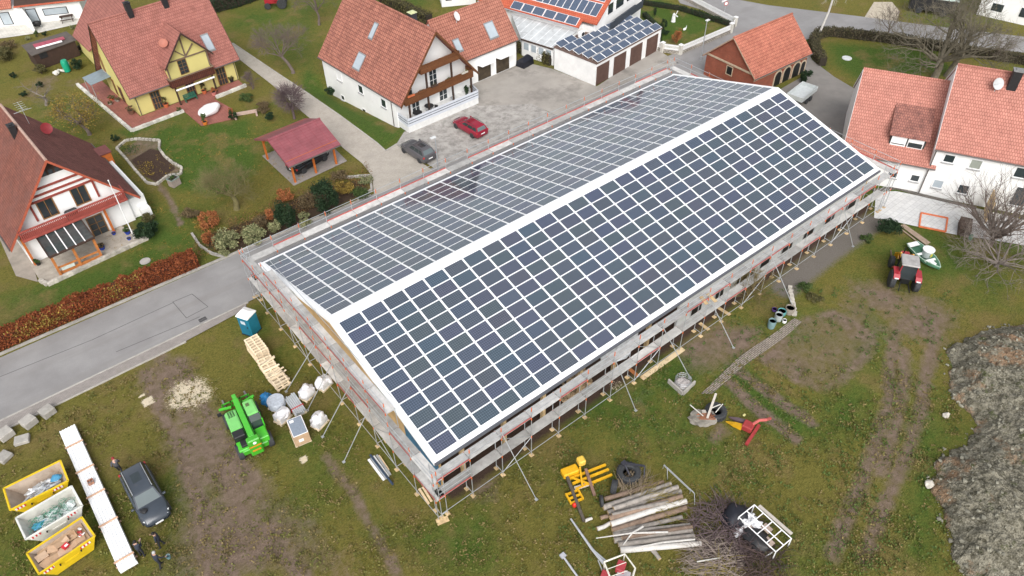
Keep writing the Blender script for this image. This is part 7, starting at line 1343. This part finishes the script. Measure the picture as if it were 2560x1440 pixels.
bare_tree('low spreading bare tree on the grass at the right edge', 2490, 665, 3.4, .14, mat('grey_twigs', (.19, .16, .14), .95, .25, 3), trunk_h=.12, depth=4, limbs=16, el=(0, 45), l0=.85, rmin=.012)
bare_tree('small bare tree growing out of the clipped hedge', 2215, 98, 4.5, .1, TWIGM, trunk_h=.3, depth=4, limbs=5, l0=.5); bare_tree('small bare tree at the right end of the clipped hedge', 2490, 148, 4.0, .1, TWIGM, trunk_h=.25, depth=4, limbs=6, l0=.5)
bare_tree('low bare bush under the scaffold with ochre twigs', 1870, 745, 2.6, .07, mat('ochre_twigs', (.16, .125, .055), .95, .3, 3), trunk_h=.1, depth=4, limbs=16, el=(20, 80), l0=.55, ang=(12, 35), rmin=.011, name='bare_bush', cat='bush')
# ================================================================== shrubs
SH = 'garden shrubs'
for lab, u, v, r, h, m, n, s in (
    ('dark green conifer bush, left of the two by the road', 722, 572, 1.2, 3.0, L_DGREEN, 4200, .14), ('tall dark green conifer bush, right of the two by the road', 818, 528, 1.45, 3.3, L_DGREEN, 4800, .14),
    ('pale variegated bush at the end of the shrub border', 574, 618, 1.15, 1.5, L_VAR, 2200, .15), ('pale variegated bush, second in the shrub border', 634, 602, 1.15, 1.4, L_VAR, 2200, .15), ('small pale green bush at the tip of the shrub border', 562, 640, .55, .7, L_VAR, 600, .12),
    ('grey green variegated bush beside the left conifer bush', 690, 578, .75, 1.1, L_VAR, 1000, .13), ('pale bush right of the left conifer bush', 762, 560, .8, 1.0, L_VAR, 1000, .13),
    ('orange leaved shrub behind the variegated bushes', 528, 566, 1.1, 1.6, L_ORANGE, 1500, .13), ('rust red shrub at the left end of the shrub border', 527, 607, .7, 1.3, L_ORANGE, 1000, .12), ('yellow green shrub under the orange shrub', 505, 570, .7, .8, L_YEL, 800, .12), ('brown leaved shrub left of the orange shrub', 478, 545, 1.0, .9, L_BROWN, 1300, .12), ('orange red shrub behind the left conifer bush', 716, 500, 1.0, 1.1, L_ORANGE, 1300, .12), ('ochre shrub between the two conifer bushes', 772, 515, 1.0, 1.3, L_BROWN, 1300, .12), ('brown red shrub left of the left conifer bush', 682, 545, .7, .9, L_ORANGE, 700, .12),
    ('olive shrub right of the tall conifer bush', 862, 480, 1.1, .9, L_YEL, 1200, .12), ('light green low bush at the corner of the paved lane', 900, 490, 1.0, .7, L_GREEN, 1300, .12), ('grey green perennials at the tip of the lane corner bed', 912, 455, .8, .6, L_VAR, 700, .12), ('brown perennials beside the carport', 850, 445, .9, .6, L_BROWN, 900, .12),
    ('dark green laurel bush beside the flagpole', 372, 592, 1.35, 1.5, L_DGREEN, 3200, .15), ('dark olive bush behind the laurel by the white annex', 378, 556, .9, 1.3, L_OLIVE, 1400, .14),
    ('small dark bush at the back corner of the white house', 826, 238, .7, 1.0, L_DGREEN, 900, .13), ('dark bush at the foot of the round clipped tree', 676, 300, .7, .9, L_DGREEN, 900, .13), ('brown bush under the round clipped tree', 660, 280, .9, .8, L_BROWN, 900, .13),
    ('dark green bush with pale stones beside the slab yard', 2214, 582, 1.25, 1.4, L_DGREEN, 2600, .14), ('bright green weeds along the gravel strip', 2165, 600, .8, .4, L_GREEN, 700, .12), ('leafy weeds beside the edging stones', 2010, 722, .8, .5, L_GREEN, 700, .12), ('dark weeds in the bed by the edging stones', 2035, 745, .8, .35, L_OLIVE, 600, .12),
    ('dark green climber on the brick building by the arches', 2010, 205, .9, 1.7, L_DGREEN, 1200, .15), ('dark evergreen bush beside the green tank', 196, 172, .9, 1.4, L_DGREEN, 1000, .15), ('dark bush in front of the dark shed', 105, 185, .9, 1.3, L_OLIVE, 900, .14), ('small dark conifer on the left lawn', 35, 195, .5, .8, L_DGREEN, 500, .12), ('round dark bush on the left lawn by the gnarled tree', 102, 218, .5, .7, L_DGREEN, 500, .12), ('small round bush below the gnarled tree', 62, 240, .5, .7, L_DGREEN, 500, .12),
    ('olive bush at the left edge beside the shed', 15, 150, 1.6, 1.8, L_OLIVE, 2000, .15), ('brown bush below the pale terrace at the left edge', 20, 122, 1.4, 1.0, L_BROWN, 1400, .14), ('small green bush at the end of the terrace dividing wall', 94, 92, .4, .9, L_GREEN, 400, .12), ('pale green bush in the bed below the pale terrace', 70, 100, .5, .5, L_VAR, 400, .12), ('pale bush in the bed left of the rear garage', 183, 72, .5, .6, L_VAR, 400, .12), ('dark bush in the bed below the pale terrace', 113, 90, .45, .6, L_DGREEN, 400, .12),
    ('dark green bush by the stone steps of the red terrace', 585, 300, .6, 1.2, L_DGREEN, 700, .12), ('flowering shrub at the right of the red terrace', 620, 250, 1.1, .8, L_GREEN, 1100, .12), ('brown green perennials right of the red terrace', 660, 268, .9, .7, L_BROWN, 900, .12), ('small dark bush on the lawn below the fruit tree', 290, 352, .5, .8, L_DGREEN, 500, .12), ('green tuft at the corner of the red terrace wall', 450, 282, .35, .7, L_GREEN, 350, .1), ('lilac brown shrub at the road end of the shrub border', 655, 565, .8, .9, L_BROWN, 800, .12),
    ('orange brown shrub in the fenced lawn', 1690, 108, .8, 2.0, L_ORANGE, 900, .12), ('spiral clipped conifer on the fenced lawn', 1636, 40, .35, 1.7, L_DGREEN, 700, .1), ('dark cone shaped conifer beside the garages', 1658, 74, .6, 1.6, L_DGREEN, 900, .11), ('low dark clipped ring bush beside the cone conifer', 1665, 84, .9, .5, L_DGREEN, 700, .11)):
    shrub(lab, u, v, r * (1.22 if 430 < v < 660 and 450 < u < 930 and m not in (L_DGREEN,) else 1), h * (1.15 if 430 < v < 660 and 450 < u < 930 else 1), m, int(n * 1.3), s, clumps=max(10, int(r * 16)))
BP = []
while len(BP) < 420:
    u = random.uniform(490, 925); v = 640 - (u - 500) * .43 + random.uniform(-55, 5)
    BP.append((*gx(u, v), .15))
BP = np.array(BP); k = NR.integers(0, len(BP), 5200); o = leaves('border_plants', BP[k] + NR.normal(size=(5200, 3)) * np.array([.28, .28, .12]), .13, leafmat('border_leaves', [(.04, .032, .015), (.12, .075, .03), (.22, .12, .045), (.10, .10, .04)])); o.data.vertices.foreach_get; tag(o, 'brown and orange perennials filling the shrub border along the road', 'plants', kind='stuff')
# grasses and low tufts on the rough field
def tufts(n, region, size, mt, name, lab):
    pts = []
    while len(pts) < n:
        u, v = random.uniform(region[0], region[2]), random.uniform(region[1], region[3]); x, y = gx(u, v)
        k = noise.noise(Vector((x * .35, y * .35, size)))
        if not (-1.9 < x < 52.5 and -13.5 < y < 22) and not 12.9 < y < 22.5 and k > random.uniform(-.5, .4): pts.append((x, y, .05))
    P = np.array(pts); k = NR.integers(0, n, n * 9); o = leaves(name, P[k] + NR.normal(size=(n * 9, 3)) * np.array([.13, .13, .035]), size, mt); return tag(o, lab, 'grass', kind='stuff')
BLD = leafmat('grass_blades', [(.055, .062, .012), (.12, .125, .03), (.20, .185, .055)]); BLG = leafmat('green_grass_blades', [(.03, .06, .012), (.075, .12, .025), (.13, .17, .045)]); BLS = leafmat('straw_blades', [(.13, .10, .035), (.24, .185, .075)])
tufts(2200, (0, 900, 2400, 1440), .13, BLD, 'grass_tufts', 'olive grass tufts on the rough field'); tufts(1500, (1400, 720, 2400, 1440), .13, BLG, 'grass_tufts', 'green grass tufts on the right field'); tufts(1800, (0, 900, 2400, 1440), .13, BLS, 'dry_grass', 'dry straw coloured grass on the field')
tufts(700, (200, 300, 760, 660), .09, L_YEL, 'fallen_leaves', 'yellow fallen leaves on the garden lawn')
# ================================================================== street and garden furniture
def lamp(label, u, v, h, arm):
    t = thing('street_lamp', label, 'street lamp', gx(u, v), 0); b = MB(); b.tube([(0, 0, 0), (0, 0, h)], [.075, .05], 8); b.build('pole', GALV, t, smooth=True); b = MB(); b.lathe([(.11, 0), (.11, .5)], 10); b.build('base', GALV, t)
    b = MB(); b.cbox((arm[0], arm[1], h + .05), (.62, .36, .1)); b.build('lamp_head', mat('pale_grey_lamp', (.6, .61, .61), .5, .05), t, bevel=.03)
lamp('tall grey street lamp behind the dark grey hatchback', 1097, 440, 4.6, (-.15, .12)); lamp('tall grey street lamp at the fence corner by the street', 1752, 150, 5.2, (.1, 0))
t = thing('flagpole', 'white flagpole leaning beside the terrace of the half-timbered house', 'flagpole', gx(337, 597)); b = MB(); b.tube([(0, 0, 0), (0, 0, 6.7)], [.06, .035], 8); b.build('pole', WFRAME, t, smooth=True); b = MB(); b.ball((0, 0, 6.74), .07); b.build('finial', WFRAME, t); b = MB(); b.lathe([(.16, 0), (.16, .12), (.08, .2)], 10); b.build('base', CONC, t)
t = thing('road_sign', 'round red edged road sign on a pole beside the picket fence', 'road sign', gx(1808, 48)); b = MB(); b.tube([(0, 0, 0), (0, 0, 2.7)], .035, 6); b.build('pole', GALV, t); M = Matrix.Translation((0, -.04, 2.25)) @ Euler((R(90), 0, R(-30))).to_matrix().to_4x4(); b = MB(); b.lathe([(.3, 0), (.3, .02)], 18, 0, M); b.lathe([(.22, .02), (.22, .025)], 18, 1, M); b.build('disc', [mat('sign_red', (.45, .04, .04), .5), WFRAME], t); b = MB(); b.cbox((-.45, 0, 2.75), (1.1, .05, .22)); b.build('street_name_plate', WFRAME, t)
# picket fence on a stone base
FP = [gx(*q) for q in ((1640, -40), (1700, -6), (1836, 66), (1826, 82), (1700, 136), (1655, 130), (1637, 122))]; ft = thing('picket_fence', 'white picket fence on a low stone wall round the corner lawn', 'fence', FP[1]); ox, oy = FP[1]
sb = MB()
for i, (a, c) in enumerate(zip(FP[:-1], FP[1:])):
    a, c = Vector((a[0] - ox, a[1] - oy, 0)), Vector((c[0] - ox, c[1] - oy, 0)); d = (c - a); L = d.length; d.normalize(); b = MB(); n = int(L / .14)
    sb.bar(a + Vector((0, 0, .22)), c + Vector((0, 0, .22)), .26, .44)
    for k in range(n): p = a + d * ((k + .5) * L / n); b.cbox(p + Vector((0, 0, .82)), (.085, .025, .75), rz=math.atan2(d.y, d.x))
    for z in (.6, 1.05): b.bar(a + Vector((0, 0, z)), c + Vector((0, 0, z)), .05, .08)
    b.build('picket_panel', WFRAME, ft)
sb.build('stone_base', DRY, ft)
for p in FP[1:]: b = MB(); b.cbox((p[0] - ox, p[1] - oy, .65), (.42, .42, 1.3)); b.cbox((p[0] - ox, p[1] - oy, 1.33), (.5, .5, .08), 1); b.build('pillar', [mat('pale_pillar_stone', (.55, .53, .48), .9, .15, 2), WFRAME], ft)
# lawn ornaments
t = thing('windmill', 'white miniature windmill ornament on the fenced lawn', 'ornament', gx(1683, 54)); b = MB(); b.lathe([(.32, 0), (.2, .95), (.22, 1.0), (.03, 1.25)], 8); b.build('tower', WFRAME, t)
for i in range(4): a = i * PI / 2 + .6; b = MB(); b.cbox((math.sin(a) * .35, -.27, 1.0 + math.cos(a) * .35), (.14, .03, .6), 0, 0, a); b.build('sail', WFRAME, t)
t = thing('swan', 'white garden swan figure on the fenced lawn', 'ornament', gx(1711, 76)); b = MB(); b.ball((0, 0, .18), (.3, .17, .18)).tube([(.22, 0, .2), (.34, 0, .38), (.28, 0, .52), (.4, 0, .54)], [.06, .045, .04, .03], 6); b.build('body', WFRAME, t, smooth=True)
t = thing('manhole_cover', 'pale round concrete cover on the lawn inside the curved hedge', 'cover', gx(2117, 146)); b = MB(); b.lathe([(.62, 0), (.6, .09), (.1, .12)], 20); b.build('cover', mat('pale_grey_concrete', (.56, .58, .58), .7, .08), t)
tag((lambda b: b.build('stone_slab', CONC))(MB().lathe([(.5, .0), (.48, .05)], 12, 0, Matrix.Translation((*gx(363, 653), 0)))), 'pale round stone slab on the lawn above the rust hedge', 'slab')
# garden bed edging
def stones(label, pts, px=True, s=.34, m=STONE):
    P = [gx(*p) for p in pts]; t = thing('bed_edging', label, 'edging', P[0]); b = MB()
    for a, c in zip(P[:-1], P[1:]):
        k = max(1, int(math.dist(a, c) / (s * 1.05)))
        for i in range(k): f = (i + .5) / k; b.cbox((a[0] + (c[0] - a[0]) * f - P[0][0], a[1] + (c[1] - a[1]) * f - P[0][1], .07), (s, s * .7, .2 + random.random() * .08), rz=math.atan2(c[1] - a[1], c[0] - a[0]) + random.uniform(-.2, .2))
    b.build('stones', m, t)
stones('row of pale stones round the curved vegetable bed', ((292, 372), (315, 352), (345, 348), (372, 350), (400, 352), (398, 372), (412, 392), (432, 408), (455, 420), (452, 436), (420, 440), (392, 462), (368, 458), (340, 428), (316, 398), (292, 372)))
stones('thin edging stones along the shrub border', ((480, 585), (500, 615), (530, 635), (560, 643)), s=.3, m=CONC); stones('pale kerb stones round the lane corner bed', ((860, 445), (925, 440), (930, 475), (895, 500)), s=.3, m=CONC)
leaves('bed_plants', np.array([(*gx(random.uniform(300, 345), random.uniform(365, 385)), .12) for _ in range(260)]) + NR.normal(size=(260, 3)) * np.array([.2, .2, .04]), .14, L_GREEN); tag(COL.objects[-1], 'green and brown plants at the upper end of the vegetable bed', 'plants', kind='stuff')
leaves('bed_plants', np.array([(*gx(random.uniform(345, 385), random.uniform(405, 440)), .12) for _ in range(200)]), .14, L_YEL); tag(COL.objects[-1], 'yellowish plants at the lower edge of the vegetable bed', 'plants', kind='stuff')
def planter(name, lab, u, v, sx, sy, h, m, rz=0): t = thing(name, lab, 'planter', gx(u, v), rz); b = MB(); b.box(-sx / 2, -sy / 2, 0, sx / 2, sy / 2, h); b.box(-sx / 2 + .06, -sy / 2 + .06, h, sx / 2 - .06, sy / 2 - .06, h + .004, 1); b.build('box', [m, mat('potting_soil', (.03, .025, .02), .95)], t); b = MB(); [b.bar(p, q, .07, .07) for p, q in (((-sx / 2, -sy / 2, h), (sx / 2, -sy / 2, h)), ((sx / 2, -sy / 2, h), (sx / 2, sy / 2, h)), ((sx / 2, sy / 2, h), (-sx / 2, sy / 2, h)), ((-sx / 2, sy / 2, h), (-sx / 2, -sy / 2, h)))]; b.build('rim', mat('green_grey_rim', (.22, .28, .25), .6), t); leaves('plants', cloud(90, (sx * .4, sy * .4, .15), (0, 0, h + .1), 8), .16, L_GREEN, t); return t
planter('raised_planter', 'grey wooden raised planter with green plants beside the vegetable bed', 438, 462, 1.0, .8, .85, mat('weathered_grey_wood', (.30, .25, .22), .9, .2), R(20))
# pots and garden objects of the yellow house
def pot(lab, u, v, r, h, m, plant=None, ph=.5, name='flower_pot', z=.05): t = thing(name, lab, 'flower pot', (*gx(u, v), z)); b = MB(); b.lathe([(r * .7, 0), (r, h), (r * .88, h), (r * .8, h * .85)], 14); b.build('pot', m, t, smooth=True); b = MB(); b.lathe([(.01, h * .85), (r * .86, h * .86)], 10); b.build('soil', mat('potting_soil', (.03, .025, .02), .95), t); plant and leaves('plant', cloud(int(160 + 200 * ph), (r * 1.5, r * 1.5, ph * .55), (0, 0, h + ph * .45), 8), .13, plant, t)
BLUEP = mat('blue_glazed_pot', (.02, .05, .30), .25, .1)
for a in (('terracotta pot with twigs between the terrace doors of the yellow house', 417, 268, .34, .45, TERRA, L_OLIVE, 1.0), ('terracotta pot with a small tree by the awning of the yellow house', 512, 234, .32, .42, TERRA, L_OLIVE, 1.1), ('pink and orange round pot on the red terrace', 536, 238, .35, .45, mat('pink_orange_pot', (.5, .18, .16), .6, .3, 5), L_ORANGE, .5), ('orange pumpkin coloured pot with a green bush at the terrace edge', 514, 312, .32, .4, mat('orange_pot', (.60, .18, .03), .6, .1), L_GREEN, 1.1), ('small terracotta bowl at the left side of the yellow house', 280, 250, .3, .25, TERRA, L_OLIVE, .3), ('pale bowl at the left side of the yellow house', 277, 262, .28, .22, STONE, L_BROWN, .2), ('second pale bowl by the left wall of the yellow house', 295, 254, .28, .22, STONE, L_BROWN, .2), ('dark planter stand at the front corner of the yellow house', 330, 285, .4, .5, mat('brown_planter', (.16, .08, .05), .8), L_BROWN, .5), ('orange pot by the stone edge of the red terrace', 578, 285, .25, .35, mat('orange_pot', (.60, .18, .03)), L_ORANGE, .4), ('dark pot right of the last terrace door of the yellow house', 580, 205, .3, .4, BLACK, L_OLIVE, .5),
          ('blue glazed pot with red flowers beside the orange post', 321, 585, .3, .35, BLUEP, L_GREEN, .35), ('small blue pot at the foot of the orange post', 286, 587, .2, .22, BLUEP, None, 0), ('small blue pot by the flagpole', 324, 600, .2, .22, BLUEP, None, 0), ('blue pot with brown plants at the terrace step', 257, 624, .3, .35, BLUEP, L_BROWN, .4), ('green plant pot left of the veranda', 98, 663, .22, .25, BLACK, L_GREEN, .5)): pot(*a)
t = thing('garden_bench', 'dark green garden bench in front of the yellow house', 'bench', (*gx(479, 252), .05), R(4)); GB = mat('bench_green', (.03, .13, .085), .6, .1); b = MB(); b.box(-.75, -.25, .4, .75, .25, .45); b.build('seat', GB, t); b = MB(); [b.box(-.75, .25, .5 + i * .14, .75, .29, .6 + i * .14) for i in range(3)]; b.build('backrest', GB, t)
for x in (-.7, .66): b = MB(); b.box(x, -.25, 0, x + .05, .29, .62); b.build('end_frame', GB, t)
t = thing('covered_table', 'garden table under a rumpled white cover on the red terrace', 'table', (*gx(526, 283), .03), R(20)); b = MB(); b.ball((0, 0, .45), (1.5, .9, .62), 0, .1, 3); b.v = [(x, y, max(0.02, min(z, .82 + .03 * math.sin(x * 7) + .03 * math.sin(y * 9)))) for x, y, z in b.v]; b.build('cover', mat('white_cover', (.76, .76, .76), .7, .06, 3, .6, 7), t, smooth=True)
t = thing('ornamental_pool', 'low stone edged raised bed right of the red terrace', 'raised bed', gx(615, 285), R(-20)); b = MB(); b.box(-1.3, -.1, 0, 1.3, .1, .35).box(-1.3, -1.0, 0, -1.1, -.1, .35).box(1.1, -1.0, 0, 1.3, -.1, .35); b.build('wall', mat('pinkish_coping', (.45, .33, .28), .9, .15), t)
t = thing('rock_heap', 'pale stones heaped beside the green tank', 'stones', gx(150, 182)); b = MB()
for i in range(30): a = random.random() * 6.28; r = random.random() ** .5 * .9; b.ball((r * math.cos(a), r * math.sin(a) * .6, .1 + .2 * (1 - r)), random.uniform(.12, .22), 0, .7, 1)
b.build('stones', mat('white_limestone', (.55, .53, .48)), t)
t = thing('rain_tank', 'bright green rainwater tank beside the dark shed', 'tank', gx(170, 178), R(-10)); GT = mat('tank_green', (.012, .30, .17), .35, .1); b = MB(); b.lathe([(.3, 0), (.42, .08), (.46, .7), (.44, 1.25), (.36, 1.5), (.12, 1.58)], 18); b.v = [(x * 1.0, y * 1.25, z) for x, y, z in b.v]; b.build('tank', GT, t, smooth=True); b = MB(); b.cbox((.44, 0, 1.0), (.14, .3, .2)); b.build('tap_box', GALV, t)
t = thing('motor_scooter', 'black motor scooter parked beside the shed', 'scooter', gx(200, 130), R(30)); b = MB(); b.ball((0, 0, .55), (.75, .28, .3), 0, .3); b.build('body', BLACK, t, smooth=True); b = MB(); b.tube([(.6, 0, .4), (.5, 0, 1.0), (.5, -.3, 1.05)], .03, 5); b.tube([(.5, 0, 1.0), (.5, .3, 1.05)], .03, 5); b.build('handlebar', ALU, t); [wheel(t, x, 0, .28, .14, ALU, 1) for x in (-.6, .65)]
t = thing('picnic_table', 'dark picnic table with benches on the pale terrace at the top left', 'table', gx(170, 52), R(-15)); b = MB(); b.box(-.9, -.38, .7, .9, .38, .76); b.build('table_top', DKWOOD, t); [(lambda b, y: (b.box(-.9, y - .14, .42, .9, y + .14, .46), b.build('bench', DKWOOD, t)))(MB(), y) for y in (-.75, .75)]; [(lambda b, x: (b.bar((x, -.8, 0), (x, -.1, .7), .08), b.bar((x, .8, 0), (x, .1, .7), .08), b.build('trestle', DKWOOD, t)))(MB(), x) for x in (-.7, .7)]
t = thing('covered_grill', 'black covered grill on the pale terrace at the top left', 'barbecue', gx(97, 70), R(-15)); b = MB(); b.ball((0, 0, .65), (.62, .36, .42), 0, .3); b.build('cover', BLACK, t, smooth=True); b = MB(); [b.tube([(x, y, 0), (x, y, .5)], .03, 5) for x in (-.4, .4) for y in (-.2, .2)]; b.build('legs', ALU, t)
t = thing('covered_wagon', 'black sheet covering a garden object beside the annex hedge', 'covered object', gx(1312, 162), R(10)); b = MB(); b.loft([[(-1.0, -.7, 0), (1.0, -.7, 0), (1.0, .7, 0), (-1.0, .7, 0)], [(-.9, -.62, .75), (.95, -.6, .85), (.9, .6, .8), (-.95, .6, .7)], [(-.4, -.05, 1.15), (.6, -.1, 1.25), (.55, .15, 1.2), (-.35, .15, 1.1)]]); b.build('sheet', mat('black_blue_sheet', (.012, .013, .02), .35, .3, 4), t)
# terrace furniture of the white house
for (x, y, lab) in ((27.9, 29.9, 'dark round garden table on the terrace of the white house'), (26.0, 29.5, 'second dark round table at the corner of the terrace of the white house')): t = thing('garden_table', lab, 'table', (x, y, .78)); b = MB(); b.lathe([(.55, .7), (.55, .74)], 18); b.build('table_top', BLACK, t); b = MB(); b.tube([(0, 0, 0), (0, 0, .7)], .05, 6); b.build('stand', BLACK, t)
for (x, y, a, lab) in ((28.6, 29.3, 120, 'black garden chair beside the dark round table'), (27.3, 29.3, 60, 'grey garden chair left of the dark round table'), (31.3, 30.1, 200, 'folded grey garden chair by the terrace door')): t = thing('garden_chair', lab, 'chair', (x, y, .78), R(a)); m = BLACK if 'black' in lab else GALV; b = MB(); b.box(-.22, -.22, .42, .22, .22, .46); b.build('seat', m, t); b = MB(); b.box(-.22, .2, .46, .22, .24, .95); b.build('backrest', m, t); [(lambda b: (b.tube([(p, q, 0), (p, q, .42)], .018, 5), b.build('leg', m, t)))(MB()) for p in (-.2, .2) for q in (-.2, .2)]
shrub('potted evergreen at the right end of the terrace of the white house', 0, 0, .45, 1.2, L_DGREEN, 500, .12, xy=(33.6, 30.3)); COL.objects[-2].parent.location.z = .78
t = thing('wood_screen', 'ochre board screen against the taller white house at the right', 'screen', H2.t.matrix_basis @ Vector((6.2, -6.2, 0)), H2.t.rotation_euler.z); b = MB(); b.box(-.05, -2.6, 0, .05, -.1, 2.3); b.build('boards', BOARDW, t)
t = thing('firewood_pile', 'dark firewood pile beside the bare bushy tree', 'firewood', gx(2408, 575), R(-65)); t['kind'] = 'stuff'; b = MB(); [b.tube([(-.5 + .0, -1 + i % 12 * .17, .1 + i // 12 * .17), (.5, -1 + i % 12 * .17, .1 + i // 12 * .17)], .085, 6) for i in range(60)]; o = b.build('firewood', mat('dark_firewood', (.10, .07, .055), .9, .3, 5, island=.3), t); o['kind'] = 'stuff'
t = thing('green_bag', 'small green bag at the foot of the bare bushy tree', 'bag', gx(2424, 600)); b = MB(); b.ball((0, 0, .3), (.2, .2, .38), 0, .3); b.build('bag', mat('green_bag_plastic', (.02, .2, .12), .5), t, smooth=True)
t = thing('woodpile', 'split firewood under the balcony of the half-timbered house', 'firewood', (-6.9, 33.6), R(3)); t['kind'] = 'stuff'; b = MB(); [b.tube([(-.9 + (i % 10) * .2, -.3, .12 + i // 10 * .19), (-.9 + (i % 10) * .2, .3, .12 + i // 10 * .19)], .09, 6) for i in range(50)]; o = b.build('firewood', mat('split_firewood', (.36, .26, .16)), t); o['kind'] = 'stuff'
t = thing('garden_wall', 'white flat topped wall piece beside the laurel bush', 'wall', (-4.5, 33.0), R(93)); b = MB(); b.box(-.9, -.6, 0, 1.6, .3, 1.1); b.build('wall', WHITE, t)
